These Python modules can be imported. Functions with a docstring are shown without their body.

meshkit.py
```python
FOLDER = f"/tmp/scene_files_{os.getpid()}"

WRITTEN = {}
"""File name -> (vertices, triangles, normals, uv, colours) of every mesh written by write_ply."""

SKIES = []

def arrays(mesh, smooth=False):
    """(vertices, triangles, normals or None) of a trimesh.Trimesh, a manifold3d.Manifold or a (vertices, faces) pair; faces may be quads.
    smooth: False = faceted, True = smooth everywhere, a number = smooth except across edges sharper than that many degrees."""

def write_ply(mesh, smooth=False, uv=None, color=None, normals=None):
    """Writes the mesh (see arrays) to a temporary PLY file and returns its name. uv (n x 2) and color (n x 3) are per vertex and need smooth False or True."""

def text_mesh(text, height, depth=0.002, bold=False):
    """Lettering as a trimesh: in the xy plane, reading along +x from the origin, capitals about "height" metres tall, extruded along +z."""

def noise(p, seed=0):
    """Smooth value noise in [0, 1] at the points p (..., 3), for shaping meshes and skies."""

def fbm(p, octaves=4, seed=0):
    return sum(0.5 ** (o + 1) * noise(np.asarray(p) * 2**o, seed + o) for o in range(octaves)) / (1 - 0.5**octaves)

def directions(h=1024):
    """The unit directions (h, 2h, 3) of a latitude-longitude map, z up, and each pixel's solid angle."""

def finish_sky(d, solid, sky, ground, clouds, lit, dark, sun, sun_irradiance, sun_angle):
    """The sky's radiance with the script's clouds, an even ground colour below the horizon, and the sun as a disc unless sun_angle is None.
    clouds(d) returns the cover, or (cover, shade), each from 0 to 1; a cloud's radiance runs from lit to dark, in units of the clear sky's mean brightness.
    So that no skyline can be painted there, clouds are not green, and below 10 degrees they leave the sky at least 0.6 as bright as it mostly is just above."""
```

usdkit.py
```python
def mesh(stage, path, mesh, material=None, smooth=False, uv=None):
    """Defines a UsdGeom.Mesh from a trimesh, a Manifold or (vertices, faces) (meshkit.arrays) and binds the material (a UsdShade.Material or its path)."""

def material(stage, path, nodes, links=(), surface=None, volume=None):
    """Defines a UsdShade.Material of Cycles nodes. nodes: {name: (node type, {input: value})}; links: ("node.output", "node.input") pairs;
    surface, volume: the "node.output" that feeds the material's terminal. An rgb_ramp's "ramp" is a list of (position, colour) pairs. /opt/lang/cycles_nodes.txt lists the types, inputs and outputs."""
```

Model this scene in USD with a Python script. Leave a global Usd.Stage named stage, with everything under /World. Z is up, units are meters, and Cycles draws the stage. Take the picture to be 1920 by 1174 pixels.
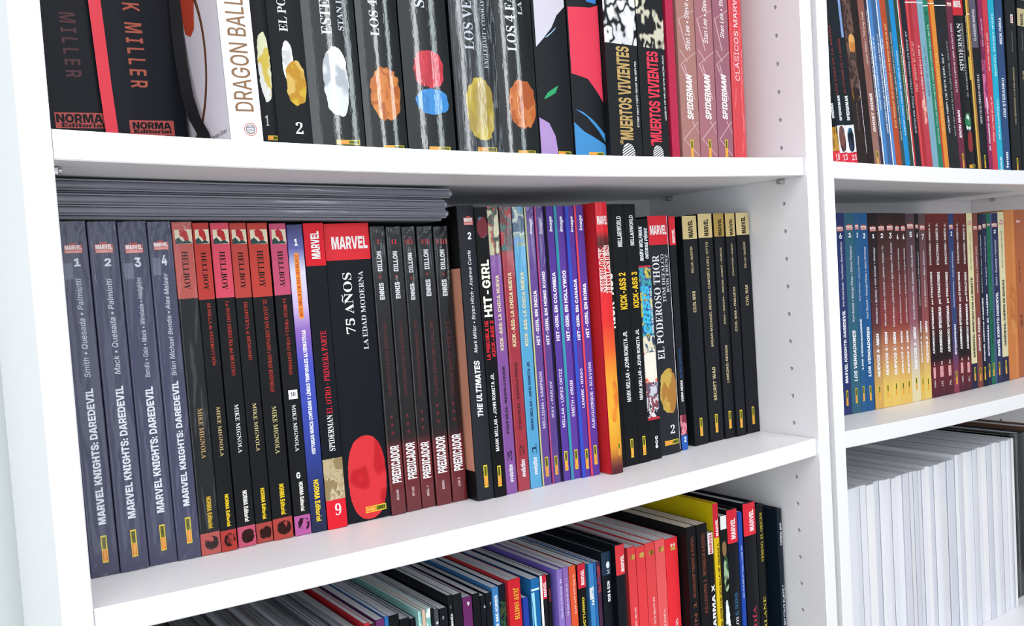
import math, random, glob
import numpy as np, trimesh, usdkit, meshkit
import manifold3d as m3
from pxr import Usd, UsdGeom, UsdLux, UsdShade, Gf, Sdf, Vt
from PIL import Image, ImageDraw, ImageFont
from shapely import affinity, box as sbox, union_all
from shapely.geometry import Polygon

stage = Usd.Stage.CreateInMemory()
UsdGeom.SetStageUpAxis(stage, UsdGeom.Tokens.z)
UsdGeom.SetStageMetersPerUnit(stage, 1.0)
UsdGeom.Xform.Define(stage, '/World')
Z0 = 1.10                                   # height of the middle shelf's top above the floor
W, TP, TS, GAP, DEP, INS, HOLE_Y = 0.7648, 0.0191, 0.0201, 0.0103, .2582, 0.0044, 0.0347
X2 = W + 2 * TP + GAP                       # inner left face of the second bookcase

# ---------------------------------------------------------------- camera
CAM = {'C': [-0.09316, -0.65253, 0.20342], 'M': [[0.823388, -0.564086, -0.061959], [-0.080792, -0.008455, -0.996695], [0.561698, 0.825673, -0.052535]], 'f': 1693.25, 'cy': 612.87}
cam = UsdGeom.Camera.Define(stage, '/World/camera')
_r, _d, _f = (np.array(v) for v in CAM['M'])
_m = np.eye(4); _m[0, :3], _m[1, :3], _m[2, :3] = _r, -_d, -_f
_m[3, :3] = np.array(CAM['C']) + [0, 0, Z0]
cam.AddTransformOp().Set(Gf.Matrix4d(*_m.ravel().tolist()))
cam.CreateHorizontalApertureAttr(36.0)
cam.CreateVerticalApertureAttr(36.0 * 1174 / 1920)
cam.CreateFocalLengthAttr(36.0 * CAM['f'] / 1920)
cam.CreateVerticalApertureOffsetAttr((CAM['cy'] - 587) * 36.0 / 1920)
cam.CreateClippingRangeAttr(Gf.Vec2f(.02, 60))
cam.GetPrim().CreateAttribute('exposure', Sdf.ValueTypeNames.Float).Set(EXPOSURE := -1.64)

# ---------------------------------------------------------------- light: daylight through the room's windows, plus an added overhead fill
sky = UsdLux.DomeLight.Define(stage, '/World/sky_light')
sky.CreateIntensityAttr(0.3); sky.CreateColorAttr(Gf.Vec3f(.82, .92, 1.0))
def area_light(name, at, rz, w, h, power, col, rx=90):
    l = UsdLux.RectLight.Define(stage, '/World/' + name)
    l.CreateWidthAttr(w); l.CreateHeightAttr(h); l.CreateIntensityAttr(power); l.CreateColorAttr(Gf.Vec3f(*col))
    l.AddTranslateOp().Set(Gf.Vec3d(*at)); l.AddRotateZOp().Set(rz); l.AddRotateXOp().Set(rx)
# RectLight shines along its -z: turned by rx=90 it faces +y
area_light('daylight_balcony', (1.06, -2.0, 1.93), 0, .16, 1.15, 26.0, (.97, .99, 1.0))
area_light('daylight_balcony_pane', (1.92, -2.0, 1.93), 0, .26, 1.15, 20.0, (.86, .97, 1.0))
area_light('daylight_side', (-1.98, -.98, 1.5), -90, 1.8, 1.9, 2.2, (.9, .96, 1.0))
area_light('daylight_front', (-.7, -2.0, 1.45), 0, 2.3, 2.1, 5.6, (.92, .97, 1.0))
area_light('added_fill_lamp_light', (-.2, -1.2, 2.44), 0, 3.2, 1.3, 7.4, (1.0, .975, .985), 0)  # added overhead fill, evens the brightness inside the shelves

# ---------------------------------------------------------------- helpers
USED = {}
def numbered(path):
    n = USED.get(path, 0); USED[path] = n + 1
    return path if n == 0 else f'{path}_{n:03d}'
MATS = {}
INK = 1.0                                    # printed colours are a little darker than the photograph's bright exposure shows them
def lin(h): return tuple(((c / 255 / 12.92) if c / 255 <= .04045 else ((c / 255 + .055) / 1.055) ** 2.4) * INK * (.55 if int(h, 16) and max(int(h[i:i + 2], 16) for i in (0, 2, 4)) < 0x40 else 1.) for c in (int(h[j:j + 2], 16) for j in (0, 2, 4)))
FIN = dict(m=(.4, .15, 0), g=(.24, .25, 0), j=(.07, .9, 1), p=(.8, .2, 0), w=(.36, .45, 0))
def ink(col, fin='m'):
    """A printed, solid colour with the gloss of its book."""
    k = (col, fin)
    if k not in MATS:
        ro, sp, bump = FIN[fin]
        nodes = {'p': ('principled_bsdf', {'base_color': lin(col), 'roughness': ro, 'specular_ior_level': sp})}; links = []
        if bump: foil(nodes, links)
        MATS[k] = usdkit.material(stage, f'/World/Looks/ink_{col}_{fin}', nodes, links, surface='p.BSDF')
    return MATS[k]
def foil(nodes, links):
    nodes.update({'g': ('geometry', {}), 's': ('mapping', {'scale': (1, 1, .45)}), 'n': ('noise_texture', {'scale': 420., 'detail': 3.}), 'b': ('bump', {'strength': .14, 'distance': .0004})})
    links += [('g.position', 's.vector'), ('s.vector', 'n.vector'), ('n.fac', 'b.height'), ('b.normal', 'p.normal')]
def vcol(fin):
    """Print in several colours, read from the mesh's own colour primvar."""
    k = ('vcol', fin)
    if k not in MATS:
        ro, sp, bump = FIN[fin]
        nodes = {'a': ('attribute', {'attribute': 'print_color'}), 'p': ('principled_bsdf', {'roughness': ro, 'specular_ior_level': sp})}
        links = [('a.color', 'p.base_color')]
        if bump: foil(nodes, links)
        MATS[k] = usdkit.material(stage, f'/World/Looks/print_{fin}', nodes, links, surface='p.BSDF')
    return MATS[k]
white_lacquer = usdkit.material(stage, '/World/Looks/white_foil_board', {'g': ('geometry', {}), 'n': ('noise_texture', {'scale': 900., 'detail': 2.}), 'b': ('bump', {'strength': .06, 'distance': .0003}),
    'p': ('principled_bsdf', {'base_color': (.875, .868, .89), 'roughness': .38, 'specular_ior_level': .45})}, [('g.position', 'n.vector'), ('n.fac', 'b.height'), ('b.normal', 'p.normal')], surface='p.BSDF')
paint = lambda n, c, r=.7: usdkit.material(stage, '/World/Looks/' + n, {'g': ('geometry', {}), 'n': ('noise_texture', {'scale': 60., 'detail': 4.}), 'b': ('bump', {'strength': .1, 'distance': .002}),
    'p': ('principled_bsdf', {'base_color': c, 'roughness': r})}, [('g.position', 'n.vector'), ('n.fac', 'b.height'), ('b.normal', 'p.normal')], surface='p.BSDF')
wall_paint = paint('wall_paint', (.72, .77, .77)); ceil_paint = paint('ceiling_paint', (.82, .82, .82))
floor_wood = usdkit.material(stage, '/World/Looks/floor_laminate', {'g': ('geometry', {}), 'm': ('mapping', {'scale': (1, 12, 1)}), 'n': ('noise_texture', {'scale': 4., 'detail': 6.}),
    'r': ('rgb_ramp', {'ramp': [(0.2, (.55, .50, .45)), (.8, (.72, .68, .63))]}), 'p': ('principled_bsdf', {'roughness': .4})}, [('g.position', 'm.vector'), ('m.vector', 'n.vector'), ('n.fac', 'r.fac'), ('r.color', 'p.base_color')], surface='p.BSDF')
def paper(name, lo, hi, sx=1.):
    """Page edges: fine leaves running back from the spine."""
    return usdkit.material(stage, '/World/Looks/' + name, {'t': ('texture_coordinate', {}), 'm': ('mapping', {'scale': (1400 * sx, 14, 2)}), 'n': ('noise_texture', {'scale': 1., 'detail': 3., 'roughness': .7}),
        'r': ('rgb_ramp', {'ramp': [(.3, lo), (.68, hi)]}), 'b': ('bump', {'strength': .4, 'distance': .0004}), 'p': ('principled_bsdf', {'roughness': .85, 'specular_ior_level': .2})},
        [('t.object', 'm.vector'), ('m.vector', 'n.vector'), ('n.fac', 'r.fac'), ('r.color', 'p.base_color'), ('n.fac', 'b.height'), ('b.normal', 'p.normal')], surface='p.BSDF')
PAGES = [paper('pages_white', (.42, .45, .5), (.72, .74, .77)), paper('pages_cream', (.42, .37, .31), (.66, .60, .52)), paper('pages_grey', (.32, .34, .38), (.6, .62, .66), .6), paper('pages_shaded', (.10, .105, .12), (.34, .36, .40), .8)]  # the darkest paper has the shelf's shade put into its colour
PLASTIC = usdkit.material(stage, '/World/Looks/clear_film', {'f': ('layer_weight', {'blend': .22}), 'mm': ('map_range', {'from_min': 0., 'from_max': 1., 'to_min': .022, 'to_max': .42, 'clamp': True}),
    't': ('transparent_bsdf', {'color': (.97, .97, .98)}), 'g': ('glossy_bsdf', {'color': (.95, .96, 1.), 'roughness': .12}), 'x': ('mix_closure', {})},
    [('f.fresnel', 'mm.value'), ('mm.result', 'x.fac'), ('t.BSDF', 'x.closure1'), ('g.BSDF', 'x.closure2')], surface='x.closure')
metal = usdkit.material(stage, '/World/Looks/nickel_steel', {'p': ('principled_bsdf', {'base_color': (.55, .55, .57), 'metallic': 1., 'roughness': .3})}, surface='p.BSDF')
ribbon_red = usdkit.material(stage, '/World/Looks/red_satin', {'t': ('texture_coordinate', {}), 'n': ('noise_texture', {'scale': 2500.}), 'b': ('bump', {'strength': .2, 'distance': .0003}), 'p': ('principled_bsdf', {'base_color': lin('e0283f'), 'roughness': .5, 'sheen_weight': .3})}, [('t.object', 'n.vector'), ('n.fac', 'b.height'), ('b.normal', 'p.normal')], surface='p.BSDF')
ribbon_black = usdkit.material(stage, '/World/Looks/black_satin', {'p': ('principled_bsdf', {'base_color': (.004, .004, .006), 'roughness': .5, 'specular_ior_level': .15})}, surface='p.BSDF')

def tag(prim, label, cat, group=None, kind=None):
    for k, v in (('label', label), ('category', cat), ('group', group), ('kind', kind)):
        if v: prim.SetCustomDataByKey(k, v)
def thing(name, label, cat, loc=(0, 0, 0), ry=0., rz=0., group=None):
    x = UsdGeom.Xform.Define(stage, numbered('/World/' + name)); x.AddTranslateOp().Set(Gf.Vec3d(*map(float, loc)))
    if rz: x.AddRotateZOp().Set(float(rz))
    if ry: x.AddRotateYOp().Set(float(ry))
    tag(x.GetPrim(), label, cat, group)
    return str(x.GetPath())
def part(parent, name, mesh, mat, smooth=False, colors=None):
    if isinstance(mesh, tuple):                 # drop vertices that no face uses
        v, f = np.asarray(mesh[0], float), np.asarray(mesh[1], int); used, inv = np.unique(f, return_inverse=True)
        mesh = (v[used], inv.reshape(f.shape)); colors = None if colors is None else np.asarray(colors)[used]
    p = numbered(parent + '/' + name)
    m = usdkit.mesh(stage, p, mesh, mat, smooth=smooth if colors is None else True)
    if colors is not None:
        UsdGeom.PrimvarsAPI(m).CreatePrimvar('print_color', Sdf.ValueTypeNames.Color3fArray, 'vertex').Set(Vt.Vec3fArray.FromNumpy(np.asarray(colors, np.float32)))
    return m
def struct(name, mesh, mat):
    m = usdkit.mesh(stage, '/World/' + name, mesh, mat); m.GetPrim().SetCustomDataByKey('kind', 'structure'); return m
def bx(x0, x1, y0, y1, z0, z1):
    b = trimesh.creation.box((x1 - x0, y1 - y0, z1 - z0)); b.apply_translation(((x0 + x1) / 2, (y0 + y1) / 2, (z0 + z1) / 2)); return b
def cat(*ms): return trimesh.util.concatenate(list(ms))
def soft_box(x0, x1, y0, y1, z0, z1, r=.0008):
    """A box with its edges eased."""
    pts = []
    for sx, X in ((1, x0), (-1, x1)):
        for sy, Y in ((1, y0), (-1, y1)):
            for sz, Z in ((1, z0), (-1, z1)):
                pts += [(X, Y + sy * r, Z + sz * r), (X + sx * r, Y, Z + sz * r), (X + sx * r, Y + sy * r, Z)]
    return m3.Manifold.hull_points(np.array(pts))
def extrude(poly, z0, z1):
    m = trimesh.creation.extrude_polygon(poly, z1 - z0, engine='earcut'); m.apply_translation((0, 0, z0)); return m

# ---------------------------------------------------------------- lettering: flat print cut from glyph outlines
_FD = glob.glob('/opt/blender-*/*/datafiles/fonts/')[0]
_PX = 100
_fonts = {}
def _font(code):
    if code not in _fonts:
        if code in 'SO': f = ImageFont.truetype(_FD + 'NotoSansMath-Regular.woff2', _PX)
        else:
            f = ImageFont.truetype(_FD + 'Inter.woff2', _PX)
            f.set_variation_by_axes([32 if code in 'XJC' else 14, dict(R=430, Q=480, B=680, X=880, C=840, I=560, J=880)[code]])
        cap = -f.getbbox('\U0001d407' if code in 'SO' else 'H', anchor='ls')[1]
        _fonts[code] = (f, cap)
    return _fonts[code]
def _serif(c):
    if 'A' <= c <= 'Z': return chr(0x1d400 + ord(c) - 65)
    if 'a' <= c <= 'z': return chr(0x1d41a + ord(c) - 97)
    if c.isdigit(): return chr(0x1d7ce + ord(c) - 48)
    return c
_PLAIN = dict(zip('ÑÓÁÉÍÚñóáéíú', 'NOAEIUnoaeiu'))
_gl = {}
def _shape_tri(shape):
    v, f, n = [], [], 0
    for g in getattr(shape, 'geoms', [shape]):
        if g.is_empty or g.area <= 0: continue
        a, b = trimesh.creation.triangulate_polygon(g, engine='earcut'); v.append(a); f.append(b + n); n += len(a)
    return (np.vstack(v), np.vstack(f)) if v else (np.zeros((0, 2)), np.zeros((0, 3), int))
def glyph(code, ch, fine):
    k = (code, ch, fine)
    if k in _gl: return _gl[k]
    accent = None
    if code in 'SO' and ch in _PLAIN: accent, base = ch, _serif(_PLAIN[ch])
    else: base = _serif(ch) if code in 'SO' else ch
    f, cap = _font(code)
    if code in 'SO' and base in '·•-&:,. ': f, cap = _font('B')
    x0, y0, x1, y1 = f.getbbox(base, anchor='ls'); adv = f.getlength(base)
    if x1 <= x0 or y1 <= y0: r = (np.zeros((0, 2)), np.zeros((0, 3), int), adv / cap)
    else:
        im = Image.new('L', (int(x1 - x0 + 8), int(y1 - y0 + 8))); ImageDraw.Draw(im).text((4 - x0, 4 - y0), base, 255, font=f, anchor='ls')
        on = np.pad(np.asarray(im) > 127, ((0, 0), (1, 1))).astype(np.int8); d = np.diff(on, axis=1)
        rows, st = np.nonzero(d == 1); en = np.nonzero(d == -1)[1]
        sh = union_all(sbox(st, -rows - 1, en, -rows)).buffer(.6).buffer(-.6).simplify(.75 if fine else 1.9)
        sh = affinity.translate(sh, x0 - 4, 4 - y0)
        if accent:
            xm = (x0 + x1) / 2
            sh = union_all([sh, Polygon([(xm - 24, 74), (xm - 12, 83), (xm, 78), (xm + 12, 75), (xm + 24, 84), (xm + 24, 92), (xm + 12, 83), (xm, 86), (xm - 12, 91), (xm - 24, 82)]) if accent in 'Ññ' else Polygon([(xm - 4, 72), (xm + 6, 72), (xm + 18, 92), (xm + 4, 92)])])
        if code == 'O': sh = sh.buffer(6).simplify(1)
        if code in 'IJ': sh = affinity.affine_transform(sh, [1, .2, 0, 1, 0, 0])
        v, fc = _shape_tri(affinity.scale(sh, 1 / cap, 1 / cap, origin=(0, 0)))
        r = (v, fc, adv / cap)
    _gl[k] = r
    return r
def text2d(s, code, fine=True):
    """Vertices (x along the line, y up, capitals 1 high) and faces; x rescaled to run from 0 to 1."""
    if code == 'Y':
        n = 5 if s == '★' else 24
        a = np.arange(2 * n) * math.pi / n + math.pi / 2; r = np.where(np.arange(2 * n) % 2 == 0, .5, .21 if n == 5 else .5)
        v = np.c_[.5 + r * np.cos(a), .5 + r * np.sin(a)]; v = np.vstack([v, [.5, .5]])
        i = np.arange(2 * n); return v, np.c_[i, (i + 1) % (2 * n), np.full(2 * n, 2 * n)]
    V, F, x, n = [], [], 0., 0
    for ch in s:
        v, f, adv = glyph(code, ch, fine)
        if len(v): V.append(v + [x, 0]); F.append(f + n); n += len(v)
        x += adv
    V, F = np.vstack(V), np.vstack(F)
    lo, hi = V[:, 0].min(), V[:, 0].max()
    if code == 'O': lo, hi = lo + 6 / _font('S')[1], hi - 6 / _font('S')[1]
    V[:, 0] = (V[:, 0] - lo) / (hi - lo)
    return V, F
def dashes(n_len, seed):
    """Print too small to read: letter-like strokes in word groups, as it looks in the photograph."""
    rng = random.Random(seed); V, F, x, left = [], [], 0., rng.randint(4, 9)
    def r(x0, x1, y0, y1):
        k = len(V); V.extend([(x0, y0), (x1, y0), (x1, y1), (x0, y1)]); F.extend([(k, k + 1, k + 2), (k, k + 2, k + 3)])
    while x < n_len:
        w = rng.choice((.22, .6, .62, .68, .74)); b = .2
        r(x, x + b, 0, 1)
        if w > .3:
            for y in rng.choice(((0., .42, .82), (.42,), (0., .82), (.82,), (0.,), (.42, .82))): r(x + b, x + w - .02, y, y + .18)
            q = rng.random()
            if q < .55: r(x + w - b, x + w, *(rng.choice(((0, 1), (0, .5), (.5, 1)))))
        left -= 1; x += w + (.16 if left else .6)
        if not left: left = rng.randint(3, 9)
    V = np.array(V, float); V[:, 0] /= V[:, 0].max(); return V, np.array(F)

# ---------------------------------------------------------------- books (millimetres in the tables, metres in the scene)
class Spine:
    """Plan of a spine: y as a function of x across its width."""
    def __init__(s, w, kind, bulge):
        s.w = w; s.curved = kind == 'h' and bulge > .3
        if kind == 'h':
            u = np.linspace(0, 1, 13); x = u * w; y = bulge * (2 * u - 1) ** 2
            s.x, s.y = x, y
        else:
            r = min(.7, w * .16); a = np.linspace(0, math.pi / 2, 4)
            s.x = np.r_[r - r * np.cos(a), (w - r + r * np.sin(a))]; s.y = np.r_[r - r * np.sin(a), r - r * np.cos(a)]
        s.lead = s.y[0]
    def at(s, x): return np.interp(x, s.x, s.y)
    def cuts(s, x0, x1): return np.unique(np.r_[x0, s.x[(s.x > x0 + 1e-6) & (s.x < x1 - 1e-6)], x1])
def put(sp, V2, F, eps):
    """Lays a flat drawing (x across, z up, in mm) onto the spine."""
    if sp.curved and len(F):                     # fine enough to follow a rounded spine
        e = np.abs(np.diff(V2[F][:, [0, 1, 2, 0], 0], axis=1)).max()
        if e > sp.w / 14:
            V3, F = trimesh.remesh.subdivide_to_size(np.c_[V2[:, 0], V2[:, 1] * .12, np.zeros(len(V2))], F, max(sp.w / 14, 1.2), max_iter=12); V2 = np.c_[V3[:, 0], V3[:, 1] / .12]
    x = np.clip(V2[:, 0], 0, sp.w)
    v = np.c_[x, sp.at(x) - eps, V2[:, 1]] / 1e3
    n = np.cross(v[F[:, 1]] - v[F[:, 0]], v[F[:, 2]] - v[F[:, 0]])[:, 1]
    F = np.where((n > 0)[:, None], F[:, ::-1], F)
    return v, F
def grid(xs, zs_):
    V = np.array([(x, z) for z in zs_ for x in xs]); nx = len(xs); F = []
    for j in range(len(zs_) - 1):
        for i in range(nx - 1):
            a = j * nx + i; F += [(a, a + 1, a + nx + 1), (a, a + nx + 1, a + nx)]
    return V, np.array(F)
def film(par, w, h, seed, amp, y0=0.):
    """Crinkled clear shrink film over the spine and a little way round both sides."""
    xs = np.r_[[-.1, -.1, -.1], np.linspace(0, w, max(8, int(w / 1.1))), [w + .1, w + .1, w + .1]]
    ys = np.r_[[14, 6, .2], np.full(len(xs) - 6, -.55), [.2, 6, 14]]
    zz = np.r_[np.linspace(-.0, 12, 8), np.linspace(16, h - 16, 46), np.linspace(h - 12, h + .6, 8)]
    X, Z = np.meshgrid(xs, zz); Y = np.tile(ys, (len(zz), 1))
    P = np.c_[X.ravel() / 9, Z.ravel() / 80, np.full(X.size, seed * 3.1)]
    rid = 1 - np.abs(2 * meshkit.fbm(P, 3, seed) - 1)
    rid2 = 1 - np.abs(2 * meshkit.noise(np.c_[X.ravel() / 3 + Z.ravel() / 9, Z.ravel() / 7 - X.ravel() / 6, P[:, 2]], seed + 5) - 1)
    end = np.exp(-((Z.ravel()) / 9) ** 2) + np.exp(-((h - Z.ravel()) / 10) ** 2)
    d = (.34 * rid ** 7 + .7 * end * rid2 ** 3 + .5 * np.clip((X.ravel() + 1) / 2.2, 0, 1) ** 0 * np.exp(-((X.ravel() - (.5 + 1.2 * meshkit.noise(np.c_[Z.ravel() / 38, P[:, 2], P[:, 2]], seed + 2))) / .5) ** 2)) * amp
    mid = (np.abs(Y.ravel() + .55) < .01)
    Yr = Y.ravel() - np.where(mid, d, .25 * d)
    V = np.c_[X.ravel(), Yr + y0, Z.ravel()] / 1e3
    _, F = grid(xs, zz)
    part(par, 'plastic_wrap', (V, F), PLASTIC, smooth=True)
def art(sp, z0, z1, u0, u1, cols, seed, mask, sc, H):
    """A patch of mixed plain colours in place of a picture."""
    x0, x1 = max(0, u0) * sp.w, min(1, u1) * sp.w
    st = .5 if (z1 - z0) < 60 else .8
    xs = np.unique(np.r_[np.linspace(x0, x1, max(4, int((x1 - x0) / st))), sp.cuts(x0, x1)]); zz = np.linspace(z0, z1, max(5, int((z1 - z0) / st / 1.1)))
    V, F = grid(xs, zz)
    q = np.c_[V / (4.2 * sc * (2.2 if mask else 1)), np.full(len(V), seed * 7.3)]
    a = meshkit.fbm(q * [1, .7, 1], 3, seed); b = meshkit.fbm(q * [1.3, .9, 1] + 40, 3, seed + 9)
    k = np.clip(((a + .6 * (b - .5)) - .28) / .44, 0, .999) * len(cols)
    pal = np.array([lin(c) for c in cols]); k0 = np.minimum(k.astype(int), len(cols) - 1); k1 = np.minimum(k0 + 1, len(cols) - 1); fr = np.clip((k - k0 - .6) / .4, 0, 1)[:, None]; C = pal[k0] * (1 - fr) + pal[k1] * fr
    if mask:
        c = V[F].mean(1); ux = (c[:, 0] - x0) / (x1 - x0) * 2 - 1; uz = (c[:, 1] - z0) / (z1 - z0) * 2 - 1
        wob = .16 * (meshkit.noise(np.c_[c / (2.2 * sc), np.full(len(c), seed)], seed + 3) - .5) if mask == 1 else 0
        F = F[(np.abs(ux) ** 2.4 + np.abs(uz) ** 2.4) < 1 + wob * 2 - .06]
    return V, F, C
PANINI = dict(box='e8cf3a', l='e06a2a', r='8a8a2c')
def make_book(d):
    random.seed(hash_of(d['t']))
    w, h, kind, fin = d['w'], d['h'], d['k'], d.get('f', 'm')
    sp = Spine(w, kind, d.get('b', 1.2))
    deep = 168. if d['r'] != 'A' else 178.
    deep = min(deep, (DEP * 1e3) - d['y'] - 6)
    t = thing(d['n'], d['t'], 'book', (d['x'] / 1e3, d['y'] / 1e3, Z0 + d['z'] / 1e3 + .00025 + max(0., d['s']) * w / 1e3), ry=math.degrees(math.atan(d['s'])), group=d.get('g'))
    grad = next((e for e in d['e'] if e[0] == 'g'), None)
    cover = ink(d['c'], fin)
    if kind == 'h':
        tb = min(2.4, w * .2); b = sp.lead
        out = list(zip(sp.x, sp.y)) + [(w, b + 1), (w - .5, b + 4), (w - .5, b + 7), (w, b + 10), (w, deep), (w - tb, deep), (w - tb, b + tb + 1), (tb, b + tb + 1), (tb, deep), (0, deep), (0, b + 10), (.5, b + 7), (.5, b + 4), (0, b + 1)]
        pg = (tb + .1, w - tb - .1, b + tb + 1.2, deep - 4, 2.5, h - 3.2)
    else:
        tc = .38; out = list(zip(sp.x, sp.y)) + [(w, deep), (w - tc, deep), (w - tc, sp.lead + .6), (tc, sp.lead + .6), (tc, deep), (0, deep)]
        pg = (tc + .05, w - tc - .05, sp.lead + .7, deep - .6, .2, h - .35)
    part(t, 'cover', extrude(Polygon(np.array(out) / 1e3), 0, h / 1e3), cover, smooth=35)
    part(t, 'pages', bx(*(np.array(pg) / 1e3)), PAGES[1 if d.get('pg') or 'copper' in d['t'] else random.choice((0, 0, 2))])
    if d.get('l'):
        part(t, 'side_cover', cat(bx(-.00012, -.00002, (sp.lead + 2) / 1e3, (deep - .3) / 1e3, .0003, (h - .3) / 1e3)), ink(d['l'], fin))
    if grad:
        zs_ = np.linspace(0, h, 40); V, F = grid(sp.cuts(0, w), zs_)
        st = np.array([s[0] for s in grad[1]]); cs = np.array([lin(s[1]) for s in grad[1]])
        C = np.stack([np.interp(V[:, 1] / h, st, cs[:, k]) for k in range(3)], 1)
        sp.curved, cv = False, sp.curved; part(t, 'spine_print', put(sp, V, F, .06), vcol(fin), smooth=35, colors=C); sp.curved = cv
    for n, e in enumerate(d['e']):
        k = e[0]
        if k == 'p':
            _, role, col, z0, z1, u0, u1 = e
            V, F = grid(sp.cuts(u0 * w, u1 * w), [z0, z1]); part(t, role, put(sp, V, F, .1 + .004 * n), ink(col, fin), smooth=35)
        elif k == 't':
            _, role, s, z0, z1, u, cap, col, code, dr = e
            V, F = text2d(s, code, cap > 3.2); a, c = V[:, 0], V[:, 1] * cap; c = c - cap / 2
            P = np.c_[u * w - c, z0 + a * (z1 - z0)] if dr == 'u' else np.c_[u * w + c, z1 - a * (z1 - z0)]
            if z0 < .5 or z1 > h - .5:          # print that would run past the foot or head is cut there
                keep = ((P[F][:, :, 1] > .4) & (P[F][:, :, 1] < h - .4)).all(1); F = F[keep]
            if len(F): part(t, role, put(sp, P, F, .18 + .005 * n), ink(col, fin))
        elif k == 'h':
            _, role, s, z0, z1, u0, u1, col, code = e
            V, F = text2d(s, code, True); P = np.c_[(u0 + V[:, 0] * (u1 - u0)) * w, z0 + V[:, 1] * (z1 - z0)]
            part(t, role, put(sp, P, F, .2), ink(col, fin))
        elif k == 'd':
            _, role, z0, z1, u, cap, col = e
            if z1 - z0 < .5: continue
            V, F = dashes((z1 - z0) / max(cap, .3), n + hash_of(d['t'])); part(t, role, put(sp, np.c_[u * w - (V[:, 1] - .5) * cap, z0 + V[:, 0] * (z1 - z0)], F, .2), ink(col, fin))
        elif k == 'n':
            _, z0, z1, u = e; L = z1 - z0; b = min(L * .2, w * .36)
            if L < 2: continue
            lg = lambda a0, a1, c0, c1, col, eps: (grid([u * w + c0 * b, u * w + c1 * b], [z0 + a0 * L, z0 + a1 * L]), col, eps)
            lp = str(part(t, 'publisher_logo', put(sp, *lg(0, 1, -.5, .5, 0, .18)[0], .18), ink(PANINI['box'], fin)).GetPath())
            part(lp, 'logo_half', put(sp, *lg(.05, .49, -.36, .36, 0, .21)[0], .21), ink(PANINI['l'], fin)); part(lp, 'logo_half', put(sp, *lg(.51, .95, -.36, .36, 0, .21)[0], .21), ink(PANINI['r'], fin))
            for s_, a0, a1, col in (('PANINI', .07, .47, 'f0c060'), ('COMICS', .53, .93, '2e2c10')):
                V, F = text2d(s_, 'X', False); part(lp, 'lettering', put(sp, np.c_[u * w - (V[:, 1] - .5) * b * .46, z0 + (a0 + V[:, 0] * (a1 - a0)) * L], F, .25), ink(col, fin))
        elif k == 'nh':
            _, z0, z1, u0, u1 = e; b = z1 - z0; L = (u1 - u0) * w
            if b < .4: continue
            R = lambda a0, a1, c0, c1: grid(sp.cuts((u0 + a0 * (u1 - u0)) * w, (u0 + a1 * (u1 - u0)) * w), [z0 + c0 * b, z0 + c1 * b])
            lp = str(part(t, 'publisher_logo', put(sp, *R(0, 1, 0, 1), .18), ink(PANINI['box'], fin)).GetPath()); part(lp, 'logo_half', put(sp, *R(.03, .49, .12, .88), .21), ink(PANINI['l'], fin)); part(lp, 'logo_half', put(sp, *R(.51, .97, .12, .88), .21), ink(PANINI['r'], fin))
            for s_, a0, a1, col in (('PANINI', .06, .46, 'f0c060'), ('COMICS', .54, .94, '2e2c10')):
                V, F = text2d(s_, 'X', False); part(lp, 'lettering', put(sp, np.c_[(u0 + (a0 + V[:, 0] * (a1 - a0)) * (u1 - u0)) * w, z0 + (.26 + V[:, 1] * .48) * b], F, .25), ink(col, fin))
        elif k == 'm':
            _, z0, z1, u0, u1 = e; q = z1 - z0
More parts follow.
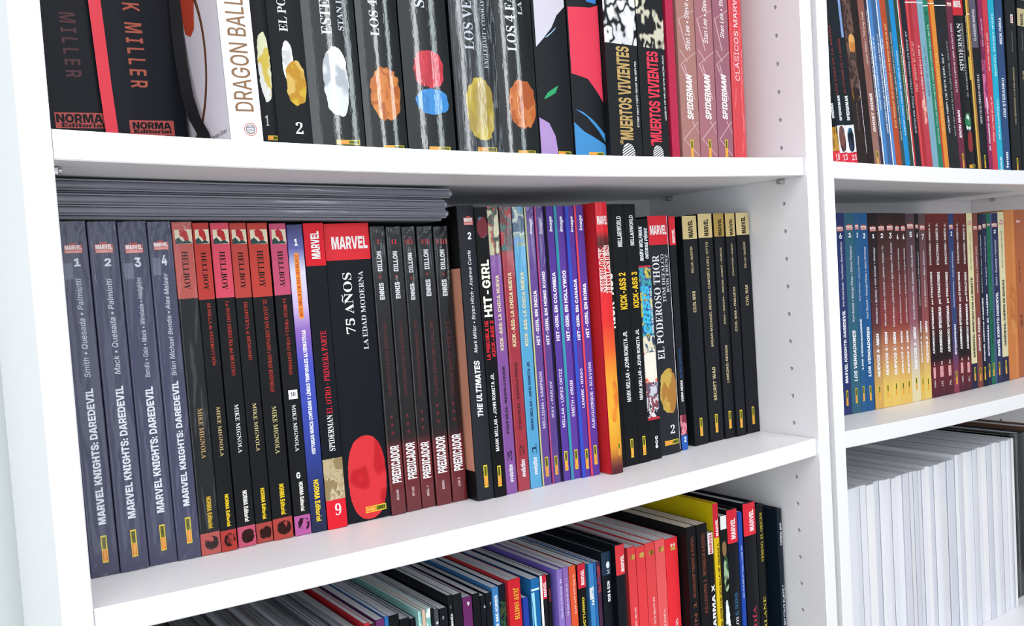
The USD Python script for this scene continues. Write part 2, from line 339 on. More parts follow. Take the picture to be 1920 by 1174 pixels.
            R = lambda a0, a1, c0, c1: grid([(u0 + a0 * (u1 - u0)) * w, (u0 + a1 * (u1 - u0)) * w], [z0 + c0 * q, z0 + c1 * q])
            lp = str(part(t, 'series_logo', put(sp, *R(0, 1, 0, .74), .16), ink('b4504a', fin)).GetPath()); part(lp, 'logo_base', put(sp, *R(.05, .95, .03, .26), .19), ink('dc9a94', fin))
            V = np.array([(.3, .74), (.42, .74), (.5, 1.), (.58, .74), (.66, .74), (.72, .92), (.62, .86), (.5, .9), (.38, .86), (.28, .92)]); tv, tf = _shape_tri(Polygon(V[[0, 9, 8, 7, 6, 5, 4]]).buffer(0))
            part(lp, 'logo_crest', put(sp, np.c_[(u0 + tv[:, 0] * (u1 - u0)) * w, z0 + tv[:, 1] * q], tf, .19), ink('b84a42', fin))
            V, F = text2d('MARVEL', 'X', False); part(lp, 'lettering', put(sp, np.c_[(u0 + (.04 + .92 * V[:, 0]) * (u1 - u0)) * w, z0 + (.32 + V[:, 1] * .38) * q], F, .22), ink('f6f0ee', fin))
        elif k == 'b':
            _, z0, z1, u0, u1, cols, seed, mask, sc = e
            if z1 - z0 < 1: continue
            V, F, C = art(sp, z0, z1, u0, u1, cols, seed, mask, sc, h)
            if len(F): sp.curved, cv = False, sp.curved; part(t, 'printed_patch', put(sp, V, F, .12 + .004 * n), vcol(fin), smooth=35, colors=C); sp.curved = cv
        elif k == 'q':
            _, role, col, pts = e
            P = Polygon([(u * w, z) for u, z in pts]).buffer(0); cs = sp.cuts(0, w)
            P = union_all([P.intersection(sbox(a, -10, b, 1000)).buffer(0) for a, b in zip(cs[:-1], cs[1:])]) if kind != 'h' else P
            if kind == 'h':
                Vs, Fs, kk = [], [], 0
                for a, b in zip(cs[:-1], cs[1:]):
                    v, f = _shape_tri(P.intersection(sbox(a, -10, b, 1000)))
                    if len(v): Vs.append(v); Fs.append(f + kk); kk += len(v)
                v, f = np.vstack(Vs), np.vstack(Fs)
            else: v, f = _shape_tri(P)
            v = np.c_[v[:, 0], np.clip(v[:, 1], 0, h)]
            part(t, role, put(sp, v, f, .1 + .006 * n), ink(col, fin), smooth=35)
        elif k == 'l':
            _, col, z0, z1, y0, y1 = e
            part(t, 'side_picture', bx(-.0002, -.0001, y0 / 1e3, y1 / 1e3, z0 / 1e3, z1 / 1e3), ink(col, fin))
        elif k == 'r':                           # round emblem with a ruled disc
            _, z, u, r_ = e; R = r_ * w
            for a, b, col, ep in ((1., .9, 'c86a5a', .2), (.72, .64, '4a4a52', .2)):
                ring = Polygon([(u * w + a * R * math.cos(i * .2618), z + a * R * math.sin(i * .2618)) for i in range(24)], [[(u * w + b * R * math.cos(i * .2618), z + b * R * math.sin(i * .2618)) for i in range(24)]])
                part(t, 'emblem', put(sp, *_shape_tri(ring), ep), ink(col, fin))
            part(t, 'emblem', put(sp, *_shape_tri(union_all([sbox(u * w - R * c, z + o * R, u * w + R * c, z + (o + .06) * R) for o, c in ((-.42, .45), (-.2, .6), (0, .64), (.2, .6), (.42, .45))])), .2), ink('4a4a52', fin))
        elif k == 's':                           # ball of pale stripes
            _, z, u, r_ = e; R = r_ * w
            disc = Polygon([(u * w + R * math.cos(i * .2618), z + 1.15 * R * math.sin(i * .2618)) for i in range(24)])
            cut = union_all([affinity.rotate(sbox(u * w - 2 * R, z + o * R, u * w + 2 * R, z + (o + .1) * R), 28) for o in (-.9, -.6, -.3, 0, .3, .6, .9)])
            part(t, 'publisher_logo', put(sp, *_shape_tri(disc.difference(cut)), .2), ink('d8d8dc', fin))
        elif k == 'w': film(t, w, h, 3 + e[2], e[1])
    return t
def hash_of(s): return sum((i + 7) * ord(c) for i, c in enumerate(s)) % 99991
def ribbon(par, name, pts, wd, mat, twist=None):
    """A satin strip hanging along a path."""
    P = np.array(pts, float); n = len(P); L, R = [], []
    for i in range(n):
        s = np.array([1., .12 if twist is None else twist, 0]); s /= np.linalg.norm(s); L.append(P[i] - s * wd / 2); R.append(P[i] + s * wd / 2)
    th = np.array([0, .0004, 0]); V = np.vstack([L, R, np.array(L) + th, np.array(R) + th]); F = []
    for i in range(n - 1):
        a, b, c, d_ = i, i + 1, n + i, n + i + 1
        F += [(a, c, d_), (a, d_, b), (2 * n + a, 2 * n + d_, 2 * n + c), (2 * n + a, 2 * n + b, 2 * n + d_), (a, b, 2 * n + b), (a, 2 * n + b, 2 * n + a), (c, 2 * n + d_, d_), (c, 2 * n + c, 2 * n + d_)]
    part(par, name, (V, np.array(F)), mat, smooth=30)

# ---------------------------------------------------------------- the room
RX0, RX1, RY0, RY1, RH = -2.0, 3.7, -2.05, .30, 2.6
struct('floor', bx(RX0 - .1, RX1 + .1, RY0 - .1, RY1 + .1, -.1, 0), floor_wood)
struct('ceiling', bx(RX0 - .1, RX1 + .1, RY0 - .1, RY1 + .1, RH, RH + .1), ceil_paint)
struct('wall_back', bx(RX0, RX1, RY1, RY1 + .1, 0, RH), wall_paint)
struct('wall_right', bx(RX1, RX1 + .1, RY0 - .1, RY1 + .1, 0, RH), wall_paint)
struct('wall_left', cat(bx(RX0 - .1, RX0, RY0 - .1, -1.9, 0, RH), bx(RX0 - .1, RX0, -.06, RY1 + .1, 0, RH), bx(RX0 - .1, RX0, -1.9, -.06, 0, .53), bx(RX0 - .1, RX0, -1.9, -.06, 2.47, RH)), wall_paint)
struct('wall_front', cat(bx(RX0, -1.87, RY0 - .1, RY0, 0, RH), bx(.47, .92, RY0 - .1, RY0, 0, RH), bx(-1.87, .47, RY0 - .1, RY0, 0, .38), bx(-1.87, .47, RY0 - .1, RY0, 2.52, RH), bx(1.2, 1.71, RY0 - .1, RY0, 0, RH), bx(2.13, RX1, RY0 - .1, RY0, 0, RH), bx(.92, 1.2, RY0 - .1, RY0, 0, 1.3), bx(.92, 1.2, RY0 - .1, RY0, 2.52, RH), bx(1.71, 2.13, RY0 - .1, RY0, 0, 1.3), bx(1.71, 2.13, RY0 - .1, RY0, 2.52, RH)), wall_paint)
def frame(x0, x1, z0, z1, y, along='x'):
    f = .04; b = lambda a0, a1, c0, c1: bx(a0, a1, y - .03, y + .03, c0, c1) if along == 'x' else bx(y - .03, y + .03, a0, a1, c0, c1)
    return cat(b(x0, x0 + f, z0, z1), b(x1 - f, x1, z0, z1), b(x0 + f, x1 - f, z0, z0 + f), b(x0 + f, x1 - f, z1 - f, z1))
struct('window_1', frame(.92, 1.2, 1.3, 2.52, RY0 - .06), white_lacquer)
struct('window_2', frame(1.71, 2.13, 1.3, 2.52, RY0 - .06), white_lacquer)
struct('window_4', frame(-1.87, .47, .38, 2.52, RY0 - .06), white_lacquer)
struct('window_3', frame(-1.9, -.06, .53, 2.47, RX0 - .06, 'y'), white_lacquer)
struct('baseboard_back', bx(RX0, RX1, RY1 - .012, RY1, 0, .08), white_lacquer)
lamp = thing('added_fill_lamp', 'added flat white fill lamp under the ceiling, out of view', 'lamp', (-.2, -1.2, 2.46))  # unseen housing made up to carry the added overhead fill
part(lamp, 'housing', bx(-1.62, 1.62, -.68, .68, 0, .14), white_lacquer)

# ---------------------------------------------------------------- the two bookcases
SH = {('L', 1): (.32, .0055), ('L', 2): (0., .0056), ('L', 3): (-.352, .003), ('R', 1): (.3172, .0038), ('R', 2): (0., .0068), ('R', 3): (-.352, .002)}
def shelf_z(c, s, x):
    z, sag = SH[c, s]; t = (x - (0 if c == 'L' else X2)) / W; return z - 4 * sag * t * (1 - t)
TOP = 2.02 - Z0
def shelf_mesh(zf, x0, x1, y0, y1):
    n = 24; e = .0009; sec = [(y0, -e), (y0 + e, 0), (y1, 0), (y1, -TS), (y0 + e, -TS), (y0, -TS + e)]; V, F = [], []
    for i in range(n + 1):
        x = x0 + (x1 - x0) * i / n
        V += [(x, y, zf(x) + dz) for y, dz in sec]
    m = len(sec)
    for i in range(n):
        for j in range(m):
            a, b, c, d_ = i * m + j, i * m + (j + 1) % m, (i + 1) * m + (j + 1) % m, (i + 1) * m + j
            F += [(a, b, c), (a, c, d_)]
    for i in (0, n):
        o = i * m
        for j in range(1, m - 1): F.append((o, o + j + 1, o + j) if i == 0 else (o, o + j, o + j + 1))
    F = np.array(F)[:, ::-1]
    return np.array(V), F
def side_panel(x0, x1, inner):
    m = soft_box(x0, x1, 0, DEP + .012, -Z0, TOP, .0009)
    for y in (HOLE_Y, HOLE_Y + .182):
        for k in range(-26, 27):
            z = -.017 + .032 * k
            if -1.0 < z < .86:
                c = m3.Manifold.cylinder(.016, .0026, .0026, 10, True).rotate((0, 90, 0)).translate((x1 if inner == 'r' else x0, y, z)); m = m - c
    return m
def pin(x, side, y, z):
    """A nickel shelf support: a peg in the hole and a small lip under the shelf."""
    s = 1 if side == 'l' else -1
    c = trimesh.creation.cylinder(.0022, .014, sections=12); c.apply_transform(trimesh.transformations.rotation_matrix(math.pi / 2, (0, 1, 0))); c.apply_translation((x + s * .002, y, z))
    lip = soft_box(min(x, x + s * .007), max(x, x + s * .007), y - .0035, y + .0035, z - .003, z + .0022, .0006).to_mesh()
    return cat(c, trimesh.Trimesh(lip.vert_properties[:, :3], lip.tri_verts))
def bookcase(c, xo, label):
    t = thing('bookcase', label, 'bookcase', (xo, 0, Z0), group='white bookcases')
    part(t, 'side_panel', side_panel(-TP, 0, 'r'), white_lacquer, smooth=30); part(t, 'side_panel', side_panel(W, W + TP, 'l'), white_lacquer, smooth=30)
    part(t, 'back_panel', bx(.0003, W - .0003, DEP, DEP + .003, -Z0 + .08, TOP - TS), white_lacquer)
    part(t, 'top_board', soft_box(.0003, W - .0003, .001, DEP, TOP - TS, TOP), white_lacquer, smooth=30)
    part(t, 'bottom_board', soft_box(.0003, W - .0003, .001, DEP, -Z0 + .08, -Z0 + .08 + TS), white_lacquer, smooth=30)
    part(t, 'plinth', soft_box(.0003, W - .0003, .02, .035, -Z0, -Z0 + .08), white_lacquer, smooth=30)
    flat = lambda z: (lambda x: z - .008 * (x / W) * (1 - x / W))
    for k, zf in enumerate([(lambda x, s=s: shelf_z(c, s, x + xo)) for s in (1, 2, 3)] + [flat(.655), flat(-.70)]):
        part(t, 'shelf', shelf_mesh(zf, .0008, W - .0008, INS, DEP - .0008), white_lacquer, smooth=30)
        if k < 2:
            z = zf(0) - TS
            for x, sd in ((0, 'l'), (W, 'r')):
                for y in (HOLE_Y, HOLE_Y + .182): part(t, 'shelf_pin', pin(x, sd, y, z - .0032), metal, smooth=40)
bookcase('L', 0., 'white bookcase on the left, wide open shelves of hardcovers')
bookcase('R', X2, 'white bookcase on the right, cut by the picture edge')

# ---------------------------------------------------------------- the books
DATA = [
{'r': 'A', 'x': np.float64(16.3), 'y': 115, 'z': np.float64(319.5), 'w': np.float64(42.7), 'h': 275, 's': np.float64(-0.0334), 'k': 'h', 'c': '1b1f29', 'n': 'slipcase_book', 't': 'black boxed book at the far left behind a hanging red ribbon', 'e': [['t', 'title', 'F R A N K   M I L L E R', 59.2, 160.4, 0.5, np.float64(11.11), '54363a', 'B', 'd'], ['p', 'publisher_band', 'b0524e', 20.3, 32.2, 0.1, 0.95], ['h', 'publisher_name', 'NORMA', 24.5, 31, 0.12, 0.9, '1c1a22', 'X'], ['h', 'publisher_name', 'Editorial', 21, 24.1, 0.2, 0.92, '1c1a22', 'X']], 'f': 'm', 'b': 0},
{'r': 'A', 'x': np.float64(59.4), 'y': 115, 'z': np.float64(318.4), 'w': np.float64(58.2), 'h': 275, 's': np.float64(-0.0303), 'k': 'h', 'c': '1b1f29', 'n': 'slipcase_book', 't': 'black boxed book with copper red letters between red ribbon and white volume', 'e': [['t', 'title', 'F R A N K   M I L L E R', 55.4, 161, 0.44, np.float64(12.8), 'a85848', 'B', 'd'], ['p', 'publisher_band', 'b0524e', 17.6, 29.6, 0.25, 0.84], ['h', 'publisher_name', 'NORMA', 22.8, 28.1, 0.29, 0.8, '1c1a22', 'X'], ['h', 'publisher_name', 'Editorial', 19.3, 22.3, 0.3, 0.8, '1c1a22', 'X']], 'f': 'm', 'b': 0},
{'r': 'A', 'x': np.float64(122.1), 'y': 16, 'z': np.float64(317.0), 'w': np.float64(24.4), 'h': 285, 's': np.float64(-0.0274), 'k': 'h', 'c': 'e9e7ee', 'n': 'hardcover_book', 't': 'white hardcover with brown outlined letters pushed out to the shelf edge', 'e': [['t', 'title', 'DRAGON BALL', 22.8, 106.3, 0.5, np.float64(13.69), '8a6a4c', 'Q', 'u'], ['r', 9.5, 0.62, 0.2]], 'f': 'm', 'b': 0.8, 'l': 'e4e1ea', 'db': 1},
{'r': 'A', 'x': np.float64(159.4), 'y': 55, 'z': np.float64(316.4), 'w': np.float64(14.0), 'h': 295, 's': np.float64(-0.0254), 'k': 'h', 'c': '1e2228', 'n': 'hardcover_book', 't': 'black hardcover numbered 1, half hidden behind the white hardcover', 'e': [['h', 'volume_number', '1', 21.1, 28.9, 0.3, 0.5, 'c8cace', 'S'], ['b', 39.8, 95.4, 0.2, 0.95, ['dcdcb8', 'd0b850', 'e0e0dc'], 201, 1, 1.5], ['nh', 9.6, 13.3, 0.35, 0.95]], 'f': 'm', 'b': 1.5},
{'r': 'A', 'x': np.float64(173.7), 'y': 55, 'z': np.float64(316.1), 'w': np.float64(29.2), 'h': 295, 's': np.float64(-0.0241), 'k': 'h', 'c': '1e2228', 'n': 'hardcover_book', 't': 'black hardcover numbered 2 with white serif letters, right of volume 1', 'e': [['t', 'title', 'EL PODEROSO', 97.5, 163.6, 0.42, np.float64(7.0), 'd8dade', 'S', 'u'], ['b', 57.5, 90.8, 0.3, 0.62, ['e2e2e0', 'c8c8c8', 'ececec'], 202, 1, 1.5], ['b', 38.2, 74.9, 0.35, 0.95, ['c8a83a', 'b8882c', 'd0b060'], 203, 1, 1.6], ['h', 'volume_number', '2', 15.6, 24.4, 0.5, 0.72, 'dcdee2', 'S']], 'f': 'm', 'b': 1.5},
{'r': 'A', 'x': np.float64(203.2), 'y': 55, 'z': np.float64(315.7), 'w': np.float64(47.3), 'h': 295, 's': np.float64(-0.0217), 'k': 'h', 'c': '171a20', 'n': 'hardcover_book', 't': 'glossy black hardcover with plain pale grey patch, right of volume 2', 'e': [['t', 'title', 'ESTELA PLATEADA', 99, 205.9, 0.42, np.float64(8.99), 'd0d4da', 'S', 'u'], ['t', 'author_name', 'STAN LEE', 103.3, 140.7, 0.7, np.float64(5.21), 'c4c8ce', 'S', 'u'], ['b', 30.6, 89.6, 0.28, 0.76, ['d8dce0', 'aab0b8', 'eef0f2'], 204, 1, 2.2], ['nh', 8.6, 12.5, 0.42, 0.88]], 'f': 'j', 'b': 2.4},
{'r': 'A', 'x': np.float64(251.4), 'y': 55, 'z': np.float64(315.1), 'w': np.float64(39.6), 'h': 295, 's': np.float64(-0.019), 'k': 'h', 'c': '171a20', 'n': 'hardcover_book', 't': 'glossy black hardcover with plain orange and blue patch and broken white title', 'e': [['t', 'title', 'LOS 4 FANTÁSTICOS', 103, 213.2, 0.4, np.float64(7.93), 'd0d4da', 'S', 'u'], ['b', 31, 77.5, 0.18, 0.92, ['b8682e', 'c87a3a', 'a85a28', 'c8803e'], 205, 1, 1.6], ['p', 'artwork', '3f86c4', 51.7, 58.9, 0.42, 0.6], ['nh', 7, 10.1, 0.38, 0.9]], 'f': 'j', 'b': 2.4},
{'r': 'A', 'x': np.float64(292.2), 'y': 55, 'z': np.float64(314.8), 'w': np.float64(48.5), 'h': 295, 's': np.float64(-0.0162), 'k': 'h', 'c': '171a20', 'n': 'hardcover_book', 't': 'glossy black hardcover with plain red and blue patch on its spine', 'e': [['b', 62.2, 96.1, 0.2, 0.85, ['c03040', 'b02a3a', 'c8384a'], 206, 1, 2], ['b', 38.9, 62.2, 0.2, 0.9, ['2f78bc', '3a86c8'], 207, 1, 2], ['t', 'title', 'SPIDERMAN', 132.8, 214.5, 0.42, np.float64(9.7), 'd0d4da', 'S', 'u'], ['nh', 7.4, 10.6, 0.4, 0.86]], 'f': 'j', 'b': 2.4},
{'r': 'A', 'x': np.float64(343.5), 'y': 55, 'z': np.float64(314.6), 'w': np.float64(48.2), 'h': 295, 's': np.float64(-0.013), 'k': 'h', 'c': '20242c', 'n': 'hardcover_book', 't': 'shrink-wrapped black hardcover with plain yellow patch', 'e': [['t', 'title', 'LOS VENGADORES', 100.5, 216.3, 0.38, np.float64(9.65), 'ccd0d8', 'S', 'u'], ['t', 'author_name', 'ENGLEHART • CONWAY • SHOOTER', 84.9, 179, 0.74, np.float64(4.34), 'c4c8ce', 'S', 'u'], ['b', 16.3, 76, 0.22, 0.85, ['c8b02c', 'b8a028', 'a89030'], 208, 1, 1.6], ['nh', 8.1, 11.9, 0.4, 0.85], ['w', 1.2, 70]], 'f': 'j', 'b': 2.4},
{'r': 'A', 'x': np.float64(393.2), 'y': 55, 'z': np.float64(314.6), 'w': np.float64(42.3), 'h': 295, 's': np.float64(-0.0101), 'k': 'h', 'c': '171a20', 'n': 'hardcover_book', 't': 'glossy black hardcover with smaller orange patch, left of the lavender-topped book', 'e': [['t', 'title', 'LOS 4 FANTÁSTICOS', 103.4, 225.4, 0.38, np.float64(10.15), 'd6dade', 'S', 'u'], ['t', 'subtitle', 'LA LLEGADA', 138.4, 201.1, 0.66, np.float64(5.08), 'c4c8ce', 'S', 'u'], ['b', 30.9, 77.3, 0.2, 0.95, ['b8622e', 'c4733a', 'a85428'], 209, 1, 1.6], ['p', 'artwork', '3f86c4', 51.9, 59.1, 0.42, 0.62], ['nh', 7.8, 10.4, 0.36, 0.86]], 'f': 'j', 'b': 2.4},
{'r': 'A', 'x': np.float64(435.8), 'y': 55, 'z': np.float64(314.8), 'w': np.float64(41.3), 'h': 295, 's': np.float64(-0.0076), 'k': 'h', 'c': '1f2229', 'n': 'hardcover_book', 't': 'black hardcover with lavender grey upper part and a small green shape', 'e': [['q', 'artwork', 'c8c4d2', [[0.06, 275.1], [0.97, 275.1], [0.97, 152.6], [0.7, 142.9], [0.52, 130.2], [0.3, 120.5], [0.06, 110.5]]], ['q', 'artwork', '2f9a64', [[0.18, 61.2], [0.3, 67.5], [0.62, 75.1], [0.52, 67.2], [0.24, 61.2]]], ['q', 'artwork', '9ac0e0', [[0.3, 119.7], [0.5, 125.7], [0.66, 131.4], [0.62, 128.7], [0.4, 121.2]]], ['q', 'artwork', 'a88ac0', [[0.02, 43.1], [0.28, 37.8], [0.44, 25], [0.5, 5.3], [0.02, 5.3]]], ['nh', 6.8, 10.6, 0.5, 0.9]], 'f': 'm', 'b': 1.8},
{'r': 'A', 'x': np.float64(478.5), 'y': 55, 'z': np.float64(315.2), 'w': np.float64(41.2), 'h': 295, 's': np.float64(-0.0049), 'k': 'h', 'c': '1f2229', 'n': 'hardcover_book', 't': 'black hardcover with big crimson panel and blue shapes low on spine', 'e': [['q', 'artwork', 'd63a52', [[0.03, 283.2], [0.98, 283.2], [0.98, 61.1], [0.82, 69.6], [0.5, 83.5], [0.03, 88.1]]], ['q', 'artwork', '1f2229', [[0.03, 283.2], [0.98, 283.2], [0.98, 158.8], [0.7, 154.9], [0.3, 153.9], [0.03, 153.4]]], ['q', 'artwork', '3a78c0', [[0.5, 167.9], [0.95, 167.9], [0.9, 159.5], [0.6, 160.3]]], ['q', 'artwork', '3f86c0', [[0.06, 53.3], [0.4, 45.6], [0.75, 32.4], [0.98, 20.7], [0.98, 29.3], [0.6, 42.5], [0.3, 50.2]]], ['q', 'artwork', '3f86c0', [[0.02, 40.2], [0.3, 30.8], [0.98, 18.4], [0.98, 5.9], [0.02, 5.9]]], ['nh', 7.2, 10.6, 0.4, 0.9]], 'f': 'm', 'b': 1.8},
{'r': 'A', 'x': np.float64(519.9), 'y': 50, 'z': np.float64(315.7), 'w': np.float64(43.5), 'h': 285, 's': np.float64(-0.0023), 'k': 'p', 'c': '26272c', 'n': 'paperback_book', 't': 'black paperback with tan block letters below a white ink picture', 'e': [['b', 120.4, 273.8, 0, 1, ['e8e8ea', 'e0e0e2', '24252a', 'd0d0d4', 'f0f0f0'], 215, 0, 4], ['t', 'title', 'MUERTOS VIVIENTES', 23.2, 118.1, 0.52, np.float64(17.41), 'b89a62', 'C', 'u'], ['t', 'title', 'LOS', 18.5, 22.4, 0.34, np.float64(4.35), 'b89a62', 'X', 'u'], ['d', 'author_name', 36.7, 104.7, 0.9, np.float64(2.61), 'd8d8dc'], ['s', 9.7, 0.55, 0.2]], 'f': 'm'},
{'r': 'A', 'x': np.float64(564.4), 'y': 50, 'z': np.float64(316.3), 'w': np.float64(38.1), 'h': 285, 's': np.float64(0.0003), 'k': 'p', 'c': '26272c', 'n': 'paperback_book', 't': 'black paperback with red block letters below a cream ink picture', 'e': [['b', 119.7, 281.1, 0, 1, ['dcd8c4', 'e0dcc8', '24252a', 'c8c4b0', '26272c'], 216, 0, 4], ['t', 'title', 'MUERTOS VIVIENTES', 21.7, 116.2, 0.5, np.float64(16.0), 'd83a50', 'C', 'u'], ['t', 'title', 'LOS', 17.3, 21.7, 0.34, np.float64(3.81), 'd83a50', 'X', 'u'], ['d', 'author_name', 45.3, 113.3, 0.9, np.float64(2.29), 'd8d8dc'], ['s', 9.4, 0.55, 0.2]], 'f': 'm'},
{'r': 'A', 'x': np.float64(606.4), 'y': 50, 'z': np.float64(316.6), 'w': np.float64(11.1), 'h': 285, 's': np.float64(0.002), 'k': 'p', 'c': 'b02848', 'n': 'paperback_book', 't': 'thin crimson paperback leaning against the dusty rose volumes', 'e': [], 'f': 'm'},
{'r': 'A', 'x': np.float64(621.8), 'y': 50, 'z': np.float64(317.2), 'w': np.float64(27.0), 'h': 285, 's': np.float64(0.0035), 'k': 'p', 'c': 'a2746e', 'n': 'paperback_book', 't': 'dusty brown-rose paperback with white slanted title, left of three', 'e': [['q', 'web_line', 'c4a0a4', [[0.945, 165.1], [1.015, 165.1], [0.135, 153.5], [0.065, 153.5]]], ['q', 'web_line', 'c4a0a4', [[0.065, 153.5], [0.135, 153.5], [0.535, 120.3], [0.46499999999999997, 120.3]]], ['q', 'web_line', 'c4a0a4', [[0.945, 120.3], [1.015, 120.3], [0.155, 105.4], [0.08499999999999999, 105.4]]], ['q', 'web_line', 'c4a0a4', [[0.065, 120.3], [0.135, 120.3], [0.535, 108.7], [0.46499999999999997, 108.7]]], ['q', 'web_line', 'c4a0a4', [[0.08499999999999999, 105.4], [0.155, 105.4], [0.635, 82], [0.565, 82]]], ['q', 'web_line', 'c4a0a4', [[0.265, 105.4], [0.33499999999999996, 105.4], [0.8350000000000001, 68.7], [0.765, 68.7]]], ['q', 'web_line', 'c4a0a4', [[0.9149999999999999, 45.2], [0.985, 45.2], [0.135, 25.1], [0.065, 25.1]]], ['q', 'web_line', 'c4a0a4', [[0.565, 45.2], [0.635, 45.2], [1.015, 31.8], [0.945, 31.8]]], ['q', 'web_line', 'c4a0a4', [[0.065, 25.1], [0.135, 25.1], [0.935, 8.3], [0.865, 8.3]]], ['t', 'author_name', 'Stan Lee • Steve Ditko', 121.2, 189.9, 0.55, np.float64(7.01), 'ece4e6', 'I', 'u'], ['t', 'title', 'SPIDERMAN', 46.9, 95.4, 0.52, np.float64(9.17), 'f2ecee', 'J', 'u'], ['n', 6.3, 25.1, 0.52]], 'g': 'dusty rose paperbacks', 'f': 'm'},
{'r': 'A', 'x': np.float64(649.8), 'y': 50, 'z': np.float64(317.8), 'w': np.float64(26.8), 'h': 285, 's': np.float64(0.0052), 'k': 'p', 'c': '9f6a72', 'n': 'paperback_book', 't': 'dusty rose paperback with white slanted title, middle of three', 'e': [['q', 'web_line', 'c4a0a4', [[0.945, 167.8], [1.015, 167.8], [0.135, 156], [0.065, 156]]], ['q', 'web_line', 'c4a0a4', [[0.065, 156], [0.135, 156], [0.535, 122.3], [0.46499999999999997, 122.3]]], ['q', 'web_line', 'c4a0a4', [[0.945, 122.3], [1.015, 122.3], [0.155, 107], [0.08499999999999999, 107]]], ['q', 'web_line', 'c4a0a4', [[0.065, 122.3], [0.135, 122.3], [0.535, 110.4], [0.46499999999999997, 110.4]]], ['q', 'web_line', 'c4a0a4', [[0.08499999999999999, 107], [0.155, 107], [0.635, 83.3], [0.565, 83.3]]], ['q', 'web_line', 'c4a0a4', [[0.265, 107], [0.33499999999999996, 107], [0.8350000000000001, 69.8], [0.765, 69.8]]], ['q', 'web_line', 'c4a0a4', [[0.9149999999999999, 45.9], [0.985, 45.9], [0.135, 25.5], [0.065, 25.5]]], ['q', 'web_line', 'c4a0a4', [[0.565, 45.9], [0.635, 45.9], [1.015, 32.3], [0.945, 32.3]]], ['q', 'web_line', 'c4a0a4', [[0.065, 25.5], [0.135, 25.5], [0.935, 8.4], [0.865, 8.4]]], ['t', 'author_name', 'Stan Lee • Steve Ditko', 130.7, 199.7, 0.55, np.float64(6.96), 'ece4e6', 'I', 'u'], ['t', 'title', 'SPIDERMAN', 47.6, 96.9, 0.52, np.float64(9.1), 'f2ecee', 'J', 'u'], ['n', 6.4, 25.5, 0.52]], 'g': 'dusty rose paperbacks', 'f': 'm'},
{'r': 'A', 'x': np.float64(677.7), 'y': 50, 'z': np.float64(318.3), 'w': np.float64(24.1), 'h': 285, 's': np.float64(0.0068), 'k': 'p', 'c': '94606f', 'n': 'paperback_book', 't': 'dusty mauve paperback with white slanted title, right of three', 'e': [['q', 'web_line', 'c4a0a4', [[0.945, 170.3], [1.015, 170.3], [0.135, 158.3], [0.065, 158.3]]], ['q', 'web_line', 'c4a0a4', [[0.065, 158.3], [0.135, 158.3], [0.535, 124.1], [0.46499999999999997, 124.1]]], ['q', 'web_line', 'c4a0a4', [[0.945, 124.1], [1.015, 124.1], [0.155, 108.6], [0.08499999999999999, 108.6]]], ['q', 'web_line', 'c4a0a4', [[0.065, 124.1], [0.135, 124.1], [0.535, 112.1], [0.46499999999999997, 112.1]]], ['q', 'web_line', 'c4a0a4', [[0.08499999999999999, 108.6], [0.155, 108.6], [0.635, 84.6], [0.565, 84.6]]], ['q', 'web_line', 'c4a0a4', [[0.265, 108.6], [0.33499999999999996, 108.6], [0.8350000000000001, 70.8], [0.765, 70.8]]], ['q', 'web_line', 'c4a0a4', [[0.9149999999999999, 46.6], [0.985, 46.6], [0.135, 25.9], [0.065, 25.9]]], ['q', 'web_line', 'c4a0a4', [[0.565, 46.6], [0.635, 46.6], [1.015, 32.8], [0.945, 32.8]]], ['q', 'web_line', 'c4a0a4', [[0.065, 25.9], [0.135, 25.9], [0.935, 8.5], [0.865, 8.5]]], ['t', 'author_name', 'Stan Lee • Steve Ditko', 138.6, 208.6, 0.55, np.float64(6.26), 'ece4e6', 'I', 'u'], ['t', 'title', 'SPIDERMAN', 48.3, 98.3, 0.52, np.float64(8.19), 'f2ecee', 'J', 'u'], ['n', 6.4, 25.9, 0.52]], 'g': 'dusty rose paperbacks', 'f': 'm'},
{'r': 'A', 'x': np.float64(703.4), 'y': 50, 'z': np.float64(318.9), 'w': np.float64(20.2), 'h': 285, 's': np.float64(0.0083), 'k': 'p', 'c': 'd8434a', 'n': 'paperback_book', 't': 'bright red wrapped paperback at the right end of the top row', 'e': [['t', 'title', 'CLASICOS MARVEL', 92.3, 195.8, 0.5, np.float64(6.86), 'f6e8ea', 'R', 'u'], ['w', 2.2, 77]], 'f': 'g'},
{'r': 'B', 'x': np.float64(11.8), 'y': np.float64(79.8), 'z': np.float64(-0.3), 'w': np.float64(20.0), 'h': np.float64(265.7), 's': np.float64(-0.0117), 'k': 'p', 'c': '44455f', 'n': 'paperback_book', 't': 'slate blue paperback numbered 1 in shrink wrap, first upright book at left panel', 'e': [['p', 'sticker', '6b6c82', 223.5, 235.5, 0.1, 0.42], ['m', 242.4, 250.7, 0.2, 0.82], ['h', 'volume_number', '1', 232.6, 238.6, 0.48, 0.7, 'd8dae2', 'X'], ['t', 'author_name', 'Smith • Quesada • Palmiotti', 150, 223.9, 0.56, np.float64(4.0), 'c9ccd6', 'I', 'u'], ['t', 'title', 'MARVEL KNIGHTS: DAREDEVIL', 38.8, 141.6, 0.56, np.float64(5.4), 'e4e6ec', 'X', 'u'], ['n', 9.6, 30.3, 0.55], ['w', 1, 0]], 'g': 'slate shrink-wrapped numbered volumes', 'f': 'g'},
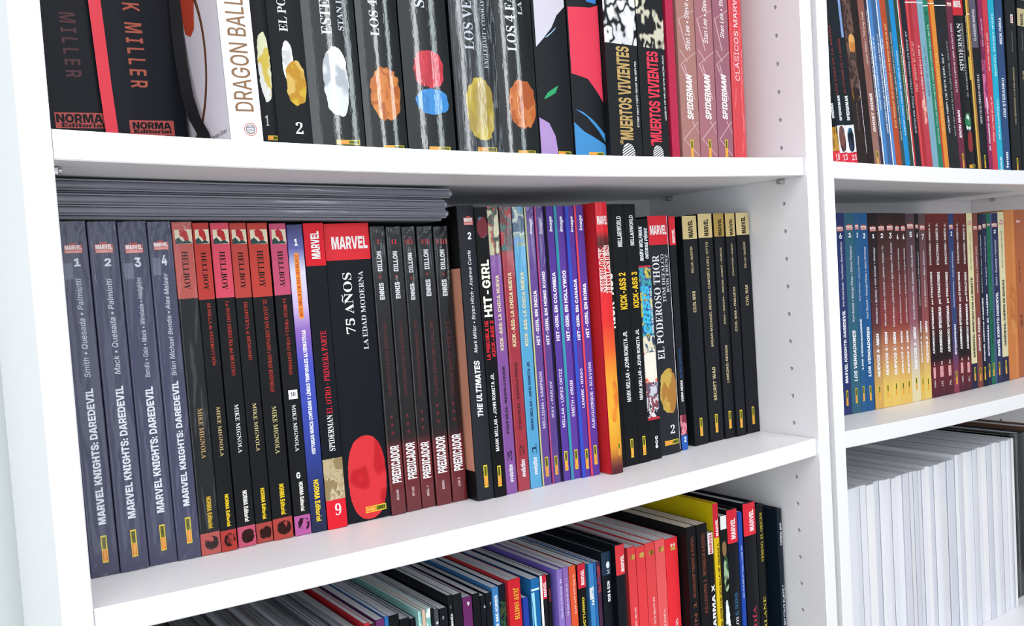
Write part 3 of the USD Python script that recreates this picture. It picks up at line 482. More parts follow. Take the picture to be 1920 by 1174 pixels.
{'r': 'B', 'x': np.float64(32.4), 'y': np.float64(79.4), 'z': np.float64(-0.9), 'w': np.float64(20.5), 'h': np.float64(265.9), 's': np.float64(-0.0116), 'k': 'p', 'c': '44455f', 'n': 'paperback_book', 't': 'slate blue paperback numbered 2 in shrink wrap, under the flat album stack', 'e': [['m', 242.5, 251.6, 0.2, 0.82], ['h', 'volume_number', '2', 232.5, 238.4, 0.48, 0.7, 'd8dae2', 'X'], ['t', 'author_name', 'Mack • Quesada • Palmiotti', 150.7, 223.4, 0.56, np.float64(4.1), 'c9ccd6', 'I', 'u'], ['t', 'title', 'MARVEL KNIGHTS: DAREDEVIL', 39.9, 141.7, 0.56, np.float64(5.53), 'e4e6ec', 'X', 'u'], ['n', 10.2, 31.1, 0.55], ['w', 1, 1]], 'g': 'slate shrink-wrapped numbered volumes', 'f': 'g'},
{'r': 'B', 'x': np.float64(53.9), 'y': np.float64(82.3), 'z': np.float64(-1.5), 'w': np.float64(21.0), 'h': np.float64(266.4), 's': np.float64(-0.0114), 'k': 'p', 'c': '44455f', 'n': 'paperback_book', 't': 'slate blue paperback numbered 3 in shrink wrap, between volumes 2 and 4', 'e': [['p', 'sticker', '6b6c82', 222.9, 235, 0.1, 0.42], ['m', 242.4, 251.5, 0.2, 0.82], ['h', 'volume_number', '3', 231.7, 238.9, 0.48, 0.7, 'd8dae2', 'X'], ['t', 'author_name', 'Bendis • Gale • Mack • Winslade • Hodgkins', 146.5, 223.6, 0.56, np.float64(3.57), 'c9ccd6', 'I', 'u'], ['t', 'title', 'MARVEL KNIGHTS: DAREDEVIL', 40.1, 139.1, 0.56, np.float64(5.67), 'e4e6ec', 'X', 'u'], ['n', 10.1, 30.6, 0.55], ['w', 1, 2]], 'g': 'slate shrink-wrapped numbered volumes', 'f': 'g'},
{'r': 'B', 'x': np.float64(75.2), 'y': np.float64(81.6), 'z': np.float64(-2.0), 'w': np.float64(17.9), 'h': np.float64(266.5), 's': np.float64(-0.0112), 'k': 'p', 'c': '44455f', 'n': 'paperback_book', 't': 'slate blue paperback numbered 4 in shrink wrap, against the first red-topped book', 'e': [['p', 'sticker', '6b6c82', 225.2, 238.7, 0.1, 0.42], ['m', 244.7, 252.8, 0.2, 0.82], ['h', 'volume_number', '4', 232.7, 240.8, 0.48, 0.7, 'd8dae2', 'X'], ['t', 'author_name', 'Brian Michael Bendis • Alex Maleev', 146.2, 226.6, 0.56, np.float64(3.59), 'c9ccd6', 'I', 'u'], ['t', 'title', 'MARVEL KNIGHTS: DAREDEVIL', 42.2, 141.8, 0.56, np.float64(4.84), 'e4e6ec', 'X', 'u'], ['n', 12.2, 33.1, 0.55], ['w', 1, 3]], 'g': 'slate shrink-wrapped numbered volumes', 'f': 'g'},
{'r': 'B', 'x': np.float64(93.5), 'y': np.float64(81.9), 'z': np.float64(-2.4), 'w': np.float64(15.6), 'h': np.float64(266.5), 's': np.float64(-0.0111), 'k': 'p', 'c': '1d1f23', 'n': 'paperback_book', 't': 'black paperback with washed red top, shrink-wrapped, next to slate volume 4', 'e': [['p', 'spine_band', 'b8564f', 206.1, np.float64(266.5), 0, 1], ['p', 'picture_panel', 'd6ccb4', 249.2, 260.6, 0.12, 0.96], ['q', 'picture_shape', '2e4444', [[0.12, 252.8], [0.3, 254.5], [0.5, 251], [0.7, 252.8], [0.96, 249.6], [0.12, 249.2]]], ['q', 'picture_shape', 'b02c30', [[0.34, 260.2], [0.55, 261.1], [0.72, 258.8], [0.8, 252.8], [0.6, 251.6], [0.5, 254.5], [0.36, 255.6]]], ['t', 'title', 'HELLBOY', 213.3, 243.5, 0.52, np.float64(4.69), '25160f', 'S', 'd'], ['t', 'author_name', 'MIKE MIGNOLA', 77.8, 118.2, 0.55, np.float64(3.44), 'c9a36a', 'S', 'd'], ['t', 'publisher_name', 'NORMA Editorial', 20.9, 46.8, 0.58, np.float64(3.75), 'd9b530', 'X', 'd'], ['p', 'spine_band', 'b8564f', 0, 17.6, 0, 1], ['b', 3.8, 15, 0.2, 0.9, ['b8564f', '3a1512'], 60, 1, 0.6], ['w', 1, 7]], 'g': 'black paperbacks with red top and bottom bands', 'f': 'm'},
{'r': 'B', 'x': np.float64(109.4), 'y': np.float64(81.4), 'z': np.float64(-2.7), 'w': np.float64(12.8), 'h': np.float64(265.9), 's': np.float64(-0.011), 'k': 'p', 'c': '1d1f23', 'n': 'paperback_book', 't': 'black paperback with brick red top, second of the red-topped set, right of the wrapped one', 'e': [['p', 'spine_band', 'b23a34', 204.8, np.float64(265.9), 0, 1], ['p', 'picture_panel', 'd6ccb4', 249.1, 260.6, 0.12, 0.96], ['q', 'picture_shape', '2e4444', [[0.12, 252.7], [0.3, 254.4], [0.5, 250.9], [0.7, 252.7], [0.96, 249.5], [0.12, 249.1]]], ['q', 'picture_shape', 'b02c30', [[0.34, 260.2], [0.55, 261.1], [0.72, 258.8], [0.8, 252.7], [0.6, 251.5], [0.5, 254.4], [0.36, 255.6]]], ['t', 'title', 'HELLBOY', 212.1, 242.6, 0.52, np.float64(3.84), '25160f', 'S', 'd'], ['t', 'subtitle', 'SEMILLA de DESTRUCCIÓN', 151.4, 201.9, 0.56, np.float64(2.56), 'b0392f', 'S', 'd'], ['t', 'author_name', 'MIKE MIGNOLA', 77.6, 117.9, 0.55, np.float64(2.82), 'bfa878', 'S', 'd'], ['t', 'publisher_name', 'NORMA Editorial', 19.9, 46.4, 0.58, np.float64(3.07), 'e6c229', 'X', 'd'], ['p', 'spine_band', 'a83a35', 0, 17.1, 0, 1], ['b', 3.2, 14.5, 0.2, 0.9, ['a83a35', '3a1512'], 61, 1, 0.6]], 'g': 'black paperbacks with red top and bottom bands', 'f': 'm'},
{'r': 'B', 'x': np.float64(123.7), 'y': np.float64(83.8), 'z': np.float64(-3.0), 'w': np.float64(15.1), 'h': np.float64(266.2), 's': np.float64(-0.0109), 'k': 'p', 'c': '1d1f23', 'n': 'paperback_book', 't': 'black paperback with rose red top and white author name, third of the set', 'e': [['p', 'spine_band', 'cf4a5f', 205.6, np.float64(266.2), 0, 1], ['p', 'picture_panel', 'd6ccb4', 249.1, 260.8, 0.12, 0.96], ['q', 'picture_shape', '2e4444', [[0.12, 252.7], [0.3, 254.5], [0.5, 251], [0.7, 252.7], [0.96, 249.5], [0.12, 249.1]]], ['q', 'picture_shape', 'b02c30', [[0.34, 260.4], [0.55, 261.2], [0.72, 258.9], [0.8, 252.7], [0.6, 251.6], [0.5, 254.5], [0.36, 255.7]]], ['t', 'title', 'HELLBOY', 212, 243.2, 0.52, np.float64(4.53), '25160f', 'S', 'd'], ['t', 'subtitle', 'La MANO DERECHA del DESTINO', 141.8, 202.7, 0.56, np.float64(3.02), 'b0392f', 'S', 'd'], ['t', 'author_name', 'MIKE MIGNOLA', 77.9, 118.2, 0.55, np.float64(3.32), 'dcdcdc', 'S', 'd'], ['t', 'publisher_name', 'NORMA Editorial', 20.5, 46.5, 0.58, np.float64(3.63), 'e8e8e0', 'X', 'd'], ['p', 'spine_band', 'b8506a', 0, 17.1, 0, 1], ['b', 2.9, 14.4, 0.2, 0.9, ['b8506a', '3a1512'], 62, 1, 0.6]], 'g': 'black paperbacks with red top and bottom bands', 'f': 'm'},
{'r': 'B', 'x': np.float64(139.8), 'y': np.float64(85.8), 'z': np.float64(-3.3), 'w': np.float64(14.0), 'h': np.float64(266.4), 's': np.float64(-0.0108), 'k': 'p', 'c': '1d1f23', 'n': 'paperback_book', 't': 'black paperback with dull red top, fourth of the red-topped set', 'e': [['p', 'spine_band', 'b4423c', 205, np.float64(266.4), 0, 1], ['p', 'picture_panel', 'd6ccb4', 249, 260.9, 0.12, 0.96], ['q', 'picture_shape', '2e4444', [[0.12, 252.8], [0.3, 254.6], [0.5, 251], [0.7, 252.8], [0.96, 249.5], [0.12, 249]]], ['q', 'picture_shape', 'b02c30', [[0.34, 260.5], [0.55, 261.4], [0.72, 259], [0.8, 252.8], [0.6, 251.6], [0.5, 254.6], [0.36, 255.7]]], ['t', 'title', 'HELLBOY', 212.2, 242.6, 0.52, np.float64(4.19), '25160f', 'S', 'd'], ['t', 'subtitle', 'DESPIERTA al DEMONIO', 153, 201.5, 0.56, np.float64(2.79), 'b0392f', 'S', 'd'], ['t', 'author_name', 'MIKE MIGNOLA', 76.8, 117.2, 0.55, np.float64(3.07), 'bfb27e', 'S', 'd'], ['t', 'publisher_name', 'NORMA Editorial', 19.5, 45.7, 0.58, np.float64(3.35), 'e6c229', 'X', 'd'], ['p', 'spine_band', 'a3443e', 0, 16.6, 0, 1], ['b', 2.3, 13.9, 0.2, 0.9, ['a3443e', '3a1512'], 63, 1, 0.6]], 'g': 'black paperbacks with red top and bottom bands', 'f': 'm'},
{'r': 'B', 'x': np.float64(154.1), 'y': np.float64(84.7), 'z': np.float64(-3.6), 'w': np.float64(17.0), 'h': np.float64(266.3), 's': np.float64(-0.0107), 'k': 'p', 'c': '1d1f23', 'n': 'paperback_book', 't': 'black paperback with orange-red top, fifth of the red-topped set', 'e': [['p', 'spine_band', 'b93f37', 205, np.float64(266.3), 0, 1], ['p', 'picture_panel', 'd6ccb4', 248.8, 260.8, 0.12, 0.96], ['q', 'picture_shape', '2e4444', [[0.12, 252.5], [0.3, 254.3], [0.5, 250.7], [0.7, 252.5], [0.96, 249.2], [0.12, 248.8]]], ['q', 'picture_shape', 'b02c30', [[0.34, 260.3], [0.55, 261.2], [0.72, 258.8], [0.8, 252.5], [0.6, 251.3], [0.5, 254.3], [0.36, 255.5]]], ['t', 'title', 'HELLBOY', 213, 243.5, 0.52, np.float64(5.1), '25160f', 'S', 'd'], ['t', 'subtitle', 'EL ATAÚD ENCADENADO y OTRAS HISTORIAS', 125, 202.7, 0.56, np.float64(3.4), 'b0392f', 'S', 'd'], ['t', 'author_name', 'MIKE MIGNOLA', 72.7, 112.9, 0.55, np.float64(3.74), 'bfb27e', 'S', 'd'], ['t', 'publisher_name', 'NORMA Editorial', 20.6, 46.9, 0.58, np.float64(4.08), 'e6c229', 'X', 'd'], ['p', 'spine_band', 'a9423c', 0, 18.1, 0, 1], ['b', 3.6, 15.4, 0.2, 0.9, ['a9423c', '3a1512'], 64, 1, 0.6]], 'g': 'black paperbacks with red top and bottom bands', 'f': 'm'},
{'r': 'B', 'x': np.float64(172.8), 'y': np.float64(85.1), 'z': np.float64(-3.9), 'w': np.float64(14.4), 'h': np.float64(265.9), 's': np.float64(-0.0106), 'k': 'p', 'c': '1d1f23', 'n': 'paperback_book', 't': 'black paperback with pink top band and small white 10 label on spine', 'e': [['p', 'spine_band', 'c04f70', 205.7, np.float64(265.9), 0, 1], ['p', 'picture_panel', 'd6ccb4', 248.6, 260.8, 0.12, 0.96], ['q', 'picture_shape', '2e4444', [[0.12, 252.4], [0.3, 254.2], [0.5, 250.6], [0.7, 252.4], [0.96, 249], [0.12, 248.6]]], ['q', 'picture_shape', 'b02c30', [[0.34, 260.3], [0.55, 261.2], [0.72, 258.8], [0.8, 252.4], [0.6, 251.2], [0.5, 254.2], [0.36, 255.4]]], ['t', 'title', 'HELLBOY', 212.6, 242.8, 0.52, np.float64(4.33), '25160f', 'S', 'd'], ['t', 'subtitle', 'La BRUJA TROLL y OTRAS HISTORIAS', 138.1, 202.7, 0.56, np.float64(2.89), 'b0392f', 'S', 'd'], ['t', 'author_name', 'MIKE MIGNOLA', 72.1, 112.2, 0.55, np.float64(3.17), 'dcdcdc', 'S', 'd'], ['p', 'sticker', 'e9e9ea', 117, 124.9, 0.3, 0.85], ['h', 'volume_number', '10', 119.4, 122.8, 0.42, 0.72, '40434a', 'S'], ['h', 'publisher_mark', 'G', 48.9, 54.2, 0.35, 0.6, 'e8e8e8', 'X'], ['t', 'publisher_name', 'NORMA Editorial', 20.4, 45.8, 0.58, np.float64(3.46), 'e8e8e0', 'X', 'd'], ['p', 'spine_band', 'b05a98', 0, 17, 0, 1], ['b', 3.6, 15, 0.2, 0.9, ['b05a98', '3a1530'], 66, 1, 0.6]], 'g': 'black paperbacks with red top and bottom bands', 'f': 'm'},
{'r': 'B', 'x': np.float64(187.6), 'y': np.float64(84.5), 'z': np.float64(-4.1), 'w': np.float64(13.9), 'h': np.float64(264.9), 's': np.float64(-0.0105), 'k': 'p', 'c': '3b478f', 'n': 'paperback_book', 't': 'thin blue-violet paperback with white glow and orange vertical title, numbered 1', 'e': [['g', [[0, '1d2440'], [0.12, '222c58'], [0.3, '34449a'], [0.55, '4450b8'], [0.66, '8a62b8'], [0.74, 'c9b4dc'], [0.85, 'dcd8ee'], [0.92, '5d5fa8'], [1, '23285a']]], ['h', 'volume_number', '1', 246.8, 252.8, 0.4, 0.62, 'f2f2f6', 'X'], ['p', 'title_block', 'e8902c', 184.9, 240.7, 0.33, 0.62], ['d', 'title', 186.2, 239.4, 0.48, np.float64(2.78), 'c23a20'], ['t', 'subtitle', 'HISTORIAS NUNCA CONTADAS Y LÍNEAS TEMPORALES ALTERNATIVAS', 67.8, 175, 0.52, np.float64(3.34), 'f0f2fa', 'X', 'u'], ['t', 'publisher_name', 'NORMA Editorial', 9, 45.5, 0.5, np.float64(4.72), 'e8c52a', 'X', 'd']], 'f': 'g'},
{'r': 'B', 'x': np.float64(202.0), 'y': np.float64(83.9), 'z': np.float64(-4.4), 'w': np.float64(18.4), 'h': np.float64(266.0), 's': np.float64(-0.0104), 'k': 'p', 'c': '1a1f28', 'n': 'paperback_book', 't': 'black paperback with red top, tan parchment picture and white 9 on red foot', 'e': [['p', 'spine_band', 'd8202f', 229.4, np.float64(266.0), 0, 1], ['t', 'publisher_name', 'MARVEL', 235.3, 259, 0.52, np.float64(7.74), 'f2f2f2', 'X', 'u'], ['t', 'subtitle', 'EL OTRO · PRIMERA PARTE', 100.7, 173.2, 0.55, np.float64(5.16), 'c8283a', 'S', 'u'], ['t', 'title', 'SPIDERMAN', 68.1, 99.7, 0.53, np.float64(5.16), 'eeeeee', 'S', 'u'], ['b', 25.3, 61.7, 0, 1, ['b8a684', 'a8946c', 'c4b596', '8f7c58'], 70, 0, 1.5], ['p', 'spine_band', 'd8202f', 0, 25.3, 0, 1], ['h', 'volume_number', '9', 11.4, 21, 0.42, 0.72, 'f4e8e8', 'S']], 'f': 'm'},
{'r': 'B', 'x': np.float64(222.4), 'y': np.float64(88.0), 'z': np.float64(-4.6), 'w': np.float64(42.5), 'h': np.float64(265.8), 's': np.float64(-0.0102), 'k': 'h', 'c': '1a1f28', 'n': 'hardcover_book', 't': 'thickest black hardcover with red top, white 75 AÑOS and plain red oval at foot', 'e': [['p', 'spine_band', 'e02f3a', 233.5, np.float64(265.8), 0, 1], ['h', 'publisher_name', 'MARVEL', 243.2, 254.2, 0.14, 0.95, 'f6ecec', 'X'], ['t', 'title', '75 AÑOS', 168.1, 222.3, 0.42, np.float64(8.08), 'e8eaee', 'S', 'u'], ['t', 'subtitle', 'LA EDAD MODERNA', 153.1, 223.2, 0.73, np.float64(4.68), 'd4d6dc', 'S', 'u'], ['b', 0, 77.3, 0.08, 0.97, ['c8262c', 'b81f28', 'd2343a'], 77, 2, 3], ['nh', 6.5, 12.1, 0.42, 0.9]], 'f': 'm', 'b': 0.6},
{'r': 'B', 'x': np.float64(265.2), 'y': np.float64(87.1), 'z': np.float64(-5.1), 'w': np.float64(14.7), 'h': np.float64(262.8), 's': np.float64(-0.0101), 'k': 'p', 'c': '23252a', 'n': 'paperback_book', 't': 'black and maroon shrink-wrapped volume I, right of the thickest black book', 'e': [['g', [[0, '6b2327'], [0.15, '702528'], [0.235, '6b2327'], [0.26, '2a2225'], [1, '24262b']]], ['h', 'volume_number', 'I', 247.1, 251.4, 0.4, 0.6, 'c23038', 'S'], ['t', 'author_name', 'DILLON', 222.7, 240.7, 0.5, np.float64(4.69), 'e6e8ea', 'X', 'u'], ['t', 'author_name', 'ENNIS', 197, 212.2, 0.5, np.float64(4.69), 'e6e8ea', 'X', 'u'], ['h', 'star', '★', 215.3, 219.8, 0.36, 0.6, '9a2a30', 'Y'], ['d', 'subtitle', 109.7, 177.3, 0.52, np.float64(2.93), '5f2528'], ['h', 'star', '★', 87.7, 92.3, 0.36, 0.62, '7a2529', 'Y'], ['h', 'star', '★', 80.4, 84.9, 0.36, 0.62, '7a2529', 'Y'], ['h', 'star', '★', 73, 77.5, 0.36, 0.62, '7a2529', 'Y'], ['t', 'title', 'PREDICADOR', 29.3, 63.6, 0.52, np.float64(9.09), 'f2f2f2', 'X', 'u'], ['d', 'publisher_name', 13.5, 22.8, 0.5, np.float64(2.35), 'e8d0d0'], ['w', 1.3, 20]], 'g': 'wrapped black and maroon volumes with roman numerals', 'f': 'g'},
{'r': 'B', 'x': np.float64(281.8), 'y': np.float64(88.7), 'z': np.float64(-5.2), 'w': np.float64(15.2), 'h': np.float64(262.3), 's': np.float64(-0.01), 'k': 'p', 'c': '23252a', 'n': 'paperback_book', 't': 'black and maroon shrink-wrapped volume II, beside volume I', 'e': [['g', [[0, '6b2327'], [0.15, '702528'], [0.235, '6b2327'], [0.26, '2a2225'], [1, '24262b']]], ['h', 'volume_number', 'II', 246.9, 251.2, 0.3, 0.7, 'c23038', 'S'], ['t', 'author_name', 'DILLON', 222.1, 240.4, 0.5, np.float64(4.85), 'e6e8ea', 'X', 'u'], ['t', 'author_name', 'ENNIS', 197.2, 212.4, 0.5, np.float64(4.85), 'e6e8ea', 'X', 'u'], ['h', 'star', '★', 215.1, 219.6, 0.36, 0.6, '9a2a30', 'Y'], ['d', 'subtitle', 107.7, 176.1, 0.52, np.float64(3.03), '5f2528'], ['h', 'star', '★', 86.8, 91.4, 0.36, 0.62, '7a2529', 'Y'], ['h', 'star', '★', 79.3, 83.9, 0.36, 0.62, '7a2529', 'Y'], ['h', 'star', '★', 71.8, 76.5, 0.36, 0.62, '7a2529', 'Y'], ['t', 'title', 'PREDICADOR', 29.8, 63.8, 0.52, np.float64(9.4), 'f2f2f2', 'X', 'u'], ['d', 'publisher_name', 13.8, 22.5, 0.5, np.float64(2.43), 'e8d0d0'], ['w', 1.3, 21]], 'g': 'wrapped black and maroon volumes with roman numerals', 'f': 'g'},
{'r': 'B', 'x': np.float64(298.3), 'y': np.float64(89.8), 'z': np.float64(-5.3), 'w': np.float64(14.0), 'h': np.float64(262.2), 's': np.float64(-0.01), 'k': 'p', 'c': '23252a', 'n': 'paperback_book', 't': 'black and maroon shrink-wrapped volume III, middle of the five', 'e': [['g', [[0, '6b2327'], [0.15, '702528'], [0.235, '6b2327'], [0.26, '2a2225'], [1, '24262b']]], ['h', 'volume_number', 'III', 246.6, 251, 0.19999999999999996, 0.8, 'c23038', 'S'], ['t', 'author_name', 'DILLON', 220.4, 238.5, 0.5, np.float64(4.49), 'e6e8ea', 'X', 'u'], ['t', 'author_name', 'ENNIS', 195.2, 210.1, 0.5, np.float64(4.49), 'e6e8ea', 'X', 'u'], ['h', 'star', '★', 213.1, 217.7, 0.36, 0.6, '9a2a30', 'Y'], ['d', 'subtitle', 105.7, 175, 0.52, np.float64(2.8), '5f2528'], ['h', 'star', '★', 88.3, 92.9, 0.36, 0.62, '7a2529', 'Y'], ['h', 'star', '★', 80.7, 85.3, 0.36, 0.62, '7a2529', 'Y'], ['h', 'star', '★', 73.1, 77.8, 0.36, 0.62, '7a2529', 'Y'], ['t', 'title', 'PREDICADOR', 27.6, 62, 0.52, np.float64(8.69), 'f2f2f2', 'X', 'u'], ['d', 'publisher_name', 10.7, 21, 0.5, np.float64(2.24), 'e8d0d0'], ['w', 1.3, 22]], 'g': 'wrapped black and maroon volumes with roman numerals', 'f': 'g'},
{'r': 'B', 'x': np.float64(313.1), 'y': np.float64(88.1), 'z': np.float64(-5.4), 'w': np.float64(16.2), 'h': np.float64(262.3), 's': np.float64(-0.0099), 'k': 'p', 'c': '23252a', 'n': 'paperback_book', 't': 'black and maroon shrink-wrapped volume VII, fourth of the five', 'e': [['g', [[0, '6b2327'], [0.15, '702528'], [0.235, '6b2327'], [0.26, '2a2225'], [1, '24262b']]], ['h', 'volume_number', 'VII', 246.1, 250.5, 0.19999999999999996, 0.8, 'c23038', 'S'], ['t', 'author_name', 'DILLON', 222.8, 241.1, 0.5, np.float64(5.17), 'e6e8ea', 'X', 'u'], ['t', 'author_name', 'ENNIS', 197.7, 213.3, 0.5, np.float64(5.17), 'e6e8ea', 'X', 'u'], ['h', 'star', '★', 215.9, 220.5, 0.36, 0.6, '9a2a30', 'Y'], ['d', 'subtitle', 103.9, 173.8, 0.52, np.float64(3.23), '5f2528'], ['h', 'star', '★', 92.2, 96.9, 0.36, 0.62, '7a2529', 'Y'], ['h', 'star', '★', 84.6, 89.3, 0.36, 0.62, '7a2529', 'Y'], ['h', 'star', '★', 76.9, 81.6, 0.36, 0.62, '7a2529', 'Y'], ['t', 'title', 'PREDICADOR', 30.3, 65, 0.52, np.float64(10.02), 'f2f2f2', 'X', 'u'], ['d', 'publisher_name', 14.8, 23.7, 0.5, np.float64(2.59), 'e8d0d0'], ['w', 1.3, 23]], 'g': 'wrapped black and maroon volumes with roman numerals', 'f': 'g'},
{'r': 'B', 'x': np.float64(330.8), 'y': np.float64(88.5), 'z': np.float64(-5.5), 'w': np.float64(16.2), 'h': np.float64(262.1), 's': np.float64(-0.0099), 'k': 'p', 'c': '23252a', 'n': 'paperback_book', 't': 'black and maroon shrink-wrapped volume VIII, beside the grey hardcover', 'e': [['g', [[0, '6b2327'], [0.15, '702528'], [0.235, '6b2327'], [0.26, '2a2225'], [1, '24262b']]], ['h', 'volume_number', 'VIII', 245.7, 250.2, 0.09999999999999998, 0.9, 'c23038', 'S'], ['t', 'author_name', 'DILLON', 222.1, 240.6, 0.5, np.float64(5.17), 'e6e8ea', 'X', 'u'], ['t', 'author_name', 'ENNIS', 196.9, 212.5, 0.5, np.float64(5.17), 'e6e8ea', 'X', 'u'], ['h', 'star', '★', 215.1, 219.8, 0.36, 0.6, '9a2a30', 'Y'], ['d', 'subtitle', 101.8, 172.5, 0.52, np.float64(3.23), '5f2528'], ['h', 'star', '★', 92.1, 96.9, 0.36, 0.62, '7a2529', 'Y'], ['h', 'star', '★', 84.4, 89.2, 0.36, 0.62, '7a2529', 'Y'], ['h', 'star', '★', 76.7, 81.4, 0.36, 0.62, '7a2529', 'Y'], ['t', 'title', 'PREDICADOR', 29.5, 64.6, 0.52, np.float64(10.01), 'f2f2f2', 'X', 'u'], ['d', 'publisher_name', 14.5, 22.8, 0.5, np.float64(2.58), 'e8d0d0'], ['w', 1.3, 24]], 'g': 'wrapped black and maroon volumes with roman numerals', 'f': 'g'},
{'r': 'B', 'x': np.float64(349.6), 'y': np.float64(72.8), 'z': np.float64(-5.6), 'w': np.float64(18.2), 'h': np.float64(280.6), 's': np.float64(-0.0098), 'k': 'h', 'c': '34363f', 'n': 'hardcover_book', 't': 'dark grey hardcover numbered 2, standing proud of the wrapped roman-numeral set', 'e': [['m', 262, 271.6, 0.32, 0.9], ['h', 'volume_number', '2', 248.6, 255.3, 0.5, 0.72, 'f0f0f2', 'X'], ['t', 'author_name', 'Mark Millar • Bryan Hitch • Andrew Currie', 141.5, 238.4, 0.5, np.float64(3.63), 'dfe0e4', 'I', 'u'], ['t', 'title', 'THE ULTIMATES', 80.3, 133.9, 0.5, np.float64(6.18), 'f0f0f2', 'J', 'u'], ['n', 11.9, 33.4, 0.55], ['l', 'c98a72', 28.4, 221.9, 3, 60]], 'f': 'm', 'b': 1, 'l': '1a1a1d'},
{'r': 'B', 'x': np.float64(368.1), 'y': np.float64(72.5), 'z': np.float64(-5.6), 'w': np.float64(13.5), 'h': np.float64(278.8), 's': np.float64(-0.0098), 'k': 'p', 'c': '17181c', 'n': 'paperback_book', 't': 'black paperback with large cream title and two red lines, beside the grey hardcover', 'e': [['b', 248.9, 270.2, 0.1, 1, ['2f4560', '17181c', '58708c', '7a2f38'], 81, 1, 1.2], ['t', 'title', 'HIT-GIRL', 174.1, 228.8, 0.55, np.float64(9.15), 'ece8d8', 'X', 'u'], ['t', 'subtitle', 'LA PRECUELA DE', 133.2, 170.5, 0.32, np.float64(4.04), 'cf2a35', 'X', 'u'], ['t', 'subtitle', 'KICK-ASS 2', 135.8, 170.5, 0.76, np.float64(4.04), 'cf2a35', 'X', 'u'], ['t', 'author_name', 'MARK MILLAR • JOHN ROMITA JR.', 44.5, 119.7, 0.5, np.float64(3.77), 'eeeeee', 'B', 'u'], ['n', 10.1, 30.3, 0.5]], 'f': 'm'},
{'r': 'B', 'x': np.float64(383.2), 'y': np.float64(74.3), 'z': np.float64(-5.6), 'w': np.float64(12.6), 'h': np.float64(279.4), 's': np.float64(-0.0097), 'k': 'p', 'c': '8a55a0', 'n': 'paperback_book', 't': 'purple paperback with cream picture top and large dark 3', 'e': [['b', 232.9, np.float64(279.4), 0, 1, ['ddd8b8', '30402c', 'b0403a', 'c8c49c'], 90, 0, 2.4], ['t', 'title', 'KICK-ASS: LA CHICA NUEVA', 140.6, 213.6, 0.5, np.float64(3.79), 'e8dcae', 'X', 'u'], ['t', 'author_name', 'STEVE NILES • MARCELO FRUSIN', 58.8, 125, 0.5, np.float64(2.78), '30203c', 'X', 'u'], ['t', 'volume_number', '3', 32.3, 42.4, 0.52, np.float64(5.06), '30203c', 'R', 'u'], ['t', 'publisher_name', 'evolution', 11.5, 28.7, 0.5, np.float64(5.06), 'f0f0f4', 'J', 'u'], ['w', 0.7, 30]], 'g': 'wrapped paperbacks with picture tops', 'f': 'g'},
{'r': 'B', 'x': np.float64(398.1), 'y': np.float64(75.7), 'z': np.float64(-5.6), 'w': np.float64(14.1), 'h': np.float64(279.1), 's': np.float64(-0.0097), 'k': 'p', 'c': 'a83442', 'n': 'paperback_book', 't': 'crimson paperback with dark red author names and 2', 'e': [['b', 236.1, np.float64(279.1), 0, 1, ['b02c34', '2f6a66', '7a2028', '3a3a3c'], 91, 0, 2.4], ['t', 'title', 'KICK-ASS: LA CHICA NUEVA', 142.9, 215.5, 0.5, np.float64(4.23), 'e8dcae', 'X', 'u'], ['t', 'author_name', 'STEVE NILES • MARCELO FRUSIN', 60.7, 127.1, 0.5, np.float64(3.1), '551822', 'X', 'u'], ['t', 'volume_number', '2', 35.3, 45.5, 0.52, np.float64(5.64), '551822', 'R', 'u'], ['t', 'publisher_name', 'evolution', 13.5, 31, 0.5, np.float64(5.64), 'f0f0f4', 'J', 'u'], ['w', 0.7, 31]], 'g': 'wrapped paperbacks with picture tops', 'f': 'g'},
{'r': 'B', 'x': np.float64(413.0), 'y': np.float64(75.7), 'z': np.float64(-5.5), 'w': np.float64(13.8), 'h': np.float64(279.0), 's': np.float64(-0.0097), 'k': 'p', 'c': '5aa9d2', 'n': 'paperback_book', 't': 'sky blue paperback with dark blue author names and 1', 'e': [['b', 240.5, np.float64(279.0), 0, 1, ['6f9fd0', '8aa890', 'c9d0cc', '45607c'], 92, 0, 2.4], ['t', 'title', 'KICK-ASS: LA CHICA NUEVA', 141.9, 215, 0.5, np.float64(4.13), 'e8dcae', 'X', 'u'], ['t', 'author_name', 'MARK MILLAR • JOHN ROMITA JR.', 58.2, 126.7, 0.5, np.float64(3.03), '1c3a66', 'X', 'u'], ['t', 'volume_number', '1', 34.3, 44.6, 0.52, np.float64(5.51), '1c3a66', 'R', 'u'], ['t', 'publisher_name', 'evolution', 13.1, 30.7, 0.5, np.float64(5.51), 'f0f0f4', 'J', 'u'], ['w', 0.7, 32]], 'g': 'wrapped paperbacks with picture tops', 'f': 'g'},
{'r': 'B', 'x': np.float64(428.2), 'y': np.float64(76.1), 'z': np.float64(-5.5), 'w': np.float64(10.9), 'h': np.float64(278.9), 's': np.float64(-0.0097), 'k': 'p', 'c': '6a4a96', 'n': 'paperback_book', 't': 'lilac purple paperback with pale yellow edge, wrapped', 'e': [['p', 'edge_stripe', 'c9c98a', 0, np.float64(278.9), 0, 0.14], ['t', 'publisher_name', 'image', 251.9, 267, 0.5700000000000001, np.float64(3.71), 'eeeef6', 'J', 'u'], ['t', 'title', 'HIT-GIRL EN INDIA', 141.6, 196.1, 0.5700000000000001, np.float64(3.93), 'f4f2fa', 'X', 'u'], ['t', 'author_name', 'MILLIGAN • SAMPSON', 57.5, 114.7, 0.5700000000000001, np.float64(3.27), 'e4def2', 'B', 'u'], ['n', 8.8, 28.6, 0.5700000000000001], ['w', 0.8, 50]], 'g': 'violet paperbacks with coloured edges', 'f': 'm'},
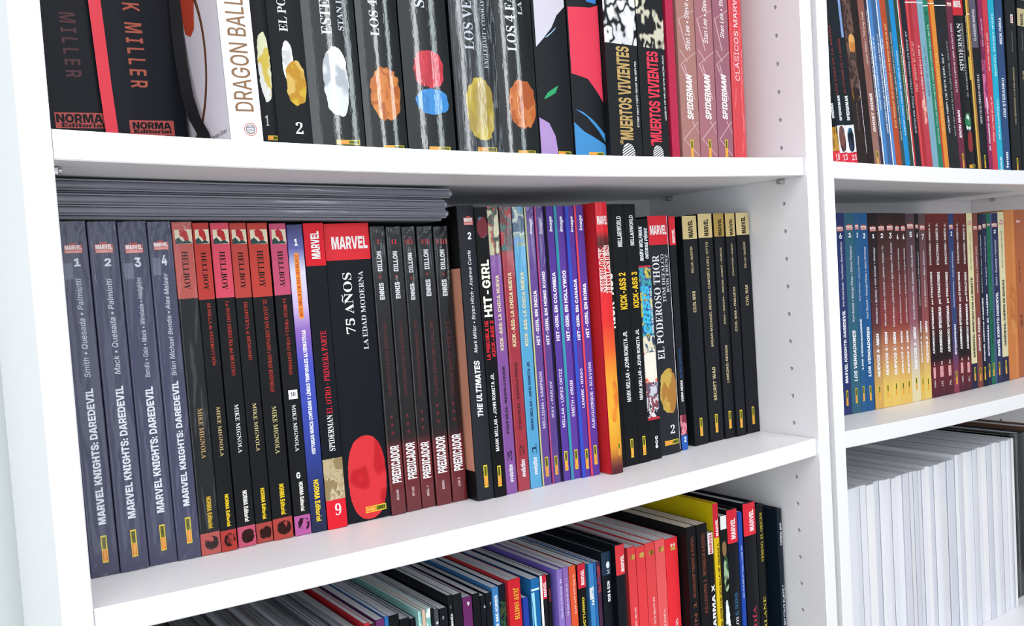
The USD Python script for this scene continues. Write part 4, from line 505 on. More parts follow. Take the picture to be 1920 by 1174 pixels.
{'r': 'B', 'x': np.float64(440.8), 'y': np.float64(76.6), 'z': np.float64(-5.4), 'w': np.float64(10.2), 'h': np.float64(279.1), 's': np.float64(-0.0097), 'k': 'p', 'c': '60458f', 'n': 'paperback_book', 't': 'purple paperback with magenta edge, wrapped', 'e': [['p', 'edge_stripe', 'b83a74', 0, np.float64(279.1), 0, 0.16], ['t', 'publisher_name', 'image', 251.6, 266.8, 0.58, np.float64(3.47), 'eeeef6', 'J', 'u'], ['t', 'title', 'HIT-GIRL EN HONG KONG', 140.8, 214.4, 0.58, np.float64(3.68), 'f4f2fa', 'X', 'u'], ['t', 'author_name', 'WAY • PARLOV', 66.3, 103.6, 0.58, np.float64(3.06), 'e4def2', 'B', 'u'], ['n', 8.3, 27.7, 0.58], ['w', 0.8, 51]], 'g': 'violet paperbacks with coloured edges', 'f': 'm'},
{'r': 'B', 'x': np.float64(452.4), 'y': np.float64(76.1), 'z': np.float64(-5.3), 'w': np.float64(11.3), 'h': np.float64(279.2), 's': np.float64(-0.0097), 'k': 'p', 'c': '573a94', 'n': 'paperback_book', 't': 'violet paperback with black edge', 'e': [['p', 'edge_stripe', '14141a', 0, np.float64(279.2), 0, 0.2], ['t', 'publisher_name', 'image', 253.5, 269.2, 0.6, np.float64(3.85), 'eeeef6', 'J', 'u'], ['t', 'title', 'HIT-GIRL EN COLOMBIA', 143.4, 212.8, 0.6, np.float64(4.07), 'f4f2fa', 'X', 'u'], ['t', 'author_name', 'MILLAR • LÓPEZ ORTIZ', 54.9, 114.7, 0.6, np.float64(3.39), 'e4def2', 'B', 'u'], ['n', 10.2, 30.2, 0.6]], 'g': 'violet paperbacks with coloured edges', 'f': 'm'},
{'r': 'B', 'x': np.float64(464.2), 'y': np.float64(75.5), 'z': np.float64(-5.3), 'w': np.float64(12.2), 'h': np.float64(279.3), 's': np.float64(-0.0097), 'k': 'p', 'c': '5d3d98', 'n': 'paperback_book', 't': 'violet paperback with teal edge', 'e': [['p', 'edge_stripe', '3c8fa6', 0, np.float64(279.3), 0, 0.26], ['t', 'publisher_name', 'image', 253.1, 268.9, 0.63, np.float64(4.13), 'eeeef6', 'J', 'u'], ['t', 'title', 'HIT-GIRL EN HOLLYWOO', 142.6, 214.1, 0.63, np.float64(4.38), 'f4f2fa', 'X', 'u'], ['t', 'author_name', 'SMITH • ØRUM', 64.1, 101.6, 0.63, np.float64(3.65), 'e4def2', 'B', 'u'], ['n', 9.8, 30, 0.63]], 'g': 'violet paperbacks with coloured edges', 'f': 'm'},
{'r': 'B', 'x': np.float64(476.7), 'y': np.float64(72.8), 'z': np.float64(-5.2), 'w': np.float64(10.3), 'h': np.float64(278.8), 's': np.float64(-0.0097), 'k': 'p', 'c': '573896', 'n': 'paperback_book', 't': 'violet paperback with bright blue edge', 'e': [['p', 'edge_stripe', '3550c0', 0, np.float64(278.8), 0, 0.34], ['t', 'publisher_name', 'image', 252.2, 268.5, 0.67, np.float64(3.51), 'eeeef6', 'J', 'u'], ['t', 'title', 'HIT-GIRL EN CANADÁ', 141.9, 204.7, 0.67, np.float64(3.72), 'f4f2fa', 'X', 'u'], ['t', 'author_name', 'LEMIRE • RISSO', 72, 112.6, 0.67, np.float64(3.1), 'e4def2', 'B', 'u'], ['n', 8.4, 28.9, 0.67]], 'g': 'violet paperbacks with coloured edges', 'f': 'm'},
{'r': 'B', 'x': np.float64(487.3), 'y': np.float64(71.5), 'z': np.float64(-5.1), 'w': np.float64(11.8), 'h': np.float64(279.3), 's': np.float64(-0.0097), 'k': 'p', 'c': '5c3994', 'n': 'paperback_book', 't': 'violet paperback with thin coral red edge', 'e': [['p', 'edge_stripe', 'e04452', 0, np.float64(279.3), 0, 0.16], ['t', 'publisher_name', 'image', 253.5, 269.2, 0.58, np.float64(4.0), 'eeeef6', 'J', 'u'], ['t', 'title', 'HIT-GIRL EN ROMA', 143.6, 199.5, 0.58, np.float64(4.23), 'f4f2fa', 'X', 'u'], ['t', 'author_name', 'ALBUQUERQUE • SCAVONE', 48.9, 118.1, 0.58, np.float64(3.53), 'e4def2', 'B', 'u'], ['n', 11.1, 31.2, 0.58]], 'g': 'violet paperbacks with coloured edges', 'f': 'm'},
{'r': 'B', 'x': np.float64(504.9), 'y': np.float64(58.6), 'z': np.float64(-4.9), 'w': np.float64(15.4), 'h': np.float64(280.8), 's': np.float64(-0.0097), 'k': 'h', 'c': 'c8202c', 'n': 'hardcover_book', 't': 'tall flame red and orange hardcover pushed forward, right of the violet set', 'e': [['g', [[0, '4a2028'], [0.04, '6a2c2c'], [0.09, 'd89030'], [0.2, 'e8b038'], [0.36, 'e89a34'], [0.46, 'e2602e'], [0.56, 'da3030'], [0.8, 'd42430'], [0.845, '4a2024'], [0.87, '5a2024'], [0.885, 'dd2230'], [1, 'e02434']]], ['h', 'publisher_name', 'MARVEL', 258.1, 266.8, 0.08, 0.95, 'f4e6e6', 'X'], ['t', 'title_outline', 'SHERLOCK', 189.4, 234.1, 0.27, np.float64(6.15), 'f4e8e2', 'O', 'u'], ['t', 'title_outline', 'HOLMES', 188.2, 236.3, 0.74, np.float64(6.46), 'f4e8e2', 'O', 'u'], ['t', 'title', 'SHERLOCK', 189.4, 234.1, 0.27, np.float64(6.15), 'a01822', 'S', 'u'], ['t', 'title', 'HOLMES', 188.2, 236.3, 0.74, np.float64(6.46), 'a01822', 'S', 'u'], ['b', 53.6, 100.6, 0.1, 0.95, ['e8a838', 'e07a30'], 101, 1, 2], ['n', 18.6, 32.3, 0.72]], 'f': 'g', 'b': 1.2, 'l': 'cf2a30'},
{'r': 'B', 'x': np.float64(520.9), 'y': np.float64(75.0), 'z': np.float64(-4.7), 'w': np.float64(17.4), 'h': np.float64(279.8), 's': np.float64(-0.0097), 'k': 'p', 'c': '191a1e', 'n': 'paperback_book', 't': 'black paperback mostly hidden behind the flame red hardcover, white letters showing', 'e': [['t', 'title', 'KICK-ASS', 149.3, 207.6, 0.55, np.float64(10.47), 'f0efe6', 'X', 'u']], 'f': 'm'},
{'r': 'B', 'x': np.float64(538.6), 'y': np.float64(75.0), 'z': np.float64(-4.4), 'w': np.float64(18.8), 'h': np.float64(279.8), 's': np.float64(-0.0097), 'k': 'p', 'c': '1c1e23', 'n': 'paperback_book', 't': 'black paperback with yellow title numbered 2, right of flame hardcover', 'e': [['t', 'publisher_name', 'MILLARWORLD', 234.7, 267.1, 0.55, np.float64(6.4), 'e2e4e6', 'X', 'u'], ['t', 'title', 'KICK-ASS 2', 168, 207.1, 0.56, np.float64(9.41), 'e8be2c', 'X', 'u'], ['t', 'author_name', 'MARK MILLAR • JOHN ROMITA JR.', 68.8, 144.7, 0.5, np.float64(5.65), 'eceef0', 'B', 'u'], ['n', 8.4, 28.6, 0.5]], 'g': 'black paperbacks with yellow titles', 'f': 'm'},
{'r': 'B', 'x': np.float64(557.8), 'y': np.float64(75.0), 'z': np.float64(-4.2), 'w': np.float64(15.7), 'h': np.float64(279.7), 's': np.float64(-0.0097), 'k': 'p', 'c': '1c1e23', 'n': 'paperback_book', 't': 'black paperback with yellow title numbered 3, left of the short bright comic spine', 'e': [['t', 'publisher_name', 'MILLARWORLD', 235.4, 267.8, 0.55, np.float64(5.33), 'e2e4e6', 'X', 'u'], ['t', 'title', 'KICK-ASS 3', 168.5, 207.1, 0.56, np.float64(7.84), 'e8be2c', 'X', 'u'], ['t', 'author_name', 'MARK MILLAR • JOHN ROMITA JR.', 68.7, 145.4, 0.5, np.float64(4.7), 'eceef0', 'B', 'u'], ['n', 8.1, 28.9, 0.5]], 'g': 'black paperbacks with yellow titles', 'f': 'm'},
{'r': 'B', 'x': np.float64(574.9), 'y': np.float64(76.5), 'z': np.float64(-3.9), 'w': np.float64(17.5), 'h': np.float64(263.2), 's': np.float64(-0.0098), 'k': 'p', 'c': '1e2127', 'n': 'paperback_book', 't': 'shorter black paperback with cyan slanted title over multicoloured pictures', 'e': [['t', 'author_name', 'MARV WOLFMAN', 217.9, 255.3, 0.3, np.float64(5.26), 'e6eaf2', 'J', 'u'], ['t', 'author_name', 'GEORGE PÉREZ', 219.9, 253.8, 0.74, np.float64(4.56), 'e6eaf2', 'J', 'u'], ['p', 'spine_band', 'b8323e', 210.8, 212.9, 0, 1], ['b', 136.1, 210.8, 0, 1, ['2c5f80', '48a0a8', '2a4a8a', 'c8c050', '30405c'], 111, 0, 2], ['b', 118, 136.1, 0, 1, ['c8a83a', '3a5a78', 'e0d8c0', '2c3c50'], 112, 0, 2], ['b', 85.2, 118, 0, 1, ['e8e2d8', 'e6ddd0', 'd86a50', 'ece6dc'], 113, 0, 3], ['b', 46.7, 85.2, 0, 1, ['c8c6d0', '5a5a70', '8a3f48', 'dcdce0', '30303c'], 114, 0, 1.4], ['p', 'spine_band', 'b8323e', 43.8, 46.7, 0, 1], ['t', 'title', 'CRISIS', 138.8, 191.1, 0.42, np.float64(10.88), '3fb4e6', 'J', 'u'], ['d', 'subtitle', 138.8, 188.1, 0.86, np.float64(2.46), 'eef2f6'], ['t', 'publisher_name', 'ecc', 12, 25.7, 0.55, np.float64(5.26), 'e8ecf4', 'X', 'u']], 'f': 'm'},
{'r': 'B', 'x': np.float64(597.8), 'y': np.float64(81.7), 'z': np.float64(-3.3), 'w': np.float64(30.1), 'h': np.float64(266.2), 's': np.float64(-0.0098), 'k': 'h', 'c': '34363e', 'n': 'hardcover_book', 't': 'grey-black hardcover numbered 2 with red top and tall serif title', 'e': [['p', 'spine_band', 'd82a38', 234.4, np.float64(266.2), 0, 1], ['h', 'publisher_name', 'MARVEL', 245.6, 255.8, 0.08, 0.9, 'f4eaea', 'X'], ['t', 'title', 'EL PODEROSO THOR', 107.1, 223.1, 0.26, np.float64(9.04), 'd6d8de', 'S', 'u'], ['t', 'author_name', 'TOM DEFALCO', 170.2, 223.8, 0.58, np.float64(5.12), 'c8cad0', 'S', 'u'], ['t', 'author_name', 'RON FRENZ', 180.9, 223.4, 0.8, np.float64(4.52), 'c8cad0', 'S', 'u'], ['b', 44.8, 96.5, 0.1, 0.95, ['b89a3a', 'c0a050', 'a8763a'], 121, 1, 1.3], ['h', 'volume_number', '2', 22.6, 31.7, 0.48, 0.72, 'e0e2e6', 'S'], ['nh', 10.2, 15.5, 0.18, 0.9], ['p', 'edge_stripe', 'd8d4dc', 2.8, 265.5, 0.955, 0.985]], 'f': 'm', 'b': 1.6},
{'r': 'B', 'x': np.float64(632.2), 'y': np.float64(85.4), 'z': np.float64(-3.0), 'w': np.float64(9.8), 'h': np.float64(265.4), 's': np.float64(-0.0099), 'k': 'p', 'c': '26282f', 'n': 'paperback_book', 't': 'thin black paperback with red top and blue foot numbered 2', 'e': [['p', 'spine_band', 'dc2c3a', 233.3, np.float64(265.4), 0, 1], ['t', 'publisher_name', 'MARVEL', 235.5, 251.3, 0.6, np.float64(3.91), 'f2ecec', 'X', 'u'], ['t', 'subtitle', 'NO MÁS SECRETOS', 82.6, 115.8, 0.5, np.float64(3.12), '2f5690', 'B', 'u'], ['t', 'title', 'VIUDA NEGRA', 55.1, 80.1, 0.5, np.float64(3.32), 'e8eaec', 'X', 'u'], ['b', 17.5, 40.1, 0, 1, ['cc5a70', 'd88a9a', '7a3040'], 131, 0, 1.5], ['p', 'spine_band', '2c5cb0', 0, 16.7, 0, 1], ['h', 'volume_number', '2', 8.8, 15, 0.4, 0.75, 'eef2f8', 'X']], 'f': 'm'},
{'r': 'B', 'x': np.float64(656.7), 'y': np.float64(88.7), 'z': np.float64(-2.2), 'w': np.float64(22.7), 'h': np.float64(265.0), 's': np.float64(-0.01), 'k': 'p', 'c': '24262d', 'n': 'paperback_book', 't': 'black book with gold top, first of five, standing clear of its left neighbour', 'e': [['p', 'spine_band', 'd2bd88', 238.6, np.float64(265.0), 0, 1], ['t', 'publisher_name', 'MARVEL', 240.2, 259.9, 0.55, np.float64(7.26), '2a2620', 'X', 'u'], ['t', 'author_name', 'MILLAR • McNIVEN', 199.7, 229.7, 0.52, np.float64(3.63), 'c4b48a', 'B', 'u'], ['t', 'title', 'CIVIL WAR', 154.2, 178.6, 0.52, np.float64(4.99), 'd0c094', 'B', 'u'], ['n', 10, 31.3, 0.5]], 'g': 'black books with gold tops at the right end', 'f': 'm'},
{'r': 'B', 'x': np.float64(682.4), 'y': np.float64(88.8), 'z': np.float64(-1.6), 'w': np.float64(22.6), 'h': np.float64(266.6), 's': np.float64(-0.0101), 'k': 'p', 'c': '24262d', 'n': 'paperback_book', 't': 'black book with gold top, second of five, with one long line of names', 'e': [['p', 'spine_band', 'd4be8a', 238.9, np.float64(266.6), 0, 1], ['t', 'publisher_name', 'MARVEL', 240.6, 260.2, 0.55, np.float64(7.25), '2a2620', 'X', 'u'], ['t', 'author_name', "BRIAN MICHAEL BENDIS • GABRIELE DELL'OTTO", 111.5, 234, 0.52, np.float64(3.62), 'c4b48a', 'B', 'u'], ['t', 'title', 'SECRET WAR', 47.9, 87.5, 0.52, np.float64(4.98), 'd0c094', 'B', 'u'], ['n', 9.8, 31.5, 0.5]], 'g': 'black books with gold tops at the right end', 'f': 'm'},
{'r': 'B', 'x': np.float64(706.5), 'y': np.float64(87.0), 'z': np.float64(-1.1), 'w': np.float64(16.8), 'h': np.float64(266.1), 's': np.float64(-0.0102), 'k': 'p', 'c': '24262d', 'n': 'paperback_book', 't': 'narrow black book with darker gold top, middle of the five', 'e': [['p', 'spine_band', 'b0924f', 239.1, np.float64(266.1), 0, 1], ['t', 'publisher_name', 'MARVEL', 240.3, 260.1, 0.55, np.float64(5.39), '2a2620', 'X', 'u'], ['t', 'author_name', 'JEMAS • QUESADA • JENKINS • KUBERT • ISANOVE', 135, 226.2, 0.52, np.float64(2.69), 'c4b48a', 'B', 'u'], ['t', 'title', 'LOBEZNO: ORIGEN', 66.2, 110.3, 0.52, np.float64(3.71), 'd0c094', 'B', 'u'], ['n', 11.1, 32.1, 0.5]], 'g': 'black books with gold tops at the right end', 'f': 'm'},
{'r': 'B', 'x': np.float64(723.7), 'y': np.float64(84.7), 'z': np.float64(-0.7), 'w': np.float64(15.9), 'h': np.float64(265.6), 's': np.float64(-0.0103), 'k': 'p', 'c': '24262d', 'n': 'paperback_book', 't': 'narrow black book with gold top, fourth of five', 'e': [['p', 'spine_band', 'ccb478', 238.4, np.float64(265.6), 0, 1], ['t', 'publisher_name', 'MARVEL', 239.8, 259.2, 0.55, np.float64(5.1), '2a2620', 'X', 'u'], ['t', 'author_name', 'STRACZYNSKI • GARNEY', 191.4, 230.1, 0.52, np.float64(2.55), 'c4b48a', 'B', 'u'], ['t', 'title', 'CIVIL WAR • PRELUDIO', 125.4, 178.3, 0.52, np.float64(3.51), 'd0c094', 'B', 'u'], ['n', 9.6, 31, 0.5]], 'g': 'black books with gold tops at the right end', 'f': 'm'},
{'r': 'B', 'x': np.float64(742.3), 'y': np.float64(84.8), 'z': np.float64(-0.0), 'w': np.float64(22.1), 'h': np.float64(265.4), 's': np.float64(-0.0104), 'k': 'p', 'c': '24262d', 'n': 'paperback_book', 't': 'black book with gold top, last of five beside the bare right panel', 'e': [['p', 'spine_band', 'd8c490', 238.9, np.float64(265.4), 0, 1], ['t', 'publisher_name', 'MARVEL', 240.6, 260.4, 0.55, np.float64(7.06), '2a2620', 'X', 'u'], ['t', 'author_name', 'MILLAR • McNIVEN', 199.3, 230.5, 0.52, np.float64(3.53), 'c4b48a', 'B', 'u'], ['t', 'title', 'CIVIL WAR', 154.3, 178.9, 0.52, np.float64(4.85), 'd0c094', 'B', 'u'], ['n', 10, 31.3, 0.5]], 'g': 'black books with gold tops at the right end', 'f': 'm'},
{'r': 'C', 'x': np.float64(219.4), 'y': 62, 'z': np.float64(-354.5), 'w': np.float64(5.2), 'h': np.float64(268.3), 's': np.float64(0.0), 'k': 'p', 'c': 'c02832', 'n': 'paperback_book', 't': 'thin red softcover at the left end of the visible lower spines', 'e': []},
{'r': 'C', 'x': np.float64(225.0), 'y': 62, 'z': np.float64(-354.5), 'w': np.float64(5.0), 'h': np.float64(266.4), 's': np.float64(0.0), 'k': 'p', 'c': '4a2030', 'n': 'paperback_book', 't': 'dark wine thin softcover next to the red one', 'e': []},
{'r': 'C', 'x': np.float64(230.6), 'y': 62, 'z': np.float64(-354.5), 'w': np.float64(7.9), 'h': np.float64(268.2), 's': np.float64(0.0), 'k': 'p', 'c': '5c2a5e', 'n': 'paperback_book', 't': 'plum softcover with blue neighbour, lower left row', 'e': [['p', 'spine_band', '6a2f68', 207.4, np.float64(268.2), 0, 1]]},
{'r': 'C', 'x': np.float64(238.9), 'y': 62, 'z': np.float64(-354.6), 'w': np.float64(3.8), 'h': np.float64(269.3), 's': np.float64(0.0), 'k': 'p', 'c': '2a70b0', 'n': 'paperback_book', 't': 'thin blue softcover beside the plum one', 'e': []},
{'r': 'C', 'x': np.float64(243.0), 'y': 62, 'z': np.float64(-354.6), 'w': np.float64(9.9), 'h': np.float64(268.7), 's': np.float64(0.0), 'k': 'p', 'c': '16181f', 'n': 'paperback_book', 't': 'black softcover left of two narrower black ones, lower row', 'e': []},
{'r': 'C', 'x': np.float64(253.6), 'y': 62, 'z': np.float64(-354.7), 'w': np.float64(9.5), 'h': np.float64(263.0), 's': np.float64(0.0), 'k': 'p', 'c': '171a22', 'n': 'paperback_book', 't': 'black softcover, second of three near the pastel spines', 'e': []},
{'r': 'C', 'x': np.float64(263.8), 'y': 62, 'z': np.float64(-354.7), 'w': np.float64(5.2), 'h': np.float64(260.8), 's': np.float64(0.0), 'k': 'p', 'c': '181b24', 'n': 'paperback_book', 't': 'black narrow softcover touching the pastel spines', 'e': []},
{'r': 'C', 'x': np.float64(269.4), 'y': 57, 'z': np.float64(-354.7), 'w': np.float64(3.4), 'h': np.float64(267.8), 's': np.float64(0.0), 'k': 'p', 'c': '8fc8c4', 'n': 'paperback_book', 't': 'pale aqua thin softcover with speckles', 'e': [['b', 197.9, np.float64(267.8), 0, 1, ['bfe4e0', '6fb0ac', 'e0eeea'], 401, 0, 2]]},
{'r': 'C', 'x': np.float64(273.3), 'y': 57, 'z': np.float64(-354.8), 'w': np.float64(3.3), 'h': np.float64(268.0), 's': np.float64(0.0), 'k': 'p', 'c': 'dcb8a4', 'n': 'paperback_book', 't': 'peach thin softcover between two aqua ones', 'e': []},
{'r': 'C', 'x': np.float64(277.1), 'y': 57, 'z': np.float64(-354.8), 'w': np.float64(4.7), 'h': np.float64(268.0), 's': np.float64(0.0), 'k': 'p', 'c': 'a8d8d0', 'n': 'paperback_book', 't': 'mint speckled thin softcover right of peach', 'e': [['b', 195.3, np.float64(268.0), 0, 1, ['c8ece4', '7ab4aa', 'eef4f0'], 402, 0, 2]]},
{'r': 'C', 'x': np.float64(284.8), 'y': 62, 'z': np.float64(-354.8), 'w': np.float64(3.0), 'h': np.float64(265.1), 's': np.float64(0.0), 'k': 'p', 'c': '1c1e26', 'n': 'paperback_book', 't': 'thin black softcover right of mint', 'e': []},
{'r': 'C', 'x': np.float64(288.1), 'y': 62, 'z': np.float64(-354.8), 'w': np.float64(4.6), 'h': np.float64(263.3), 's': np.float64(0.0), 'k': 'p', 'c': '4a4c56', 'n': 'paperback_book', 't': 'grey softcover with white mark, lower row', 'e': [['h', 'logo', 'e', 249.4, 252.7, 0.3, 0.8, 'dfe8ec', 'X']]},
{'r': 'C', 'x': np.float64(293.8), 'y': 62, 'z': np.float64(-354.8), 'w': np.float64(8.4), 'h': np.float64(262.1), 's': np.float64(0.0), 'k': 'p', 'c': '1f222b', 'n': 'paperback_book', 't': 'black softcover numbered 2 in the lower row', 'e': [['h', 'volume_number', '2', 252.3, 254.9, 0.25, 0.5, 'b8bac0', 'B']]},
{'r': 'C', 'x': np.float64(303.3), 'y': 62, 'z': np.float64(-354.9), 'w': np.float64(5.1), 'h': np.float64(272.4), 's': np.float64(0.0), 'k': 'p', 'c': '1a1c23', 'n': 'paperback_book', 't': 'black softcover with white vertical name, lower row', 'e': [['t', 'title', 'MARÍA', 243.3, 255.2, 0.55, np.float64(2.27), 'e8eaec', 'X', 'u'], ['h', 'volume_number', '1', 260.1, 262.7, 0.4, 0.6, 'e8eaec', 'B']]},
{'r': 'C', 'x': np.float64(308.8), 'y': 62, 'z': np.float64(-354.9), 'w': np.float64(9.2), 'h': np.float64(271.5), 's': np.float64(0.0), 'k': 'p', 'c': '20222a', 'n': 'paperback_book', 't': 'black softcover left of the purple numbered 9', 'e': []},
{'r': 'C', 'x': np.float64(318.8), 'y': 62, 'z': np.float64(-354.9), 'w': np.float64(9.9), 'h': np.float64(266.2), 's': np.float64(0.0), 'k': 'p', 'c': '6a2a64', 'n': 'paperback_book', 't': 'purple softcover with white 9', 'e': [['h', 'volume_number', '9', 257.9, 261.6, 0.42, 0.7, 'f0e8f0', 'X']]},
{'r': 'C', 'x': np.float64(329.7), 'y': 62, 'z': np.float64(-354.9), 'w': np.float64(7.7), 'h': np.float64(266.8), 's': np.float64(0.0), 'k': 'p', 'c': '191b22', 'n': 'paperback_book', 't': 'black softcover right of the purple one', 'e': []},
{'r': 'C', 'x': np.float64(338.0), 'y': 62, 'z': np.float64(-355.0), 'w': np.float64(5.4), 'h': np.float64(263.2), 's': np.float64(0.0), 'k': 'p', 'c': '1b1e28', 'n': 'paperback_book', 't': 'black softcover numbered 6, two right of the purple one', 'e': [['h', 'volume_number', '6', 251.1, 254.1, 0.55, 0.9, 'd8dade', 'B']]},
{'r': 'C', 'x': np.float64(344.0), 'y': 62, 'z': np.float64(-355.0), 'w': np.float64(6.1), 'h': np.float64(264.2), 's': np.float64(0.0), 'k': 'p', 'c': '1b1d25', 'n': 'paperback_book', 't': 'black softcover numbered 7, left of the blue lettered one', 'e': [['h', 'volume_number', '7', 252.1, 254.8, 0.6, 0.9, 'c8cad0', 'B']]},
{'r': 'C', 'x': np.float64(351.5), 'y': 62, 'z': np.float64(-355.0), 'w': np.float64(7.1), 'h': np.float64(267.7), 's': np.float64(0.0), 'k': 'p', 'c': '3f7fbc', 'n': 'paperback_book', 't': 'blue softcover with white LOS MEJORES lettering', 'e': [['t', 'title', 'LOS MEJORES', 222.5, 260.2, 0.5, np.float64(2.97), 'eaf2f8', 'X', 'u']]},
{'r': 'C', 'x': np.float64(359.1), 'y': 62, 'z': np.float64(-355.0), 'w': np.float64(7.1), 'h': np.float64(268.4), 's': np.float64(0.0), 'k': 'p', 'c': '1a2030', 'n': 'paperback_book', 't': 'dark navy softcover left of the fat red spine', 'e': [['b', 167.7, 252.5, 0, 1, ['1a2030', '2c5a38', '1a2030', '3c4a30'], 405, 0, 1.5]]},
{'r': 'C', 'x': np.float64(369.0), 'y': 61, 'z': np.float64(-355.0), 'w': np.float64(14.3), 'h': np.float64(270.7), 's': np.float64(0.0), 'k': 'p', 'c': 'cc2430', 'n': 'paperback_book', 't': 'fat red softcover with yellow reversed lettering', 'e': [['t', 'author_name', 'JEFF SMITH', 231.1, 262, 0.6, np.float64(5.16), 'ecc83a', 'S', 'd']], 'l': 'd04048'},
{'r': 'C', 'x': np.float64(384.2), 'y': 59, 'z': np.float64(-355.0), 'w': np.float64(6.0), 'h': np.float64(250.2), 's': np.float64(0.0), 'k': 'p', 'c': '2440a0', 'n': 'paperback_book', 't': 'short royal blue softcover below its neighbours', 'e': []},
{'r': 'C', 'x': np.float64(393.6), 'y': 58, 'z': np.float64(-355.0), 'w': np.float64(9.8), 'h': np.float64(266.5), 's': np.float64(0.0), 'k': 'p', 'c': '1c66a4', 'n': 'paperback_book', 't': 'big blue softcover with light blue lower part', 'e': [['p', 'spine_band', '1f6aa8', 256.9, np.float64(266.5), 0, 1], ['p', 'stripe', 'd8eef4', 254.9, 256.9, 0, 1], ['q', 'artwork', '9ad8ec', [[0, 253.4], [0.35, 253.4], [0.5, 152.5], [0, 152.5]]]], 'l': '1d6aa8'},
{'r': 'C', 'x': np.float64(403.9), 'y': 57, 'z': np.float64(-355.0), 'w': np.float64(7.8), 'h': np.float64(267.9), 's': np.float64(0.0), 'k': 'p', 'c': '23242a', 'n': 'paperback_book', 't': 'black softcover with white left strip and red top label', 'e': [['p', 'edge_stripe', 'eeeeee', 155.3, np.float64(267.9), 0, 0.3], ['p', 'spine_band', 'c8283a', 244.1, np.float64(267.9), 0.3, 1], ['t', 'publisher_name', 'MARVEL', 246.1, 261.1, 0.66, np.float64(3.27), 'f4eaea', 'X', 'u']]},
{'r': 'C', 'x': np.float64(412.6), 'y': 57, 'z': np.float64(-355.0), 'w': np.float64(4.0), 'h': np.float64(266.9), 's': np.float64(0.0), 'k': 'p', 'c': '1c1a20', 'n': 'paperback_book', 't': 'thin black softcover with red mark', 'e': [['t', 'title', 'DUCK', 240.4, 253.1, 0.5, np.float64(2.0), 'a83434', 'B', 'u']]},
{'r': 'C', 'x': np.float64(421.0), 'y': 52, 'z': np.float64(-355.0), 'w': np.float64(6.7), 'h': np.float64(270.8), 's': np.float64(0.0), 'k': 'p', 'c': '8a72c0', 'n': 'paperback_book', 't': 'lavender softcover numbered 2', 'e': [['h', 'volume_number', '2', 257.3, 261.1, 0.4, 0.75, 'd8d0ec', 'B'], ['d', 'title', 222.1, 254.3, 0.55, np.float64(1.88), 'dcd4ee']], 'l': '7a68c8'},
{'r': 'C', 'x': np.float64(430.5), 'y': 55, 'z': np.float64(-354.9), 'w': np.float64(7.0), 'h': np.float64(270.2), 's': np.float64(0.0), 'k': 'p', 'c': '8e68b0', 'n': 'paperback_book', 't': 'lilac softcover numbered 1 beside the lavender one', 'e': [['h', 'volume_number', '1', 257.1, 259, 0.45, 0.65, 'd8d0ec', 'B'], ['d', 'title', 220.7, 253.6, 0.55, np.float64(1.95), 'dcd4ee']]},
{'r': 'C', 'x': np.float64(438.4), 'y': 55, 'z': np.float64(-354.9), 'w': np.float64(8.5), 'h': np.float64(269.3), 's': np.float64(0.0), 'k': 'p', 'c': 'dc5632', 'n': 'paperback_book', 't': 'orange softcover with white lettering, lower row', 'e': [['d', 'title', 220.3, 260.9, 0.6, np.float64(2.05), 'f4d4c4']], 'l': 'f0a080'},
{'r': 'C', 'x': np.float64(450.4), 'y': 57, 'z': np.float64(-354.9), 'w': np.float64(10.1), 'h': np.float64(268.1), 's': np.float64(0.0), 'k': 'p', 'c': '1b1c20', 'n': 'paperback_book', 't': 'black softcover with red top label and yellow letters', 'e': [['p', 'spine_band', 'c8283a', 243.3, np.float64(268.1), 0, 1], ['t', 'publisher_name', 'MARVEL', 246.3, 261.8, 0.58, np.float64(4.05), 'f2e8e8', 'X', 'u'], ['t', 'title', 'NOCTURNO', 196.8, 233.8, 0.5, np.float64(3.04), 'd8c438', 'X', 'u']]},
{'r': 'C', 'x': np.float64(468.6), 'y': 62, 'z': np.float64(-354.8), 'w': np.float64(6.4), 'h': np.float64(263.2), 's': np.float64(0.0), 'k': 'p', 'c': '3f86c4', 'n': 'paperback_book', 't': 'blue softcover with white vertical letters', 'e': [['p', 'picture_panel', 'd8dce0', 226.3, 238.5, 0, 0.5], ['t', 'title', 'FAMILIA', 220.2, 239.5, 0.55, np.float64(3.19), 'eef2f6', 'X', 'u']]},
{'r': 'C', 'x': np.float64(475.4), 'y': 62, 'z': np.float64(-354.8), 'w': np.float64(3.1), 'h': np.float64(263.6), 's': np.float64(0.0), 'k': 'p', 'c': '2c66a8', 'n': 'paperback_book', 't': 'thin mid-blue softcover right of the one with vertical letters', 'e': []},
{'r': 'C', 'x': np.float64(479.5), 'y': 62, 'z': np.float64(-354.8), 'w': np.float64(4.6), 'h': np.float64(263.0), 's': np.float64(0.0), 'k': 'p', 'c': '4a2a44', 'n': 'paperback_book', 't': 'thin plum softcover left of the big navy hardcover', 'e': [['b', 230.9, 258.4, 0, 1, ['6a3a5c', 'a83a40', '4a2a44', 'c8a0a0'], 410, 0, 1.5]]},
{'r': 'C', 'x': np.float64(484.4), 'y': 59, 'z': np.float64(-354.7), 'w': np.float64(12.3), 'h': np.float64(271.9), 's': np.float64(0.0), 'k': 'h', 'c': '18202c', 'n': 'hardcover_book', 't': 'navy-black hardcover with pale round emblem at top', 'e': [['p', 'spine_band', '22344a', 247.8, np.float64(271.9), 0, 1], ['h', 'logo', '●', 254.4, 261.5, 0.4, 0.8, 'e8eef2', 'Y'], ['d', 'publisher_name', 248.8, 253.4, 0.6, np.float64(3.08), 'd8dee4'], ['t', 'title', 'ROB & SON', 219.7, 241.1, 0.55, np.float64(3.69), 'e8eaee', 'X', 'u']], 'l': '16202e'},
